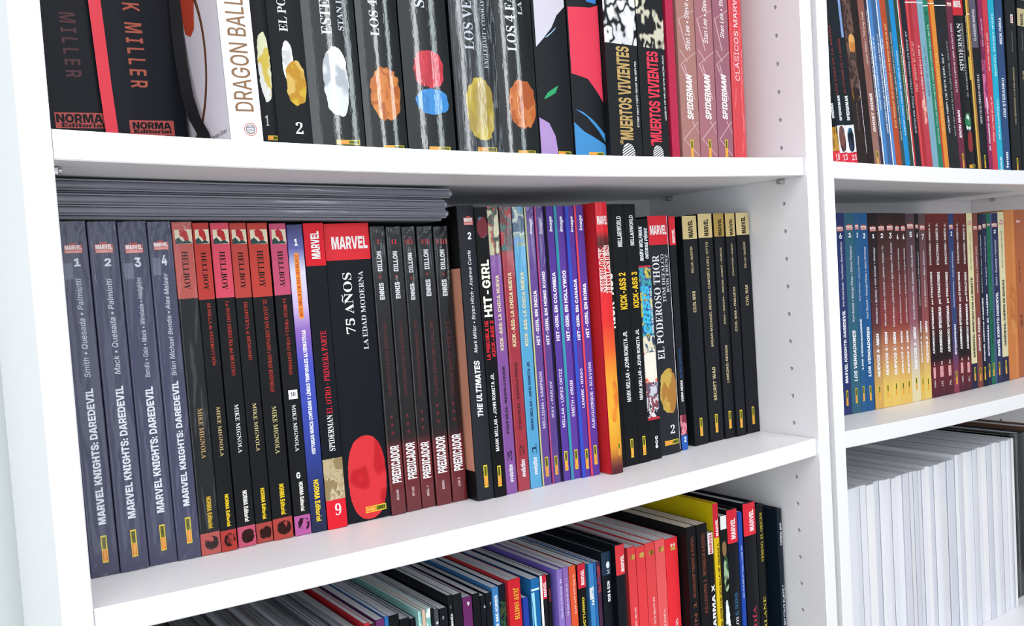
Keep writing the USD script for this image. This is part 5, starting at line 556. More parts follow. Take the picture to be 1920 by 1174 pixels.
{'r': 'C', 'x': np.float64(498.4), 'y': 53, 'z': np.float64(-354.7), 'w': np.float64(12.0), 'h': np.float64(277.4), 's': np.float64(0.0), 'k': 'h', 'c': '1c2028', 'n': 'hardcover_book', 't': 'black hardcover with tall red top label, left of five reds', 'e': [['p', 'spine_band', 'd83a42', 246, np.float64(277.4), 0, 1], ['t', 'publisher_name', 'MARVEL', 248.9, 266.3, 0.68, np.float64(4.81), 'f4eeee', 'X', 'u']]},
{'r': 'C', 'x': np.float64(521.7), 'y': 62, 'z': np.float64(-354.5), 'w': np.float64(11.3), 'h': np.float64(267.7), 's': np.float64(0.0), 'k': 'p', 'c': 'dd4146', 'n': 'paperback_book', 't': 'red softcover with gilt mark, first of five beside the black hardcover', 'e': [['b', 253.9, 259.2, 0.35, 0.85, ['c8a050', '8a5a20', 'd8b870'], 420, 0, 3], ['d', 'title', 115.7, 202.6, 0.6, np.float64(2.25), 'f0d0d0']], 'g': 'red softcovers with gilt marks', 'f': 'm'},
{'r': 'C', 'x': np.float64(533.9), 'y': 62, 'z': np.float64(-354.4), 'w': np.float64(12.6), 'h': np.float64(265.5), 's': np.float64(0.0), 'k': 'p', 'c': 'df4046', 'n': 'paperback_book', 't': 'red softcover with gilt mark, second of five', 'e': [['b', 253.5, 258.8, 0.35, 0.85, ['c8a050', '8a5a20', 'd8b870'], 421, 0, 3], ['d', 'title', 111.6, 175.9, 0.6, np.float64(2.52), 'f0d0d0']], 'g': 'red softcovers with gilt marks', 'f': 'm'},
{'r': 'C', 'x': np.float64(547.2), 'y': 62, 'z': np.float64(-354.3), 'w': np.float64(13.5), 'h': np.float64(266.5), 's': np.float64(0.0), 'k': 'p', 'c': 'dc464a', 'n': 'paperback_book', 't': 'red softcover with gilt mark, middle of five', 'e': [['b', 252.9, 258.2, 0.35, 0.85, ['c8a050', '8a5a20', 'd8b870'], 422, 0, 3], ['d', 'title', 107.2, 207.2, 0.6, np.float64(2.71), 'f0d0d0']], 'g': 'red softcovers with gilt marks', 'f': 'm'},
{'r': 'C', 'x': np.float64(561.5), 'y': 62, 'z': np.float64(-354.2), 'w': np.float64(14.1), 'h': np.float64(266.8), 's': np.float64(0.0), 'k': 'p', 'c': 'e45a5c', 'n': 'paperback_book', 't': 'paler red softcover with gilt mark, fourth of five', 'e': [['b', 253.3, 258.6, 0.35, 0.85, ['c8a050', '8a5a20', 'd8b870'], 423, 0, 3], ['d', 'title', 102.5, 190.4, 0.6, np.float64(2.83), 'f0d0d0']], 'g': 'red softcovers with gilt marks', 'f': 'm'},
{'r': 'C', 'x': np.float64(576.3), 'y': 62, 'z': np.float64(-354.1), 'w': np.float64(18.3), 'h': np.float64(264.6), 's': np.float64(0.0), 'k': 'p', 'c': 'e6303a', 'n': 'paperback_book', 't': 'bright red wider softcover, last of five', 'e': [['h', 'logo', 'H', 254.9, 258.5, 0.4, 0.75, 'f0d8c0', 'X'], ['b', 250.9, 254.5, 0.4, 0.8, ['c8a050', '8a5a20'], 424, 0, 3], ['d', 'title', 97.1, 175.1, 0.6, np.float64(3.66), 'f0d0d0']], 'g': 'red softcovers with gilt marks', 'f': 'm'},
{'r': 'C', 'x': np.float64(597.1), 'y': 50, 'z': np.float64(-353.9), 'w': np.float64(13.8), 'h': np.float64(275.4), 's': np.float64(0.0), 'k': 'p', 'c': '1c1a1f', 'n': 'paperback_book', 't': 'wide black softcover with copper letters, right of the five reds', 'e': [['t', 'title', 'MCGREGOR TRIPPE & RUSSEL', 196.4, 264.6, 0.55, np.float64(4.13), '7a4434', 'B', 'u'], ['t', 'title', 'KILLRAVEN 1', 95.3, 191.7, 0.55, np.float64(4.13), '7a4434', 'B', 'u']], 'l': '1a191e'},
{'r': 'C', 'x': np.float64(616.7), 'y': 54, 'z': np.float64(-353.7), 'w': np.float64(16.2), 'h': np.float64(273.0), 's': np.float64(0.0), 'k': 'p', 'c': '1c1a1f', 'n': 'paperback_book', 't': 'second black softcover with copper letters, left of a white-red label', 'e': [['t', 'title', 'MCGREGOR & RUSSEL', 215, 263.1, 0.55, np.float64(4.87), '7a4434', 'B', 'u'], ['t', 'title', 'KILLRAVEN 2', 172.5, 210.2, 0.55, np.float64(4.87), '7a4434', 'B', 'u']]},
{'r': 'C', 'x': np.float64(636.3), 'y': 57, 'z': np.float64(-353.6), 'w': np.float64(8.1), 'h': np.float64(259.4), 's': np.float64(0.0), 'k': 'p', 'c': '1d1c20', 'n': 'paperback_book', 't': 'black softcover with white-red label and white letters', 'e': [['p', 'publisher_band', 'f0e8ea', 235.1, np.float64(259.4), 0, 1], ['t', 'publisher_name', 'MARVEL', 236.1, 258.4, 0.5, np.float64(4.06), 'b83040', 'X', 'u'], ['t', 'title', 'REGRESO A ARMA X', 81.1, 200.1, 0.55, np.float64(4.88), 'eceef0', 'X', 'u']]},
{'r': 'C', 'x': np.float64(647.1), 'y': 57, 'z': np.float64(-353.5), 'w': np.float64(8.8), 'h': np.float64(290.5), 's': np.float64(0.0), 'k': 'h', 'c': 'd8b820', 'n': 'hardcover_book', 't': 'yellow hardcover with red top, its yellow cover showing', 'e': [['p', 'spine_band', 'd02838', 251.4, np.float64(290.5), 0, 1], ['t', 'publisher_name', 'MARVEL', 253.1, 272.4, 0.55, np.float64(4.41), 'f6eaea', 'X', 'u'], ['d', 'title', 77.5, 244.2, 0.62, np.float64(3.53), '2a2618']], 'l': 'd8c010'},
{'r': 'C', 'x': np.float64(656.2), 'y': 57, 'z': np.float64(-353.3), 'w': np.float64(11.5), 'h': np.float64(274.0), 's': np.float64(0.0), 'k': 'p', 'c': '1a1f1c', 'n': 'paperback_book', 't': 'black softcover with green plant-like patch and white price label', 'e': [['p', 'price_label', 'f0eef0', 258.4, np.float64(274.0), 0.1, 1], ['b', 226.5, 244.5, 0.2, 0.8, ['b89870', '8a6a48'], 430, 1, 2], ['b', 184.8, 227.9, 0.3, 1, ['2c4a34', '9ab890', '1a1f1c'], 431, 1, 2], ['b', 74.1, 176.4, 0.2, 0.9, ['c8d4dc', '2c4a34', 'e8eef0'], 432, 1, 2]]},
{'r': 'C', 'x': np.float64(669.3), 'y': 57, 'z': np.float64(-353.1), 'w': np.float64(16.8), 'h': np.float64(277.9), 's': np.float64(0.0), 'k': 'h', 'c': '1c1f27', 'n': 'hardcover_book', 't': 'black hardcover with red label and blue EL PUENTE letters', 'e': [['p', 'spine_band', 'd82a3c', 239.1, np.float64(277.9), 0, 1], ['t', 'publisher_name', 'MARVEL', 243.7, 267.4, 0.52, np.float64(7.41), 'f6eaec', 'X', 'u'], ['t', 'title', 'EL PUENTE', 154.6, 181.3, 0.5, np.float64(4.71), '3a7ea8', 'S', 'u'], ['t', 'title', 'LOS', 139.8, 152.5, 0.5, np.float64(4.71), 'd8dade', 'S', 'u']]},
{'r': 'C', 'x': np.float64(687.2), 'y': 57, 'z': np.float64(-353.0), 'w': np.float64(6.3), 'h': np.float64(272.3), 's': np.float64(0.0), 'k': 'p', 'c': '2347a8', 'n': 'paperback_book', 't': 'thin royal blue softcover between two red-labelled books', 'e': [['d', 'title', 171.7, 233.1, 0.5, np.float64(2.21), 'b8c8e8']]},
{'r': 'C', 'x': np.float64(695.6), 'y': 56, 'z': np.float64(-352.7), 'w': np.float64(20.5), 'h': np.float64(280.0), 's': np.float64(0.0), 'k': 'h', 'c': '1a1d26', 'n': 'hardcover_book', 't': 'black hardcover with large red label, right of the royal blue one', 'e': [['p', 'spine_band', 'dc2c3e', 241.9, np.float64(280.0), 0, 1], ['t', 'publisher_name', 'MARVEL', 246.6, 271.4, 0.62, np.float64(7.78), 'f6eaec', 'X', 'u'], ['t', 'title', 'NUEVO DÍA', 79.3, 157.7, 0.55, np.float64(5.32), 'a83444', 'S', 'u']]},
{'r': 'C', 'x': np.float64(724.1), 'y': 62, 'z': np.float64(-352.4), 'w': np.float64(13.2), 'h': np.float64(271.5), 's': np.float64(0.0), 'k': 'h', 'c': '1b1d22', 'n': 'hardcover_book', 't': 'black hardcover with yellow serif letters near right panel', 'e': [['t', 'title', 'VENENO, EL ORIGEN', 203, 262.2, 0.55, np.float64(4.49), 'c8b63c', 'S', 'u'], ['t', 'author_name', 'McFARLANE', 89.1, 161, 0.55, np.float64(4.49), 'c8b63c', 'S', 'u']]},
{'r': 'C', 'x': np.float64(752.1), 'y': 54, 'z': np.float64(-352.1), 'w': np.float64(8.1), 'h': np.float64(262.5), 's': np.float64(0.0), 'k': 'h', 'c': '22303f', 'n': 'hardcover_book', 't': 'dark blue tall hardcover, last book beside the right panel', 'e': [['d', 'title', 219, 245.9, 0.5, np.float64(3.26), 'd0d8e0'], ['d', 'author_name', 51, 170.9, 0.5, np.float64(3.26), 'd0d8e0']], 'l': '1c2a3a'},
{'r': 'D', 'x': np.float64(898.4), 'y': 60, 'z': np.float64(315.7), 'w': np.float64(13.9), 'h': 292, 's': np.float64(-0.1148), 'k': 'p', 'c': '1e2228', 'n': 'paperback_book', 't': 'black paperback numbered 10, first of the upper right row', 'e': [['t', 'title', 'SPIDERMAN', 63.8, 82.4, 0.6, np.float64(4.71), 'ececec', 'X', 'u'], ['b', 23.1, 53.1, 0, 1, ['8a6a30', 'c09040', '30261c'], 301, 0, 2], ['p', 'spine_band', 'd83244', 0, 22.8, 0, 1], ['h', 'volume_number', '10', 11.2, 19.1, 0.3, 0.9, 'f4dede', 'S']], 'g': 'black paperbacks with red numbered feet'},
{'r': 'D', 'x': np.float64(912.7), 'y': 60, 'z': np.float64(315.5), 'w': np.float64(15.1), 'h': 292, 's': np.float64(-0.1145), 'k': 'p', 'c': '26303a', 'n': 'paperback_book', 't': 'black paperback numbered 13 with small white panel', 'e': [['t', 'title', 'SPIDERMAN', 61.7, 93, 0.6, np.float64(5.15), 'ececec', 'X', 'u'], ['t', 'subtitle', 'LOS DÍAS DE LA ARAÑA', 95, 180.8, 0.45, np.float64(3.94), '8a3a34', 'B', 'u'], ['p', 'picture_panel', 'e4e2e4', 21.4, 56, 0, 1], ['b', 21.8, 55.7, 0.12, 0.95, ['40485a', '7a4a40', '242a38'], 302, 1, 2], ['p', 'spine_band', 'd83244', 0, 21.1, 0, 1], ['h', 'volume_number', '13', 11.7, 18.6, 0.3, 0.95, 'f4dede', 'S']], 'g': 'black paperbacks with red numbered feet'},
{'r': 'D', 'x': np.float64(928.1), 'y': 60, 'z': np.float64(315.3), 'w': np.float64(19.7), 'h': 292, 's': np.float64(-0.1145), 'k': 'p', 'c': '26303a', 'n': 'paperback_book', 't': 'black paperback numbered 21 with white panel and blue stripe at top', 'e': [['p', 'edge_stripe', '7f98cc', 166.9, 239.3, 0.72, 1], ['t', 'title', 'SPIDERMAN', 62.7, 93.8, 0.5, np.float64(6.3), 'ececec', 'X', 'u'], ['t', 'subtitle', 'EL LEGADO DE LA ARAÑA', 97.2, 166.1, 0.4, np.float64(4.33), '8a3a34', 'B', 'u'], ['p', 'picture_panel', 'e6e4e8', 22.1, 57, 0, 1], ['b', 22.1, 53.8, 0.2, 0.85, ['28344c', '1c2230', '3c6a8c'], 303, 1, 2], ['p', 'spine_band', 'd83244', 0.1, 21.8, 0, 1], ['h', 'volume_number', '21', 12.1, 18.7, 0.4, 0.95, 'f4dede', 'S']], 'g': 'black paperbacks with red numbered feet'},
{'r': 'D', 'x': np.float64(948.4), 'y': 60, 'z': np.float64(315.0), 'w': np.float64(21.8), 'h': 292, 's': np.float64(-0.1146), 'k': 'p', 'c': '3e3130', 'n': 'paperback_book', 't': 'dark brown paperback with pale feather-like streak and orange scribble', 'e': [['b', 101.1, 235.8, 0.1, 0.95, ['4a3a38', '3e3130', '5a4440', '6a5048'], 304, 0, 1.2], ['q', 'artwork', 'cfc8b0', [[0.3, 208.8], [0.42, 208.1], [0.68, 181], [0.66, 172.9], [0.55, 175.1], [0.32, 199.3]]], ['b', 150, 174.3, 0.35, 0.95, ['c07a3a', 'd8a060', '3e3130'], 305, 1, 2], ['b', 88.5, 106.8, 0.15, 0.9, ['a06a2c', '3e3130'], 306, 1, 1], ['p', 'edge_stripe', 'd8d0dc', 20.1, 114.9, 0.93, 1], ['d', 'small_print', 50.3, 86.1, 0.45, np.float64(2.18), '7a6a6a']]},
{'r': 'D', 'x': np.float64(970.9), 'y': 60, 'z': np.float64(314.7), 'w': np.float64(13.3), 'h': 292, 's': np.float64(-0.1149), 'k': 'p', 'c': '35292a', 'n': 'paperback_book', 't': 'very dark brown thin paperback left of the rose-brown one', 'e': []},
{'r': 'D', 'x': np.float64(984.6), 'y': 60, 'z': np.float64(314.6), 'w': np.float64(13.7), 'h': 292, 's': np.float64(-0.1151), 'k': 'p', 'c': '94594e', 'n': 'paperback_book', 't': 'rose-brown paperback with white slanted title', 'e': [['g', [[0, '9a7468'], [0.3, '8a5f58'], [0.8, '8a554c'], [1, '965444']]], ['t', 'title', 'GHOST RIDER', 51.4, 101.8, 0.5, np.float64(5.5), 'f0e8e6', 'J', 'u'], ['t', 'author_name', 'Jason Aaron • Tan Eng Huat', 138.2, 206.3, 0.5, np.float64(3.57), 'e8dcd8', 'I', 'u'], ['n', 9.4, 26.6, 0.5]]},
{'r': 'D', 'x': np.float64(998.7), 'y': 60, 'z': np.float64(314.4), 'w': np.float64(5.9), 'h': 292, 's': np.float64(-0.1153), 'k': 'p', 'c': '352d40', 'n': 'paperback_book', 't': 'very thin dark plum spine with white letters, right of rose-brown', 'e': [['d', 'small_print', 46.7, 209.8, 0.55, np.float64(1.76), 'e6e6ee']], 'g': 'thin collected issues on the upper right shelf', 'f': 'g'},
{'r': 'D', 'x': np.float64(1004.9), 'y': 60, 'z': np.float64(314.3), 'w': np.float64(9.9), 'h': 287, 's': np.float64(-0.1154), 'k': 'p', 'c': '4a82c2', 'n': 'paperback_book', 't': 'light blue thin spine with white left line, first of two', 'e': [['p', 'edge_stripe', 'eef2f6', 2.2, 249.6, 0, 0.16], ['d', 'small_print', 80.8, 176.2, 0.55, np.float64(2.96), 'f0f4fa']], 'g': 'thin collected issues on the upper right shelf', 'f': 'g'},
{'r': 'D', 'x': np.float64(1015.1), 'y': 60, 'z': np.float64(314.2), 'w': np.float64(10.2), 'h': 287, 's': np.float64(-0.1156), 'k': 'p', 'c': '3d5f8e', 'n': 'paperback_book', 't': 'steel blue thin spine between two light blue ones', 'e': [['d', 'small_print', 51.7, 181.1, 0.55, np.float64(3.06), 'e6ecf4']], 'g': 'thin collected issues on the upper right shelf', 'f': 'g'},
{'r': 'D', 'x': np.float64(1025.6), 'y': 60, 'z': np.float64(314.2), 'w': np.float64(7.8), 'h': 287, 's': np.float64(-0.1157), 'k': 'p', 'c': '5a86c4', 'n': 'paperback_book', 't': 'light blue thin spine with white left line, second of two', 'e': [['p', 'edge_stripe', 'eef2f6', 2.7, 252.4, 0, 0.16], ['d', 'small_print', 80.9, 176, 0.55, np.float64(2.35), 'f0f4fa']], 'g': 'thin collected issues on the upper right shelf', 'f': 'g'},
{'r': 'D', 'x': np.float64(1033.8), 'y': 60, 'z': np.float64(314.1), 'w': np.float64(12.4), 'h': 290, 's': np.float64(-0.1157), 'k': 'p', 'c': 'b24a2c', 'n': 'paperback_book', 't': 'rust orange thin spine right of the blues', 'e': [['d', 'small_print', 59.2, 196.2, 0.55, np.float64(3.71), 'ecc08a']], 'g': 'thin collected issues on the upper right shelf', 'f': 'g'},
{'r': 'D', 'x': np.float64(1046.4), 'y': 60, 'z': np.float64(314.0), 'w': np.float64(8.2), 'h': 288, 's': np.float64(-0.1157), 'k': 'p', 'c': '3a4a4c', 'n': 'paperback_book', 't': 'slate green thin spine left of the azure one', 'e': [['d', 'small_print', 43.4, 186.7, 0.55, np.float64(2.46), 'cfd6d4']], 'g': 'thin collected issues on the upper right shelf', 'f': 'g'},
{'r': 'D', 'x': np.float64(1054.9), 'y': 60, 'z': np.float64(313.9), 'w': np.float64(10.7), 'h': 290, 's': np.float64(-0.1156), 'k': 'p', 'c': '1888c8', 'n': 'paperback_book', 't': 'azure thin spine, brightest blue of the row', 'e': [['d', 'small_print', 50.5, 163, 0.55, np.float64(3.2), 'cfe6f4']], 'g': 'thin collected issues on the upper right shelf', 'f': 'g'},
{'r': 'D', 'x': np.float64(1066.0), 'y': 60, 'z': np.float64(313.8), 'w': np.float64(8.2), 'h': 288, 's': np.float64(-0.1154), 'k': 'p', 'c': '2c4438', 'n': 'paperback_book', 't': 'dark green thin spine right of azure', 'e': [['d', 'small_print', 71.7, 171.7, 0.55, np.float64(2.46), 'c9cfa0']], 'g': 'thin collected issues on the upper right shelf', 'f': 'g'},
{'r': 'D', 'x': np.float64(1074.5), 'y': 60, 'z': np.float64(313.8), 'w': np.float64(5.2), 'h': 285, 's': np.float64(-0.1153), 'k': 'p', 'c': 'c23a40', 'n': 'paperback_book', 't': 'red thin spine with white left line, right of dark green', 'e': [['p', 'edge_stripe', 'eef2f6', 3.8, 259, 0, 0.16], ['d', 'small_print', 84.9, 168.5, 0.55, np.float64(1.55), 'f4d8d4']], 'g': 'thin collected issues on the upper right shelf', 'f': 'g'},
{'r': 'D', 'x': np.float64(1080.0), 'y': 60, 'z': np.float64(313.7), 'w': np.float64(12.6), 'h': 287, 's': np.float64(-0.1149), 'k': 'p', 'c': '2a2a38', 'n': 'paperback_book', 't': 'dark navy thin spine between two reds', 'e': [['d', 'small_print', 54.8, 192, 0.55, np.float64(3.78), 'b8bac4']], 'g': 'thin collected issues on the upper right shelf', 'f': 'g'},
{'r': 'D', 'x': np.float64(1092.9), 'y': 60, 'z': np.float64(313.7), 'w': np.float64(13.7), 'h': 282, 's': np.float64(-0.1143), 'k': 'p', 'c': 'a82a34', 'n': 'paperback_book', 't': 'dark red spine with light red left stripe', 'e': [['p', 'edge_stripe', 'd84a52', 4.3, 262.1, 0.1, 0.35], ['d', 'small_print', 111.4, 179.4, 0.55, np.float64(4.11), 'e8b0a8'], ['p', 'bag_seal', 'eef2f4', 230.9, 232.2, -0, 1]], 'g': 'thin collected issues on the upper right shelf', 'f': 'g'},
{'r': 'D', 'x': np.float64(1106.9), 'y': 60, 'z': np.float64(313.6), 'w': np.float64(13.4), 'h': 282, 's': np.float64(-0.1134), 'k': 'p', 'c': 'b83a48', 'n': 'paperback_book', 't': 'rose red thin spine left of pale blue', 'e': [['d', 'small_print', 72.2, 175.2, 0.55, np.float64(4.02), 'f0d0d0'], ['p', 'bag_seal', 'eef2f4', 232.8, 234.1, -0, 1], ['b', 66.6, 106.2, 0.1, 0.9, ['c85a50', 'e8a090', 'b83a48'], 320, 1, 2]], 'g': 'thin collected issues on the upper right shelf', 'f': 'g'},
{'r': 'D', 'x': np.float64(1120.8), 'y': 60, 'z': np.float64(313.5), 'w': np.float64(14.5), 'h': 281, 's': np.float64(-0.1121), 'k': 'p', 'c': '7aa6ba', 'n': 'paperback_book', 't': 'pale grey-blue thin spine', 'e': [['d', 'small_print', 107.2, 174.2, 0.55, np.float64(4.34), '5a8698'], ['p', 'bag_seal', 'eef2f4', 233.7, 234.9, -0, 1]], 'g': 'thin collected issues on the upper right shelf', 'f': 'g'},
{'r': 'D', 'x': np.float64(1135.6), 'y': 60, 'z': np.float64(313.5), 'w': np.float64(11.2), 'h': 275, 's': np.float64(-0.1106), 'k': 'p', 'c': '1f7a5e', 'n': 'paperback_book', 't': 'green spine between pale blue and orange', 'e': [['d', 'small_print', 42.6, 206.7, 0.55, np.float64(3.37), 'b8d8c8'], ['p', 'bag_seal', 'eef2f4', 231.5, 232.8, -0, 1], ['b', 205.9, 225, 0.1, 0.7, ['1f7a5e', '145040'], 321, 1, 1]], 'g': 'thin collected issues on the upper right shelf', 'f': 'g'},
{'r': 'D', 'x': np.float64(1147.1), 'y': 60, 'z': np.float64(313.5), 'w': np.float64(14.9), 'h': 281, 's': np.float64(-0.1088), 'k': 'p', 'c': 'dc8a34', 'n': 'paperback_book', 't': 'golden orange spine with red left stripe', 'e': [['p', 'edge_stripe', 'b84020', 5.4, 269.8, 0, 0.22], ['d', 'small_print', 58.4, 168.7, 0.55, np.float64(4.48), 'f0b870'], ['p', 'bag_seal', 'eef2f4', 236.3, 237.6, -0, 1]], 'g': 'thin collected issues on the upper right shelf', 'f': 'g'},
{'r': 'D', 'x': np.float64(1162.3), 'y': 60, 'z': np.float64(313.4), 'w': np.float64(15.2), 'h': 277, 's': np.float64(-0.1063), 'k': 'p', 'c': '25262f', 'n': 'paperback_book', 't': 'black spine with thin white letters, left of two', 'e': [['d', 'small_print', 59, 169.7, 0.55, np.float64(4.55), 'd8d8dc'], ['p', 'bag_seal', 'eef2f4', 235.2, 236.5, -0, 1]], 'g': 'thin collected issues on the upper right shelf', 'f': 'g'},
{'r': 'D', 'x': np.float64(1177.9), 'y': 60, 'z': np.float64(313.4), 'w': np.float64(12.7), 'h': 277, 's': np.float64(-0.1034), 'k': 'p', 'c': '28282e', 'n': 'paperback_book', 't': 'black spine with faint grey letters, beside the maroon one', 'e': [['d', 'small_print', 55.1, 187.8, 0.55, np.float64(3.8), '9a9aa0'], ['p', 'bag_seal', 'eef2f4', 237, 238.3, -0, 1]], 'g': 'thin collected issues on the upper right shelf', 'f': 'g'},
{'r': 'D', 'x': np.float64(1191.1), 'y': 60, 'z': np.float64(313.4), 'w': np.float64(15.3), 'h': 280, 's': np.float64(-0.1001), 'k': 'p', 'c': '6a2a40', 'n': 'paperback_book', 't': 'maroon paperback with white slanted title, left of the black wide spine', 'e': [['m', 238, 245.4, 0.1, 0.9], ['t', 'title', 'IRON MAN', 51.8, 92.4, 0.5, np.float64(6.1), 'f2e8ec', 'J', 'u'], ['d', 'author_name', 117.5, 214.3, 0.5, np.float64(3.97), 'e6d6dc'], ['n', 9.5, 29.7, 0.55]]},
{'r': 'D', 'x': np.float64(1206.9), 'y': 60, 'z': np.float64(313.4), 'w': np.float64(27.2), 'h': 280, 's': np.float64(-0.094), 'k': 'h', 'c': '232427', 'n': 'hardcover_book', 't': 'wide black hardcover with red top, serif letters and small green-red patch', 'e': [['p', 'spine_band', 'c22a38', 227.4, 264.2, 0, 1], ['h', 'publisher_name', 'MARVEL', 238.6, 248.1, 0.1, 0.8, 'f0e6e6', 'X'], ['t', 'title', 'SPIDERMAN', 149.2, 216.3, 0.4, np.float64(9.78), 'd0d0d4', 'S', 'u'], ['t', 'subtitle', 'EL REGRESO DE LOS 6 SINIESTROS', 111.8, 216.3, 0.75, np.float64(4.35), 'b8b8bc', 'S', 'u'], ['b', 62.3, 88.4, 0.25, 0.85, ['2a7a50', 'e0e2e0', '28684a'], 330, 1, 1.6], ['b', 30.9, 62.3, 0.35, 0.85, ['b8323a', '8a2a30'], 331, 1, 1.6], ['nh', 9.2, 13.8, 0.3, 0.9]], 'b': 1},
{'r': 'D', 'x': np.float64(1234.4), 'y': 60, 'z': np.float64(313.5), 'w': np.float64(5.3), 'h': 275, 's': np.float64(-0.0884), 'k': 'p', 'c': '2a2422', 'n': 'paperback_book', 't': 'thin black-brown spine with pale yellow segments', 'e': [['p', 'title_block', 'd8c050', 138.2, 171.2, 0.2, 0.8], ['d', 'small_print', 180.4, 230.6, 0.5, np.float64(2.13), 'e0d8b0']]},
{'r': 'D', 'x': np.float64(1240.0), 'y': 60, 'z': np.float64(313.5), 'w': np.float64(8.5), 'h': 274, 's': np.float64(-0.0858), 'k': 'p', 'c': 'a8763a', 'n': 'paperback_book', 't': 'caramel orange spine with gold left edge', 'e': [['p', 'edge_stripe', 'd8b04a', 0, 267.4, 0, 0.35], ['p', 'bag_seal', 'eef2f4', 231.8, 233.3, 0, 1], ['d', 'small_print', 48.7, 145.9, 0.7, np.float64(1.36), 'c89a5c']], 'f': 'g'},
{'r': 'D', 'x': np.float64(1248.9), 'y': 60, 'z': np.float64(313.5), 'w': np.float64(16.5), 'h': 282, 's': np.float64(-0.0806), 'k': 'p', 'c': '202430', 'n': 'paperback_book', 't': 'slate-topped dark paperback with white serif title', 'e': [['p', 'spine_band', '5a5668', 185.8, 282, 0, 1], ['t', 'publisher_name', 'CLASICOS MARVEL', 195.4, 241.4, 0.5, np.float64(5.6), 'e6e4ea', 'B', 'u'], ['t', 'title', 'MOBY DICK: HERMAN MELVILLE', 75, 147.5, 0.5, np.float64(5.27), 'd4d6da', 'S', 'u'], ['n', 9.7, 29.1, 0.6]]},
{'r': 'D', 'x': np.float64(1265.8), 'y': 60, 'z': np.float64(313.5), 'w': np.float64(3.9), 'h': 276, 's': np.float64(-0.0759), 'k': 'p', 'c': '2c1c2c', 'n': 'paperback_book', 't': 'thin near-black plum spine beside the magenta one', 'e': []},
{'r': 'D', 'x': np.float64(1270.0), 'y': 60, 'z': np.float64(313.6), 'w': np.float64(10.9), 'h': 274, 's': np.float64(-0.0723), 'k': 'p', 'c': '8a2a5a', 'n': 'paperback_book', 't': 'magenta and plum paperback with white lettering', 'e': [['b', 132.4, 205.4, 0, 1, ['8a2a5a', '5a2444', 'a84a78'], 335, 0, 2], ['b', 89.8, 149.6, 0, 1, ['b84a80', '8a2a5a', 'c86a96'], 336, 0, 2.5], ['t', 'title', 'EL HOMBRE DE PUDOR', 36.3, 115.1, 0.55, np.float64(3.72), 'f4e6ee', 'J', 'u'], ['d', 'author_name', 189.1, 230.1, 0.55, np.float64(3.28), 'e0c4d0']]},
{'r': 'D', 'x': np.float64(1281.3), 'y': 60, 'z': np.float64(313.7), 'w': np.float64(13.9), 'h': 272, 's': np.float64(-0.0658), 'k': 'p', 'c': 'c83a4c', 'n': 'paperback_book', 't': 'bright red thin spine left of the turquoise one', 'e': [['d', 'author_name', 154.6, 211, 0.5, np.float64(3.61), 'f4d4d8'], ['d', 'title', 50.1, 117.2, 0.5, np.float64(3.61), 'f4d4d8']]},
{'r': 'D', 'x': np.float64(1295.5), 'y': 60, 'z': np.float64(313.7), 'w': np.float64(16.1), 'h': 272, 's': np.float64(-0.0573), 'k': 'p', 'c': '22a8c8', 'n': 'paperback_book', 't': 'turquoise paperback with white letters', 'e': [['t', 'title', 'MARVEL SECRET WARS', 148.4, 240.2, 0.55, np.float64(4.83), 'c8eef4', 'B', 'u'], ['t', 'author_name', 'BENDIS/RIBIC', 53.9, 114.1, 0.55, np.float64(4.19), 'c8eef4', 'B', 'u'], ['t', 'publisher_name', 'FORUM', 8.3, 27.4, 0.55, np.float64(4.83), 'd8f4f8', 'X', 'u']]},
{'r': 'D', 'x': np.float64(1311.9), 'y': 60, 'z': np.float64(313.9), 'w': np.float64(20.4), 'h': 270, 's': np.float64(-0.0456), 'k': 'p', 'c': '2c4a78', 'n': 'paperback_book', 't': 'denim blue paperback with bold white names', 'e': [['t', 'title', 'NICK FURIA', 196.7, 236.4, 0.55, np.float64(7.34), 'e8ecf2', 'X', 'u'], ['t', 'author_name', 'JIM STERANKO', 85.9, 146.4, 0.52, np.float64(7.34), 'eef0f4', 'B', 'u'], ['t', 'publisher_name', 'forum', 11.2, 35.3, 0.5, np.float64(7.34), 'eef0f4', 'X', 'u']]},
{'r': 'D', 'x': np.float64(1336.4), 'y': 60, 'z': np.float64(314.1), 'w': np.float64(29.1), 'h': 270, 's': np.float64(-0.0248), 'k': 'p', 'c': '212329', 'n': 'paperback_book', 't': 'wide matte black book with small white and red label, upper right', 'e': [['p', 'publisher_band', 'f0e4e6', 231.7, 244.7, 0.48, 0.72], ['t', 'publisher_name', 'MARVEL', 233.1, 243.2, 0.6, np.float64(4.08), 'b83244', 'X', 'u'], ['d', 'author_name', 187.5, 219.4, 0.55, np.float64(2.33), '8a8a90'], ['t', 'title', 'LOS VENGADORES 1: LA ERA HEROICA', 78.8, 164.9, 0.55, np.float64(4.66), 'a8a07a', 'B', 'u'], ['n', 5.9, 26.8, 0.55]]},
{'r': 'D', 'x': np.float64(1366.6), 'y': 60, 'z': np.float64(314.4), 'w': np.float64(23.8), 'h': 270, 's': np.float64(-0.0015), 'k': 'p', 'c': '212329', 'n': 'paperback_book', 't': 'matte black book with gold label, upper right corner', 'e': [['p', 'spine_band', 'c4b48c', 229.9, 256.7, 0, 1], ['t', 'publisher_name', 'MARVEL', 231.5, 250, 0.5, np.float64(8.1), '2c281f', 'X', 'u'], ['d', 'author_name', 192.8, 221.6, 0.5, np.float64(2.38), '8a8a90'], ['t', 'title', 'CIVIL WAR', 147, 161.6, 0.5, np.float64(4.76), 'b8ac84', 'B', 'u'], ['n', 5.4, 25.8, 0.5]]},
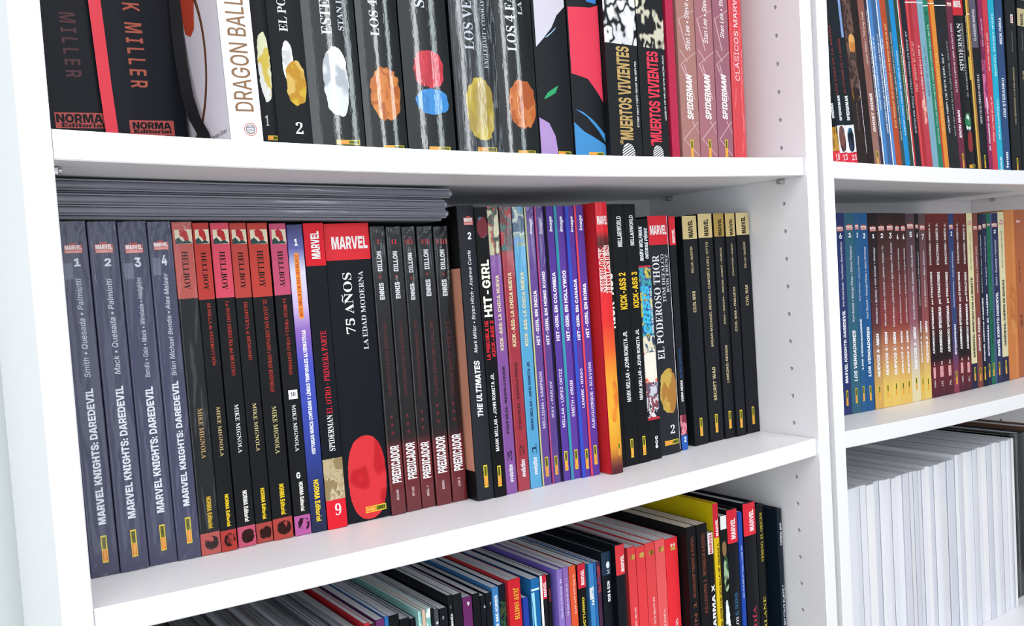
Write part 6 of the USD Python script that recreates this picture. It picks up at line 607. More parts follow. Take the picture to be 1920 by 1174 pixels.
{'r': 'E', 'x': np.float64(928.0), 'y': np.float64(84.0), 'z': np.float64(-3.5), 'w': np.float64(18.2), 'h': np.float64(266.8), 's': np.float64(-0.0008), 'k': 'p', 'c': '2a3366', 'n': 'paperback_book', 't': 'navy blue paperback numbered 6, first on the right-hand bookcase middle shelf', 'e': [['m', 242.7, 250.7, 0.12, 0.85], ['h', 'volume_number', '6', 232.8, 240, 0.36, 0.66, 'eceef2', 'X'], ['t', 'author_name', 'Brian Michael Bendis • Terry Dodson • Manuel Gutierrez', 143.8, 228.7, 0.52, np.float64(3.99), 'd8dae4', 'I', 'u'], ['t', 'title', 'MARVEL KNIGHTS: DAREDEVIL', 41.5, 138.5, 0.52, np.float64(5.81), 'f0f0f4', 'J', 'u'], ['n', 12, 32.1, 0.5]]},
{'r': 'E', 'x': np.float64(946.7), 'y': np.float64(84.0), 'z': np.float64(-3.9), 'w': np.float64(20.7), 'h': np.float64(267.0), 's': np.float64(-0.0011), 'k': 'p', 'c': '325f75', 'n': 'paperback_book', 't': 'teal paperback numbered 1, right of the navy volume 6', 'e': [['m', 244.2, 253.2, 0.12, 0.85], ['h', 'volume_number', '1', 234.6, 240.6, 0.36, 0.66, 'eceef2', 'X'], ['t', 'author_name', 'Kurt Busiek • George Pérez • Carlos Pacheco', 122.4, 223.1, 0.52, np.float64(4.56), 'd8dae4', 'I', 'u'], ['t', 'title', 'LOS VENGADORES', 42.3, 110.9, 0.52, np.float64(6.63), 'f0f0f4', 'J', 'u'], ['n', 13.3, 33.7, 0.5]], 'g': 'teal blue numbered volumes'},
{'r': 'E', 'x': np.float64(967.8), 'y': np.float64(84.0), 'z': np.float64(-4.4), 'w': np.float64(11.0), 'h': np.float64(267.3), 's': np.float64(-0.0013), 'k': 'p', 'c': '285a86', 'n': 'paperback_book', 't': 'narrower blue-teal paperback numbered 2 with higher title', 'e': [['m', 245.2, 253.9, 0.12, 0.85], ['h', 'volume_number', '2', 234.6, 241, 0.36, 0.66, 'eceef2', 'X'], ['t', 'author_name', 'Kurt Busiek • George Pérez', 149.6, 210.4, 0.52, np.float64(2.42), 'd8dae4', 'I', 'u'], ['t', 'title', 'LOS VENGADORES', 56.8, 125.5, 0.52, np.float64(3.51), 'f0f0f4', 'J', 'u'], ['n', 14.5, 34.4, 0.5]], 'g': 'teal blue numbered volumes'},
{'r': 'E', 'x': np.float64(979.1), 'y': np.float64(84.0), 'z': np.float64(-4.6), 'w': np.float64(18.4), 'h': np.float64(267.5), 's': np.float64(-0.0015), 'k': 'p', 'c': '22558a', 'n': 'paperback_book', 't': 'clear blue paperback numbered 3, left of the maroon-to-gold set', 'e': [['m', 244.5, 252.8, 0.12, 0.85], ['h', 'volume_number', '3', 232.9, 240, 0.36, 0.66, 'eceef2', 'X'], ['t', 'author_name', 'Kurt Busiek • George Pérez • Jerry Ordway', 125, 222.3, 0.52, np.float64(4.04), 'd8dae4', 'I', 'u'], ['t', 'title', 'LOS VENGADORES', 45.9, 113.9, 0.52, np.float64(5.88), 'f0f0f4', 'J', 'u'], ['n', 13.6, 33.8, 0.5]], 'g': 'teal blue numbered volumes'},
{'r': 'E', 'x': np.float64(999.3), 'y': np.float64(84.0), 'z': np.float64(-5.0), 'w': np.float64(19.4), 'h': np.float64(267.5), 's': np.float64(-0.0017), 'k': 'p', 'c': '5e3238', 'n': 'paperback_book', 't': 'maroon fading to gold paperback numbered 1, darkest of its set', 'e': [['g', [[0, 'cfa55c'], [0.1, 'cfa55c'], [0.27, 'a4765a'], [0.42, '5e3238'], [0.72, '3f2a30'], [1, '2e2226']]], ['m', 242.7, 251, 0.12, 0.85], ['h', 'volume_number', '1', 233.1, 238.7, 0.36, 0.66, 'eceef2', 'X'], ['t', 'author_name', 'Morrison • Quitely • Van Sciver • Kordey', 116.9, 220.8, 0.52, np.float64(4.26), 'd8dae4', 'I', 'u'], ['t', 'title', 'NUEVOS X-MEN', 43.6, 103.5, 0.52, np.float64(6.2), 'f0f0f4', 'J', 'u'], ['n', 12, 31.4, 0.5]], 'g': 'maroon to gold numbered volumes'},
{'r': 'E', 'x': np.float64(1019.1), 'y': np.float64(84.0), 'z': np.float64(-5.3), 'w': np.float64(19.0), 'h': np.float64(267.7), 's': np.float64(-0.002), 'k': 'p', 'c': '843a38', 'n': 'paperback_book', 't': 'maroon fading to gold paperback numbered 2, beside the darkest volume 1', 'e': [['g', [[0, 'e0bd62'], [0.1, 'e0bd62'], [0.27, 'c08660'], [0.42, '843a38'], [0.72, '52302f'], [1, '3c282c']]], ['m', 243.3, 251.9, 0.12, 0.85], ['h', 'volume_number', '2', 233.3, 239.8, 0.36, 0.66, 'eceef2', 'X'], ['t', 'author_name', 'Morrison • Quitely • Van Sciver • Jimenez • Kordey • Yu', 112.6, 222.4, 0.52, np.float64(4.19), 'd8dae4', 'I', 'u'], ['t', 'title', 'NUEVOS X-MEN', 44.3, 104.4, 0.52, np.float64(6.09), 'f0f0f4', 'J', 'u'], ['n', 12.6, 31.4, 0.5]], 'g': 'maroon to gold numbered volumes'},
{'r': 'E', 'x': np.float64(1038.5), 'y': np.float64(84.0), 'z': np.float64(-5.7), 'w': np.float64(19.9), 'h': np.float64(267.7), 's': np.float64(-0.0022), 'k': 'p', 'c': '8a3c3a', 'n': 'paperback_book', 't': 'maroon fading to gold paperback numbered 3, left of two volumes numbered 4', 'e': [['g', [[0, 'e2c066'], [0.1, 'e2c066'], [0.27, 'c48a62'], [0.42, '8a3c3a'], [0.72, '56302f'], [1, '3c282c']]], ['m', 243.8, 252.8, 0.12, 0.85], ['h', 'volume_number', '3', 232.5, 240.3, 0.36, 0.66, 'eceef2', 'X'], ['t', 'author_name', 'Grant Morrison • John Paul Leon • Igor Kordey • Phil Jimenez', 110, 227.1, 0.52, np.float64(4.37), 'd8dae4', 'I', 'u'], ['t', 'title', 'NUEVOS X-MEN', 43.1, 103.1, 0.52, np.float64(6.36), 'f0f0f4', 'J', 'u'], ['n', 13.8, 31.9, 0.5]], 'g': 'maroon to gold numbered volumes'},
{'r': 'E', 'x': np.float64(1058.7), 'y': np.float64(84.0), 'z': np.float64(-5.9), 'w': np.float64(13.3), 'h': np.float64(267.8), 's': np.float64(-0.0024), 'k': 'p', 'c': '88393a', 'n': 'paperback_book', 't': 'maroon fading to gold paperback numbered 4, right after volume 3', 'e': [['g', [[0, 'dfba62'], [0.1, 'dfba62'], [0.27, 'c08560'], [0.42, '88393a'], [0.72, '542c2c'], [1, '382426']]], ['m', 242.8, 251.5, 0.12, 0.85], ['h', 'volume_number', '4', 230.7, 238.3, 0.36, 0.66, 'eceef2', 'X'], ['t', 'author_name', 'Grant Morrison • Keron Grant • Frank Quitely', 113.7, 219.3, 0.52, np.float64(2.93), 'd8dae4', 'I', 'u'], ['t', 'title', 'NUEVOS X-MEN', 43, 103.2, 0.52, np.float64(4.26), 'f0f0f4', 'J', 'u'], ['n', 12.8, 30.8, 0.5]], 'g': 'maroon to gold numbered volumes'},
{'r': 'E', 'x': np.float64(1072.4), 'y': np.float64(84.0), 'z': np.float64(-6.1), 'w': np.float64(14.3), 'h': np.float64(267.4), 's': np.float64(-0.0026), 'k': 'p', 'c': '88393a', 'n': 'paperback_book', 't': 'maroon fading to gold paperback, the second numbered 4, beside the pale volume 5', 'e': [['g', [[0, 'dfba62'], [0.1, 'dfba62'], [0.27, 'c08560'], [0.42, '88393a'], [0.72, '542c2c'], [1, '382426']]], ['m', 242.7, 251.7, 0.12, 0.85], ['h', 'volume_number', '4', 230.5, 238.1, 0.36, 0.66, 'eceef2', 'X'], ['t', 'author_name', 'Grant Morrison • Keron Grant • Frank Quitely', 114, 219.3, 0.52, np.float64(3.15), 'd8dae4', 'I', 'u'], ['t', 'title', 'NUEVOS X-MEN', 42.3, 102.8, 0.52, np.float64(4.59), 'f0f0f4', 'J', 'u'], ['n', 13.4, 31.9, 0.5]], 'g': 'maroon to gold numbered volumes'},
{'r': 'E', 'x': np.float64(1087.2), 'y': np.float64(84.0), 'z': np.float64(-6.3), 'w': np.float64(21.0), 'h': np.float64(267.0), 's': np.float64(-0.0029), 'k': 'p', 'c': '8e5560', 'n': 'paperback_book', 't': 'mauve fading to silver-gold paperback numbered 5, palest of its set', 'e': [['g', [[0, 'dccfa8'], [0.1, 'dccfa8'], [0.27, 'bfa8a8'], [0.42, '8e5560'], [0.72, '5e4048'], [1, '4c3a40']]], ['m', 245.7, 254.7, 0.12, 0.85], ['h', 'volume_number', '5', 233.7, 241.4, 0.36, 0.66, 'eceef2', 'X'], ['t', 'author_name', 'Grant Morrison • Phil Jimenez • Chris Bachalo', 117, 222.5, 0.52, np.float64(4.63), 'd8dae4', 'I', 'u'], ['t', 'title', 'NUEVOS X-MEN', 45.6, 106.6, 0.52, np.float64(6.73), 'f0f0f4', 'J', 'u'], ['n', 16.3, 34.6, 0.5]], 'g': 'maroon to gold numbered volumes'},
{'r': 'E', 'x': np.float64(1108.6), 'y': np.float64(84.0), 'z': np.float64(-6.4), 'w': np.float64(9.9), 'h': np.float64(267.0), 's': np.float64(-0.003), 'k': 'p', 'c': '5c2e34', 'n': 'paperback_book', 't': 'dark plum fading to gold paperback numbered 6, narrow', 'e': [['g', [[0, 'd9b860'], [0.1, 'd9b860'], [0.27, 'a87a56'], [0.42, '5c2e34'], [0.72, '35232a'], [1, '241c22']]], ['m', 245.7, 253.1, 0.12, 0.85], ['h', 'volume_number', '6', 232.8, 239.6, 0.36, 0.66, 'eceef2', 'X'], ['t', 'author_name', 'Grant Morrison • Phil Jimenez', 136, 213.1, 0.52, np.float64(2.18), 'd8dae4', 'I', 'u'], ['t', 'title', 'NUEVOS X-MEN', 53.7, 114, 0.52, np.float64(3.17), 'f0f0f4', 'J', 'u'], ['n', 12.6, 31.7, 0.5]], 'g': 'maroon to gold numbered volumes'},
{'r': 'E', 'x': np.float64(1118.9), 'y': np.float64(84.0), 'z': np.float64(-6.5), 'w': np.float64(16.9), 'h': np.float64(267.0), 's': np.float64(-0.0032), 'k': 'p', 'c': '8e4a4a', 'n': 'paperback_book', 't': 'rosy maroon fading to gold paperback numbered 7', 'e': [['g', [[0, 'e2c26a'], [0.1, 'e2c26a'], [0.27, 'c89468'], [0.42, '8e4a4a'], [0.72, '6a454a'], [1, '5a4448']]], ['m', 243.9, 252.1, 0.12, 0.85], ['h', 'volume_number', '7', 229.9, 237.7, 0.36, 0.66, 'eceef2', 'X'], ['t', 'author_name', 'Grant Morrison • Marc Silvestri', 133.2, 214.1, 0.52, np.float64(3.71), 'd8dae4', 'I', 'u'], ['t', 'title', 'NUEVOS X-MEN', 52.6, 113, 0.52, np.float64(5.4), 'f0f0f4', 'J', 'u'], ['n', 12.3, 30.8, 0.5]], 'g': 'maroon to gold numbered volumes'},
{'r': 'E', 'x': np.float64(1137.2), 'y': np.float64(84.0), 'z': np.float64(-6.6), 'w': np.float64(15.1), 'h': np.float64(266.8), 's': np.float64(-0.0034), 'k': 'p', 'c': '571f24', 'n': 'paperback_book', 't': 'dark red paperback numbered 1, beside the gold-footed volume 7', 'e': [['g', [[0, '4a2030'], [0.06, '5a1f2c'], [0.16, '6a2028'], [0.2, '2c1a20'], [0.3, '30181d'], [0.5, '581f25'], [0.85, '4a1d20'], [1, '6a2420']]], ['t', 'author_name', 'STRACZYNSKI • ROMITA Jr.', 192.4, 252.8, 0.5, np.float64(3.92), 'd8d4d4', 'X', 'u'], ['t', 'title', 'ASOMBROSO SPIDERMAN', 63.8, 131.5, 0.5, np.float64(4.83), 'f0ecec', 'X', 'u'], ['t', 'author_name', 'por STRACZYNSKI', 135.5, 182.8, 0.5, np.float64(4.53), 'ece8e8', 'X', 'u'], ['h', 'volume_number', '1', 46.6, 51.2, 0.4, 0.6, 'e0dcdc', 'X'], ['p', 'publisher_band', 'e8b4ba', 28, 43.9, 0.3, 0.66], ['d', 'publisher_name', 29, 42.9, 0.5, np.float64(2.11), 'a83a48'], ['d', 'publisher_name', 14.7, 26, 0.5, np.float64(3.32), 'd8d4d8']], 'g': 'dark red numbered volumes'},
{'r': 'E', 'x': np.float64(1152.6), 'y': np.float64(84.0), 'z': np.float64(-6.7), 'w': np.float64(22.2), 'h': np.float64(266.8), 's': np.float64(-0.0037), 'k': 'p', 'c': '571f24', 'n': 'paperback_book', 't': 'dark red paperback numbered 2, between dark red volumes 1 and 3', 'e': [['g', [[0, '4a2030'], [0.06, '5a1f2c'], [0.16, '6a2028'], [0.2, '2c1a20'], [0.3, '30181d'], [0.5, '581f25'], [0.85, '4a1d20'], [1, '6a2420']]], ['t', 'author_name', 'STRACZYNSKI • ROMITA Jr.', 191.9, 252.6, 0.5, np.float64(5.76), 'd8d4d4', 'X', 'u'], ['t', 'title', 'ASOMBROSO SPIDERMAN', 63.6, 131.1, 0.5, np.float64(7.09), 'f0ecec', 'X', 'u'], ['t', 'author_name', 'por STRACZYNSKI', 135.1, 182, 0.5, np.float64(6.65), 'ece8e8', 'X', 'u'], ['h', 'volume_number', '2', 46.3, 51.3, 0.4, 0.6, 'e0dcdc', 'X'], ['p', 'publisher_band', 'e8b4ba', 28.3, 44, 0.3, 0.66], ['d', 'publisher_name', 29.4, 42.9, 0.5, np.float64(3.1), 'a83a48'], ['d', 'publisher_name', 14.5, 22.5, 0.5, np.float64(4.87), 'd8d4d8']], 'g': 'dark red numbered volumes'},
{'r': 'E', 'x': np.float64(1175.1), 'y': np.float64(84.0), 'z': np.float64(-6.8), 'w': np.float64(19.6), 'h': np.float64(266.6), 's': np.float64(-0.0039), 'k': 'p', 'c': '571f24', 'n': 'paperback_book', 't': 'dark red paperback numbered 3, left of the blue volume', 'e': [['g', [[0, '4a2030'], [0.06, '5a1f2c'], [0.16, '6a2028'], [0.2, '2c1a20'], [0.3, '30181d'], [0.5, '581f25'], [0.85, '4a1d20'], [1, '6a2420']]], ['t', 'author_name', 'STRACZYNSKI • ROMITA Jr.', 192.1, 252, 0.5, np.float64(5.1), 'd8d4d4', 'X', 'u'], ['t', 'title', 'ASOMBROSO SPIDERMAN', 63, 131.3, 0.5, np.float64(6.27), 'f0ecec', 'X', 'u'], ['t', 'author_name', 'por STRACZYNSKI', 135.3, 181, 0.5, np.float64(5.88), 'ece8e8', 'X', 'u'], ['h', 'volume_number', '3', 45.8, 51.2, 0.4, 0.6, 'e0dcdc', 'X'], ['p', 'publisher_band', 'e8b4ba', 27.9, 43.1, 0.3, 0.66], ['d', 'publisher_name', 29, 42.1, 0.5, np.float64(2.74), 'a83a48'], ['d', 'publisher_name', 14.1, 21.9, 0.5, np.float64(4.31), 'd8d4d8']], 'g': 'dark red numbered volumes'},
{'r': 'E', 'x': np.float64(1195.1), 'y': np.float64(84.0), 'z': np.float64(-6.8), 'w': np.float64(14.0), 'h': np.float64(266.4), 's': np.float64(-0.0042), 'k': 'p', 'c': '333f70', 'n': 'paperback_book', 't': 'blue fading to rose paperback numbered 2, set among the dark red volumes', 'e': [['g', [[0, '8a3a50'], [0.12, '7a3a54'], [0.25, '4c3c6a'], [0.4, '34406e'], [1, '2c3f70']]], ['m', 243.5, 252, 0.12, 0.85], ['h', 'volume_number', '2', 233.6, 240.2, 0.36, 0.66, 'eceef2', 'X'], ['t', 'author_name', 'David Michelinie • Todd McFarlane', 127.5, 210.5, 0.52, np.float64(3.08), 'd8dae4', 'I', 'u'], ['t', 'title', 'SPIDERMAN', 57, 103.1, 0.52, np.float64(4.48), 'f0f0f4', 'J', 'u'], ['n', 12.7, 32.9, 0.5]]},
{'r': 'E', 'x': np.float64(1209.5), 'y': np.float64(84.0), 'z': np.float64(-6.8), 'w': np.float64(17.5), 'h': np.float64(266.2), 's': np.float64(-0.0044), 'k': 'p', 'c': '571f24', 'n': 'paperback_book', 't': 'dark red paperback numbered 4, right of the blue volume', 'e': [['g', [[0, '4a2030'], [0.06, '5a1f2c'], [0.16, '6a2028'], [0.2, '2c1a20'], [0.3, '30181d'], [0.5, '581f25'], [0.85, '4a1d20'], [1, '6a2420']]], ['t', 'author_name', 'STRACZYNSKI • ROMITA Jr.', 192.1, 252, 0.5, np.float64(4.56), 'd8d4d4', 'X', 'u'], ['t', 'title', 'ASOMBROSO SPIDERMAN', 63.8, 131.5, 0.5, np.float64(5.61), 'f0ecec', 'X', 'u'], ['t', 'author_name', 'por STRACZYNSKI', 135.5, 179.5, 0.5, np.float64(5.26), 'ece8e8', 'X', 'u'], ['h', 'volume_number', '4', 46.5, 51.2, 0.4, 0.6, 'e0dcdc', 'X'], ['p', 'publisher_band', 'e8b4ba', 28, 43.7, 0.3, 0.66], ['d', 'publisher_name', 29, 42.6, 0.5, np.float64(2.45), 'a83a48'], ['d', 'publisher_name', 14.2, 24.5, 0.5, np.float64(3.85), 'd8d4d8']], 'g': 'dark red numbered volumes'},
{'r': 'E', 'x': np.float64(1227.4), 'y': np.float64(84.0), 'z': np.float64(-6.7), 'w': np.float64(17.6), 'h': np.float64(266.0), 's': np.float64(-0.0046), 'k': 'p', 'c': '571f24', 'n': 'paperback_book', 't': 'dark red paperback numbered 5, left of the cream spine', 'e': [['g', [[0, '4a2030'], [0.06, '5a1f2c'], [0.16, '6a2028'], [0.2, '2c1a20'], [0.3, '30181d'], [0.5, '581f25'], [0.85, '4a1d20'], [1, '6a2420']]], ['t', 'author_name', 'STRACZYNSKI • ROMITA Jr.', 190.8, 250.7, 0.5, np.float64(4.58), 'd8d4d4', 'X', 'u'], ['t', 'title', 'ASOMBROSO SPIDERMAN', 62.5, 130.5, 0.5, np.float64(5.63), 'f0ecec', 'X', 'u'], ['t', 'author_name', 'por STRACZYNSKI', 134.6, 178.6, 0.5, np.float64(5.28), 'ece8e8', 'X', 'u'], ['h', 'volume_number', '5', 45.2, 50.1, 0.4, 0.6, 'e0dcdc', 'X'], ['p', 'publisher_band', 'e8b4ba', 27, 42.2, 0.3, 0.66], ['d', 'publisher_name', 28.1, 41.1, 0.5, np.float64(2.46), 'a83a48'], ['d', 'publisher_name', 13.2, 21.8, 0.5, np.float64(3.87), 'd8d4d8']], 'g': 'dark red numbered volumes'},
{'r': 'E', 'x': np.float64(1245.4), 'y': np.float64(84.0), 'z': np.float64(-6.6), 'w': np.float64(15.6), 'h': np.float64(266.5), 's': np.float64(-0.0048), 'k': 'p', 'c': 'd9cfa4', 'n': 'paperback_book', 't': 'cream paperback with black slanted title and navy foot, between dark red and brown', 'e': [['m', 248.3, 255.1, 0.2, 0.85], ['d', 'author_name', 179.7, 237.3, 0.52, np.float64(3.11), '8a8468'], ['t', 'title', 'DAREDEVIL: MARCADO POR LA MUERTE', 47.6, 169.4, 0.52, np.float64(5.29), '2a2a30', 'J', 'u'], ['p', 'spine_band', '1e2140', 0, 38.6, 0, 1], ['n', 12.1, 32.7, 0.5]], 'g': 'cream spined paperbacks with navy feet'},
{'r': 'E', 'x': np.float64(1261.3), 'y': np.float64(84.0), 'z': np.float64(-6.5), 'w': np.float64(14.9), 'h': np.float64(265.5), 's': np.float64(-0.005), 'k': 'p', 'c': '7e4238', 'n': 'paperback_book', 't': 'rust brown paperback with pale slanted title, right of the cream spine', 'e': [['m', 241, 248.6, 0.12, 0.85], ['t', 'author_name', 'Garth Ennis • Clayton Crain', 145, 216.2, 0.52, np.float64(3.28), 'd8dae4', 'I', 'u'], ['t', 'title', 'GHOST RIDER', 55.7, 107.3, 0.52, np.float64(4.77), 'f0f0f4', 'J', 'u'], ['n', 10.2, 30.5, 0.5]]},
{'r': 'E', 'x': np.float64(1276.5), 'y': np.float64(84.0), 'z': np.float64(-6.4), 'w': np.float64(11.5), 'h': np.float64(265.2), 's': np.float64(-0.0052), 'k': 'p', 'c': '1c1f3a', 'n': 'paperback_book', 't': 'black-navy paperback right of the rust brown one', 'e': [['m', 240.6, 249.6, 0.12, 0.85], ['t', 'author_name', 'Garth Ennis • Steve Dillon • Jimmy Palmiotti', 144.1, 232.6, 0.52, np.float64(2.53), 'd8dae4', 'I', 'u'], ['t', 'title', 'MARVEL KNIGHTS: PUNISHER', 38.8, 136.4, 0.52, np.float64(3.68), 'f0f0f4', 'J', 'u'], ['n', 10, 30.1, 0.5]]},
{'r': 'E', 'x': np.float64(1288.4), 'y': np.float64(84.0), 'z': np.float64(-6.3), 'w': np.float64(13.0), 'h': np.float64(265.0), 's': np.float64(-0.0053), 'k': 'p', 'c': '1e2448', 'n': 'paperback_book', 't': 'navy paperback left of the green one', 'e': [['m', 242.8, 251.4, 0.12, 0.85], ['t', 'author_name', 'Paul Jenkins • Humberto Ramos', 154.4, 230.2, 0.52, np.float64(2.87), 'd8dae4', 'I', 'u'], ['t', 'title', 'SPIDERMAN: EL HAMBRE', 45.2, 141.8, 0.52, np.float64(4.18), 'f0f0f4', 'J', 'u'], ['n', 12.7, 32.9, 0.5]]},
{'r': 'E', 'x': np.float64(1301.8), 'y': np.float64(84.0), 'z': np.float64(-6.2), 'w': np.float64(11.5), 'h': np.float64(264.7), 's': np.float64(-0.0055), 'k': 'p', 'c': '1a6650', 'n': 'paperback_book', 't': 'emerald green thin paperback with dark green title', 'e': [['m', 245.7, 250.4, 0.12, 0.85], ['t', 'author_name', 'Peter David', 155.7, 214.7, 0.52, np.float64(2.54), '18503e', 'I', 'u'], ['t', 'title', 'HULK', 62.3, 116.7, 0.52, np.float64(3.69), '0f4034', 'J', 'u'], ['n', 13.2, 32.9, 0.5]]},
{'r': 'E', 'x': np.float64(1313.7), 'y': np.float64(84.0), 'z': np.float64(-5.9), 'w': np.float64(22.0), 'h': np.float64(265.2), 's': np.float64(-0.0057), 'k': 'p', 'c': '252a52', 'n': 'paperback_book', 't': 'navy paperback numbered 2 with lighter blue left edge', 'e': [['p', 'edge_stripe', '4a5c8a', 0, np.float64(265.2), 0, 0.16], ['m', 243.2, 251.2, 0.12, 0.85], ['h', 'volume_number', '2', 233.6, 239.3, 0.36, 0.66, 'eceef2', 'X'], ['t', 'author_name', 'Mack • Quesada • Palmiotti', 152.4, 223.8, 0.52, np.float64(4.83), 'd8dae4', 'I', 'u'], ['t', 'title', 'MARVEL KNIGHTS: DAREDEVIL', 41.8, 141.8, 0.52, np.float64(7.03), 'f0f0f4', 'J', 'u'], ['n', 12.1, 32.5, 0.5]]},
{'r': 'E', 'x': np.float64(1336.0), 'y': np.float64(84.0), 'z': np.float64(-5.6), 'w': np.float64(18.0), 'h': np.float64(266.4), 's': np.float64(-0.0059), 'k': 'p', 'c': 'd8cfa8', 'n': 'paperback_book', 't': 'cream paperback with black title and navy foot, left of the orange spines', 'e': [['m', 246.4, 254.9, 0.2, 0.85], ['d', 'author_name', 179.6, 237.2, 0.52, np.float64(3.59), '8a8468'], ['t', 'title', 'DAREDEVIL: GUERRA DE BANDAS', 55.8, 160.3, 0.52, np.float64(6.11), '2a2a30', 'J', 'u'], ['p', 'spine_band', '1e2140', 0, 38.8, 0, 1], ['n', 11.7, 32.8, 0.5]], 'g': 'cream spined paperbacks with navy feet'},
{'r': 'E', 'x': np.float64(1355.3), 'y': np.float64(84.0), 'z': np.float64(-5.1), 'w': np.float64(30.9), 'h': np.float64(268.5), 's': np.float64(-0.0063), 'k': 'p', 'c': 'c8783a', 'n': 'paperback_book', 't': 'wide glossy orange paperback near the right picture edge', 'e': [['b', 67.7, 158.4, 0.3, 0.9, ['c8783a', 'b8682e', 'd08844'], 240, 1, 3], ['p', 'edge_stripe', 'd88a4a', 0, np.float64(268.5), 0.7, 0.8]], 'f': 'g'},
{'r': 'E', 'x': np.float64(1387.0), 'y': np.float64(84.0), 'z': np.float64(-4.4), 'w': np.float64(37.3), 'h': np.float64(268.2), 's': np.float64(-0.0067), 'k': 'p', 'c': 'a8582c', 'n': 'paperback_book', 't': 'orange-brown paperback cut by the right picture edge', 'e': [['m', 247, 252.8, 0.1, 0.45], ['t', 'title', 'THOR', 80.1, 100, 0.3, np.float64(7.46), '3a2016', 'S', 'u'], ['d', 'author_name', 153, 186.6, 0.28, np.float64(3.73), '5a3018']], 'f': 'g'}]
PATHS = {}
for d in DATA:
    PATHS[d['t']] = make_book(d)
# the white volume's left cover, the two ribbons of the boxed books
for d in DATA:
    if d.get('db'):
        p, ox, oy, oz = PATHS[d['t']], d['x'], d['y'], d['z']
        # a brown ring, a plain orange patch and the publisher's line, flat on the left cover
        def on_cover(v2, f, eps=.22):
            v = np.c_[np.full(len(v2), -eps), v2[:, 0], v2[:, 1]] / 1e3
            n = np.cross(v[f[:, 1]] - v[f[:, 0]], v[f[:, 2]] - v[f[:, 0]])[:, 0]; return v, np.where((n > 0)[:, None], f[:, ::-1], f)
        cy_, cz_, R = 106., 79., 68.
        arc = [(cy_ + R * math.cos(a), cz_ + R * math.sin(a)) for a in np.linspace(math.pi * .5, math.pi * 1.5, 40)]; arc2 = [(cy_ + (R - 5.) * math.cos(a), cz_ + (R - 5.) * math.sin(a)) for a in np.linspace(math.pi * 1.5, math.pi * .5, 40)]
        part(p, 'cover_ring', on_cover(*_shape_tri(Polygon(arc + arc2).buffer(0))), ink('6a4530', 'm'))
        part(p, 'cover_patch', on_cover(*_shape_tri(Polygon([(64, 100), (58, 118), (56, 150), (84, 160), (96, 150), (92, 118), (86, 102), (74, 97)]).buffer(2))), ink('c84a34', 'm'))
        V, F = text2d('Planeta Cómic', 'R'); part(p, 'publisher_name', on_cover(np.c_[46 - V[:, 0] * 38, 8.5 + V[:, 1] * 3.2], F), ink('2a2a30', 'm'))
d1 = next(d for d in DATA if 'hanging red ribbon' in d['t']); d2 = next(d for d in DATA if 'copper red letters' in d['t'])
rz = lambda p: (p[0], p[1], p[2] + Z0)
rb = thing('ribbon', 'red satin ribbon hanging down between the two black boxed books', 'ribbon', (0, 0, Z0))
ribbon(rb, 'strip', [(.0476, .1105, .592), (.0515, .1105, .50), (.0539, .1108, .44), (.0552, .1105, .41), (.0568, .111, .375), (.0589, .1108, .339), (.0592, .1105, .325)], .0094, ribbon_red)
rk = thing('ribbon', 'black satin ribbon curling down beside the white pushed-out hardcover', 'ribbon', (0, 0, Z0))
ribbon(rk, 'strip', [(.1135, .1125, .57), (.1142, .111, .47), (.1142, .108, .42), (.1136, .101, .393), (.1132, .09, .365), (.1138, .077, .345), (.1152, .064, .3325), (.1158, .058, .3235)], .0092, ribbon_black, twist=-.5)

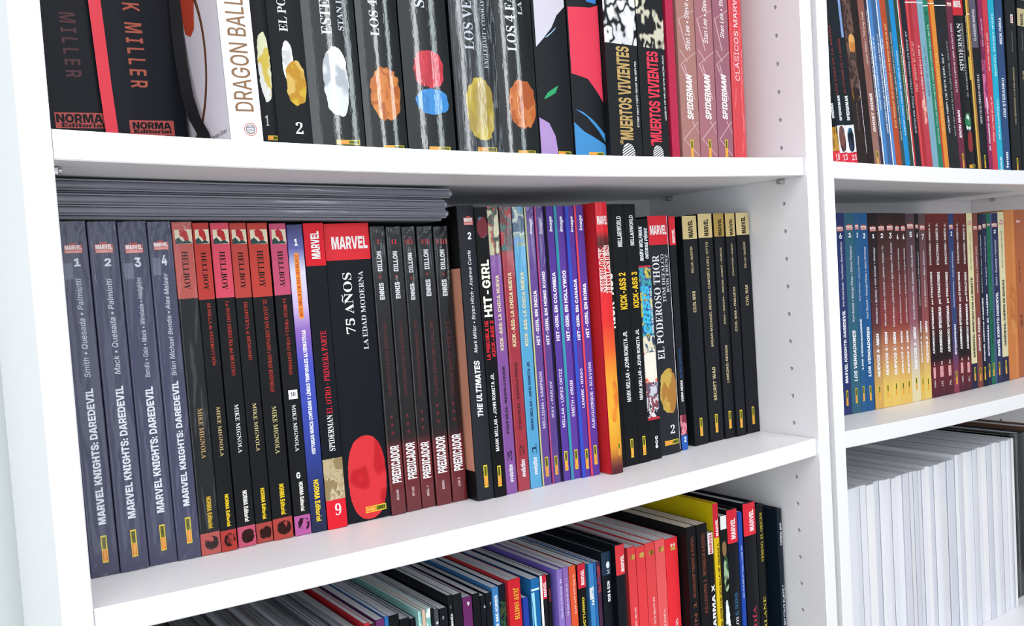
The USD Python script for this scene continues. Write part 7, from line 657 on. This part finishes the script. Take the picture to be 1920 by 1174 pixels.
# flat albums lying on the middle row
tilt = -.0186; ca, sa = math.cos(tilt), math.sin(tilt); lift = 0.
def album(name, label, th, xr, y0, thin=False):
    global lift
    z = .26745 + lift; t = thing(name, label, 'album', (.0035, y0, Z0 + z), ry=math.degrees(-tilt), group='albums lying flat on the middle row')
    L = xr - .0035; Dp = .134
    if thin:
        part(t, 'cover', soft_box(0, L, 0, Dp, 0, th, .0005), ink('66656f', 'g'), smooth=30)
    else:
        bt = .0012; part(t, 'front_board', soft_box(0, L, .0006, Dp, th - bt, th, .0005), ink('a2a4ae', 'g'), smooth=30); part(t, 'back_board', soft_box(0, L, .0006, Dp, 0, bt, .0005), ink('a2a4ae', 'g'), smooth=30)
        a = np.linspace(-math.pi / 2, math.pi / 2, 11); prof = np.c_[.0022 - .0016 * np.cos(a), th / 2 + (th / 2 - bt - .0001) * np.sin(a)]; prof = np.vstack([prof, [(Dp - .001, th - bt - .0001), (Dp - .001, bt + .0001)]])
        m = trimesh.creation.extrude_polygon(Polygon(prof), L - .002, engine='earcut'); m.vertices = m.vertices[:, [2, 0, 1]] + [.001, 0, 0]
        part(t, 'spine', m, ink('787a85', 'g'), smooth=35)
        # clear sleeve, rounded and crumpled at its right end
        xs = np.r_[np.linspace(.001, L, 70), L + .0042 * np.sin(np.linspace(.2, 1.57, 7))]; cs = np.linspace(0, 1, 9); V = []
        for i, x in enumerate(xs):
            for c in cs:
                zc = (c - .5) * (th + .0002) + th / 2; yb = -.0008 - .0022 * (1 - (2 * c - 1) ** 4)
                e = max(0., (x - L) / .0042); yb += .007 * e ** 2; zc = th / 2 + (zc - th / 2) * (1 - .25 * e ** 2)
                k = meshkit.noise(np.array([[x * 60, c * 3.1, lift * 999]]), 4)[0]; k2 = meshkit.noise(np.array([[x * 500, c * 6, lift * 777]]), 6)[0]
                V.append((x, yb + .0004 * (k - .5) + .0016 * (k2 - .5) * (1 if x > L - .012 else .03), zc))
        nx, nc = len(xs), len(cs); F = []
        for i in range(nx - 1):
            for j in range(nc - 1): a = i * nc + j; F += [(a, a + nc, a + nc + 1), (a, a + nc + 1, a + 1)]
        part(t, 'plastic_wrap', (np.array(V), np.array(F)), PLASTIC, smooth=True)
        r = th / 2 - .0012; part(t, 'wrap_end', m3.Manifold.batch_hull([m3.Manifold.sphere(r, 16).translate((L + .0006, y, th / 2)) for y in (r + .0008, Dp * .9)]), ink('9a9da8', 'g'), smooth=40)
    lift += th + .0004
album('booklet', 'thin grey booklet at the bottom of the flat stack', .0026, .3315, .0765, True)
album('album', 'dark grey wrapped album, lowest thick one of the flat stack', .0079, .338, .0772)
album('album', 'dark grey wrapped album, middle thick one of the flat stack', .008, .337, .0765)
album('booklet', 'thin grey booklet just below the topmost flat album', .0016, .335, .078, True)
album('album', 'dark grey wrapped album, topmost of the flat stack under the shelf', .0083, .3435, .0775)

# white-backed comics on the lower right shelf
white_card = paper('white_card', (.66, .67, .72), (.82, .83, .86), .25); bag = PLASTIC
rng = random.Random(5)
FX = [0.89913, 0.91585, 0.92601, 0.93972, 0.95595, 0.9671, 0.97599, 0.98676, 0.99401, 1.00618, 1.02098, 1.03473, 1.04433, 1.05504, 1.06664, 1.07574, 1.08755, 1.09749, 1.10618, 1.11426, 1.12991, 1.14857, 1.15696, 1.16682, 1.1825, 1.19548, 1.20715, 1.21893, 1.23383, 1.24664, 1.25959, 1.26727, 1.27655, 1.29062, 1.2985, 1.30803, 1.31603]
for i in range(len(FX) - 1):
    x0, x1 = FX[i] + .00025, FX[i + 1] - .00025; w = (x1 - x0) * 1e3; lo = i < 21
    h = (257.5 if lo else 264.5) + rng.uniform(-1.2, 1.2); y = .0615 + rng.uniform(-.0012, .0012) + (.0015 if lo else 0)
    z = max(shelf_z('R', 3, x0), shelf_z('R', 3, x1))
    bagged = i % 3 == 1 or i in (11, 12, 20, 34)
    lab = ('first white-backed comic, against the left panel of the right bookcase' if i == 0 else 'last white-backed comic of the row, beside the glossy black volume' if i == len(FX) - 2 else
           ('shorter ' if lo else 'taller ') + ('crinkly sleeved ' if bagged else 'bare ') + 'white-backed comic in the ' + ('left' if lo else 'right') + ' part of the white row')
    t = thing('comic_issue', lab, 'comic book', (x0, y, Z0 + z + .0003), group='white-backed comics, ' + ('shorter' if lo else 'taller') + (' sleeved' if bagged else ' bare'))
    sp = Spine(w, 'p', 0); out = list(zip(sp.x, sp.y)) + [(w, 168), (0, 168)]
    part(t, 'cover', extrude(Polygon(np.array(out) / 1e3), 0, h / 1e3), ink(['e2e3ec', 'e9e9ee', 'e4e4ec', 'eceaee'][i % 4], 'p'), smooth=40)
    part(t, 'pages', bx(.0005, (w - .5) / 1e3, .001, .1675, h / 1e3, (h + .25) / 1e3), PAGES[i % 3 == 1 and 2 or 0])
    if bagged: film(t, w, h, 100 + i, .9)
for i, (x, w, h, col, lab) in enumerate([(1.3185, .0175, .2585, '14161d', 'glossy black wrapped volume beside the white comics, lower right'), (1.337, .021, .262, '12131a', 'second glossy black wrapped volume at the right picture edge, lower shelf'), (1.359, .03, .262, '15161c', 'third glossy black volume, mostly past the right picture edge'), (1.390, .034, .268, '6a4a3a', 'brown volume behind the black ones on the lower right shelf')]):
    make_book(dict(r='F', x=x * 1e3, y=77., z=shelf_z('R', 3, x) * 1e3 + .2, w=w * 1e3, h=h * 1e3, s=0, k='h', c=col, n='hardcover_book', t=lab, f='j', b=1., g='black volumes at the lower right' if i < 3 else None, e=[['w', 1.5, 130 + i]] if i < 2 else []))

# thin magazines on the lower left, seen only by their tops under the shelf edge
x = .004; i = 0
while x < 0.2189 - .003:
    w = min(rng.choice((3.2, 4., 4.6, 5.4, 6.5, 8.)), (0.2189 - x) * 1e3 - .4); h = 265.5 + rng.uniform(-3.5, 2.5); col = rng.choice(('2a2c33', 'b8bcc4', '8e939c', '3a3d46', '7a1f28', 'a8adb6', '23304a', '5c616b', '9aa0aa', 'c8ccd2', '6e737c'))
    t = thing('magazine', 'thin magazine at the lower left, only its top edge showing under the shelf', 'magazine', (x, .062 + rng.uniform(-.002, .002), Z0 + max(shelf_z('L', 3, x), shelf_z('L', 3, x + w / 1e3)) + .0003), group='magazines at the lower left')
    sp = Spine(w, 'p', 0); out = list(zip(sp.x, sp.y)) + [(w, 168), (w - .3, 168), (w - .3, sp.lead + .5), (.3, sp.lead + .5), (.3, 168), (0, 168)]
    part(t, 'cover', extrude(Polygon(np.array(out) / 1e3), 0, h / 1e3), ink(col, 'g'), smooth=35); part(t, 'pages', bx(.00034, (w - .34) / 1e3, (sp.lead + .6) / 1e3, .1675, .0003, (h - .3) / 1e3), PAGES[3 if i % 4 or x < .1 else 2])  # most tops use the paper with shelf shade in its colour
    x += w / 1e3 + .0003; i += 1
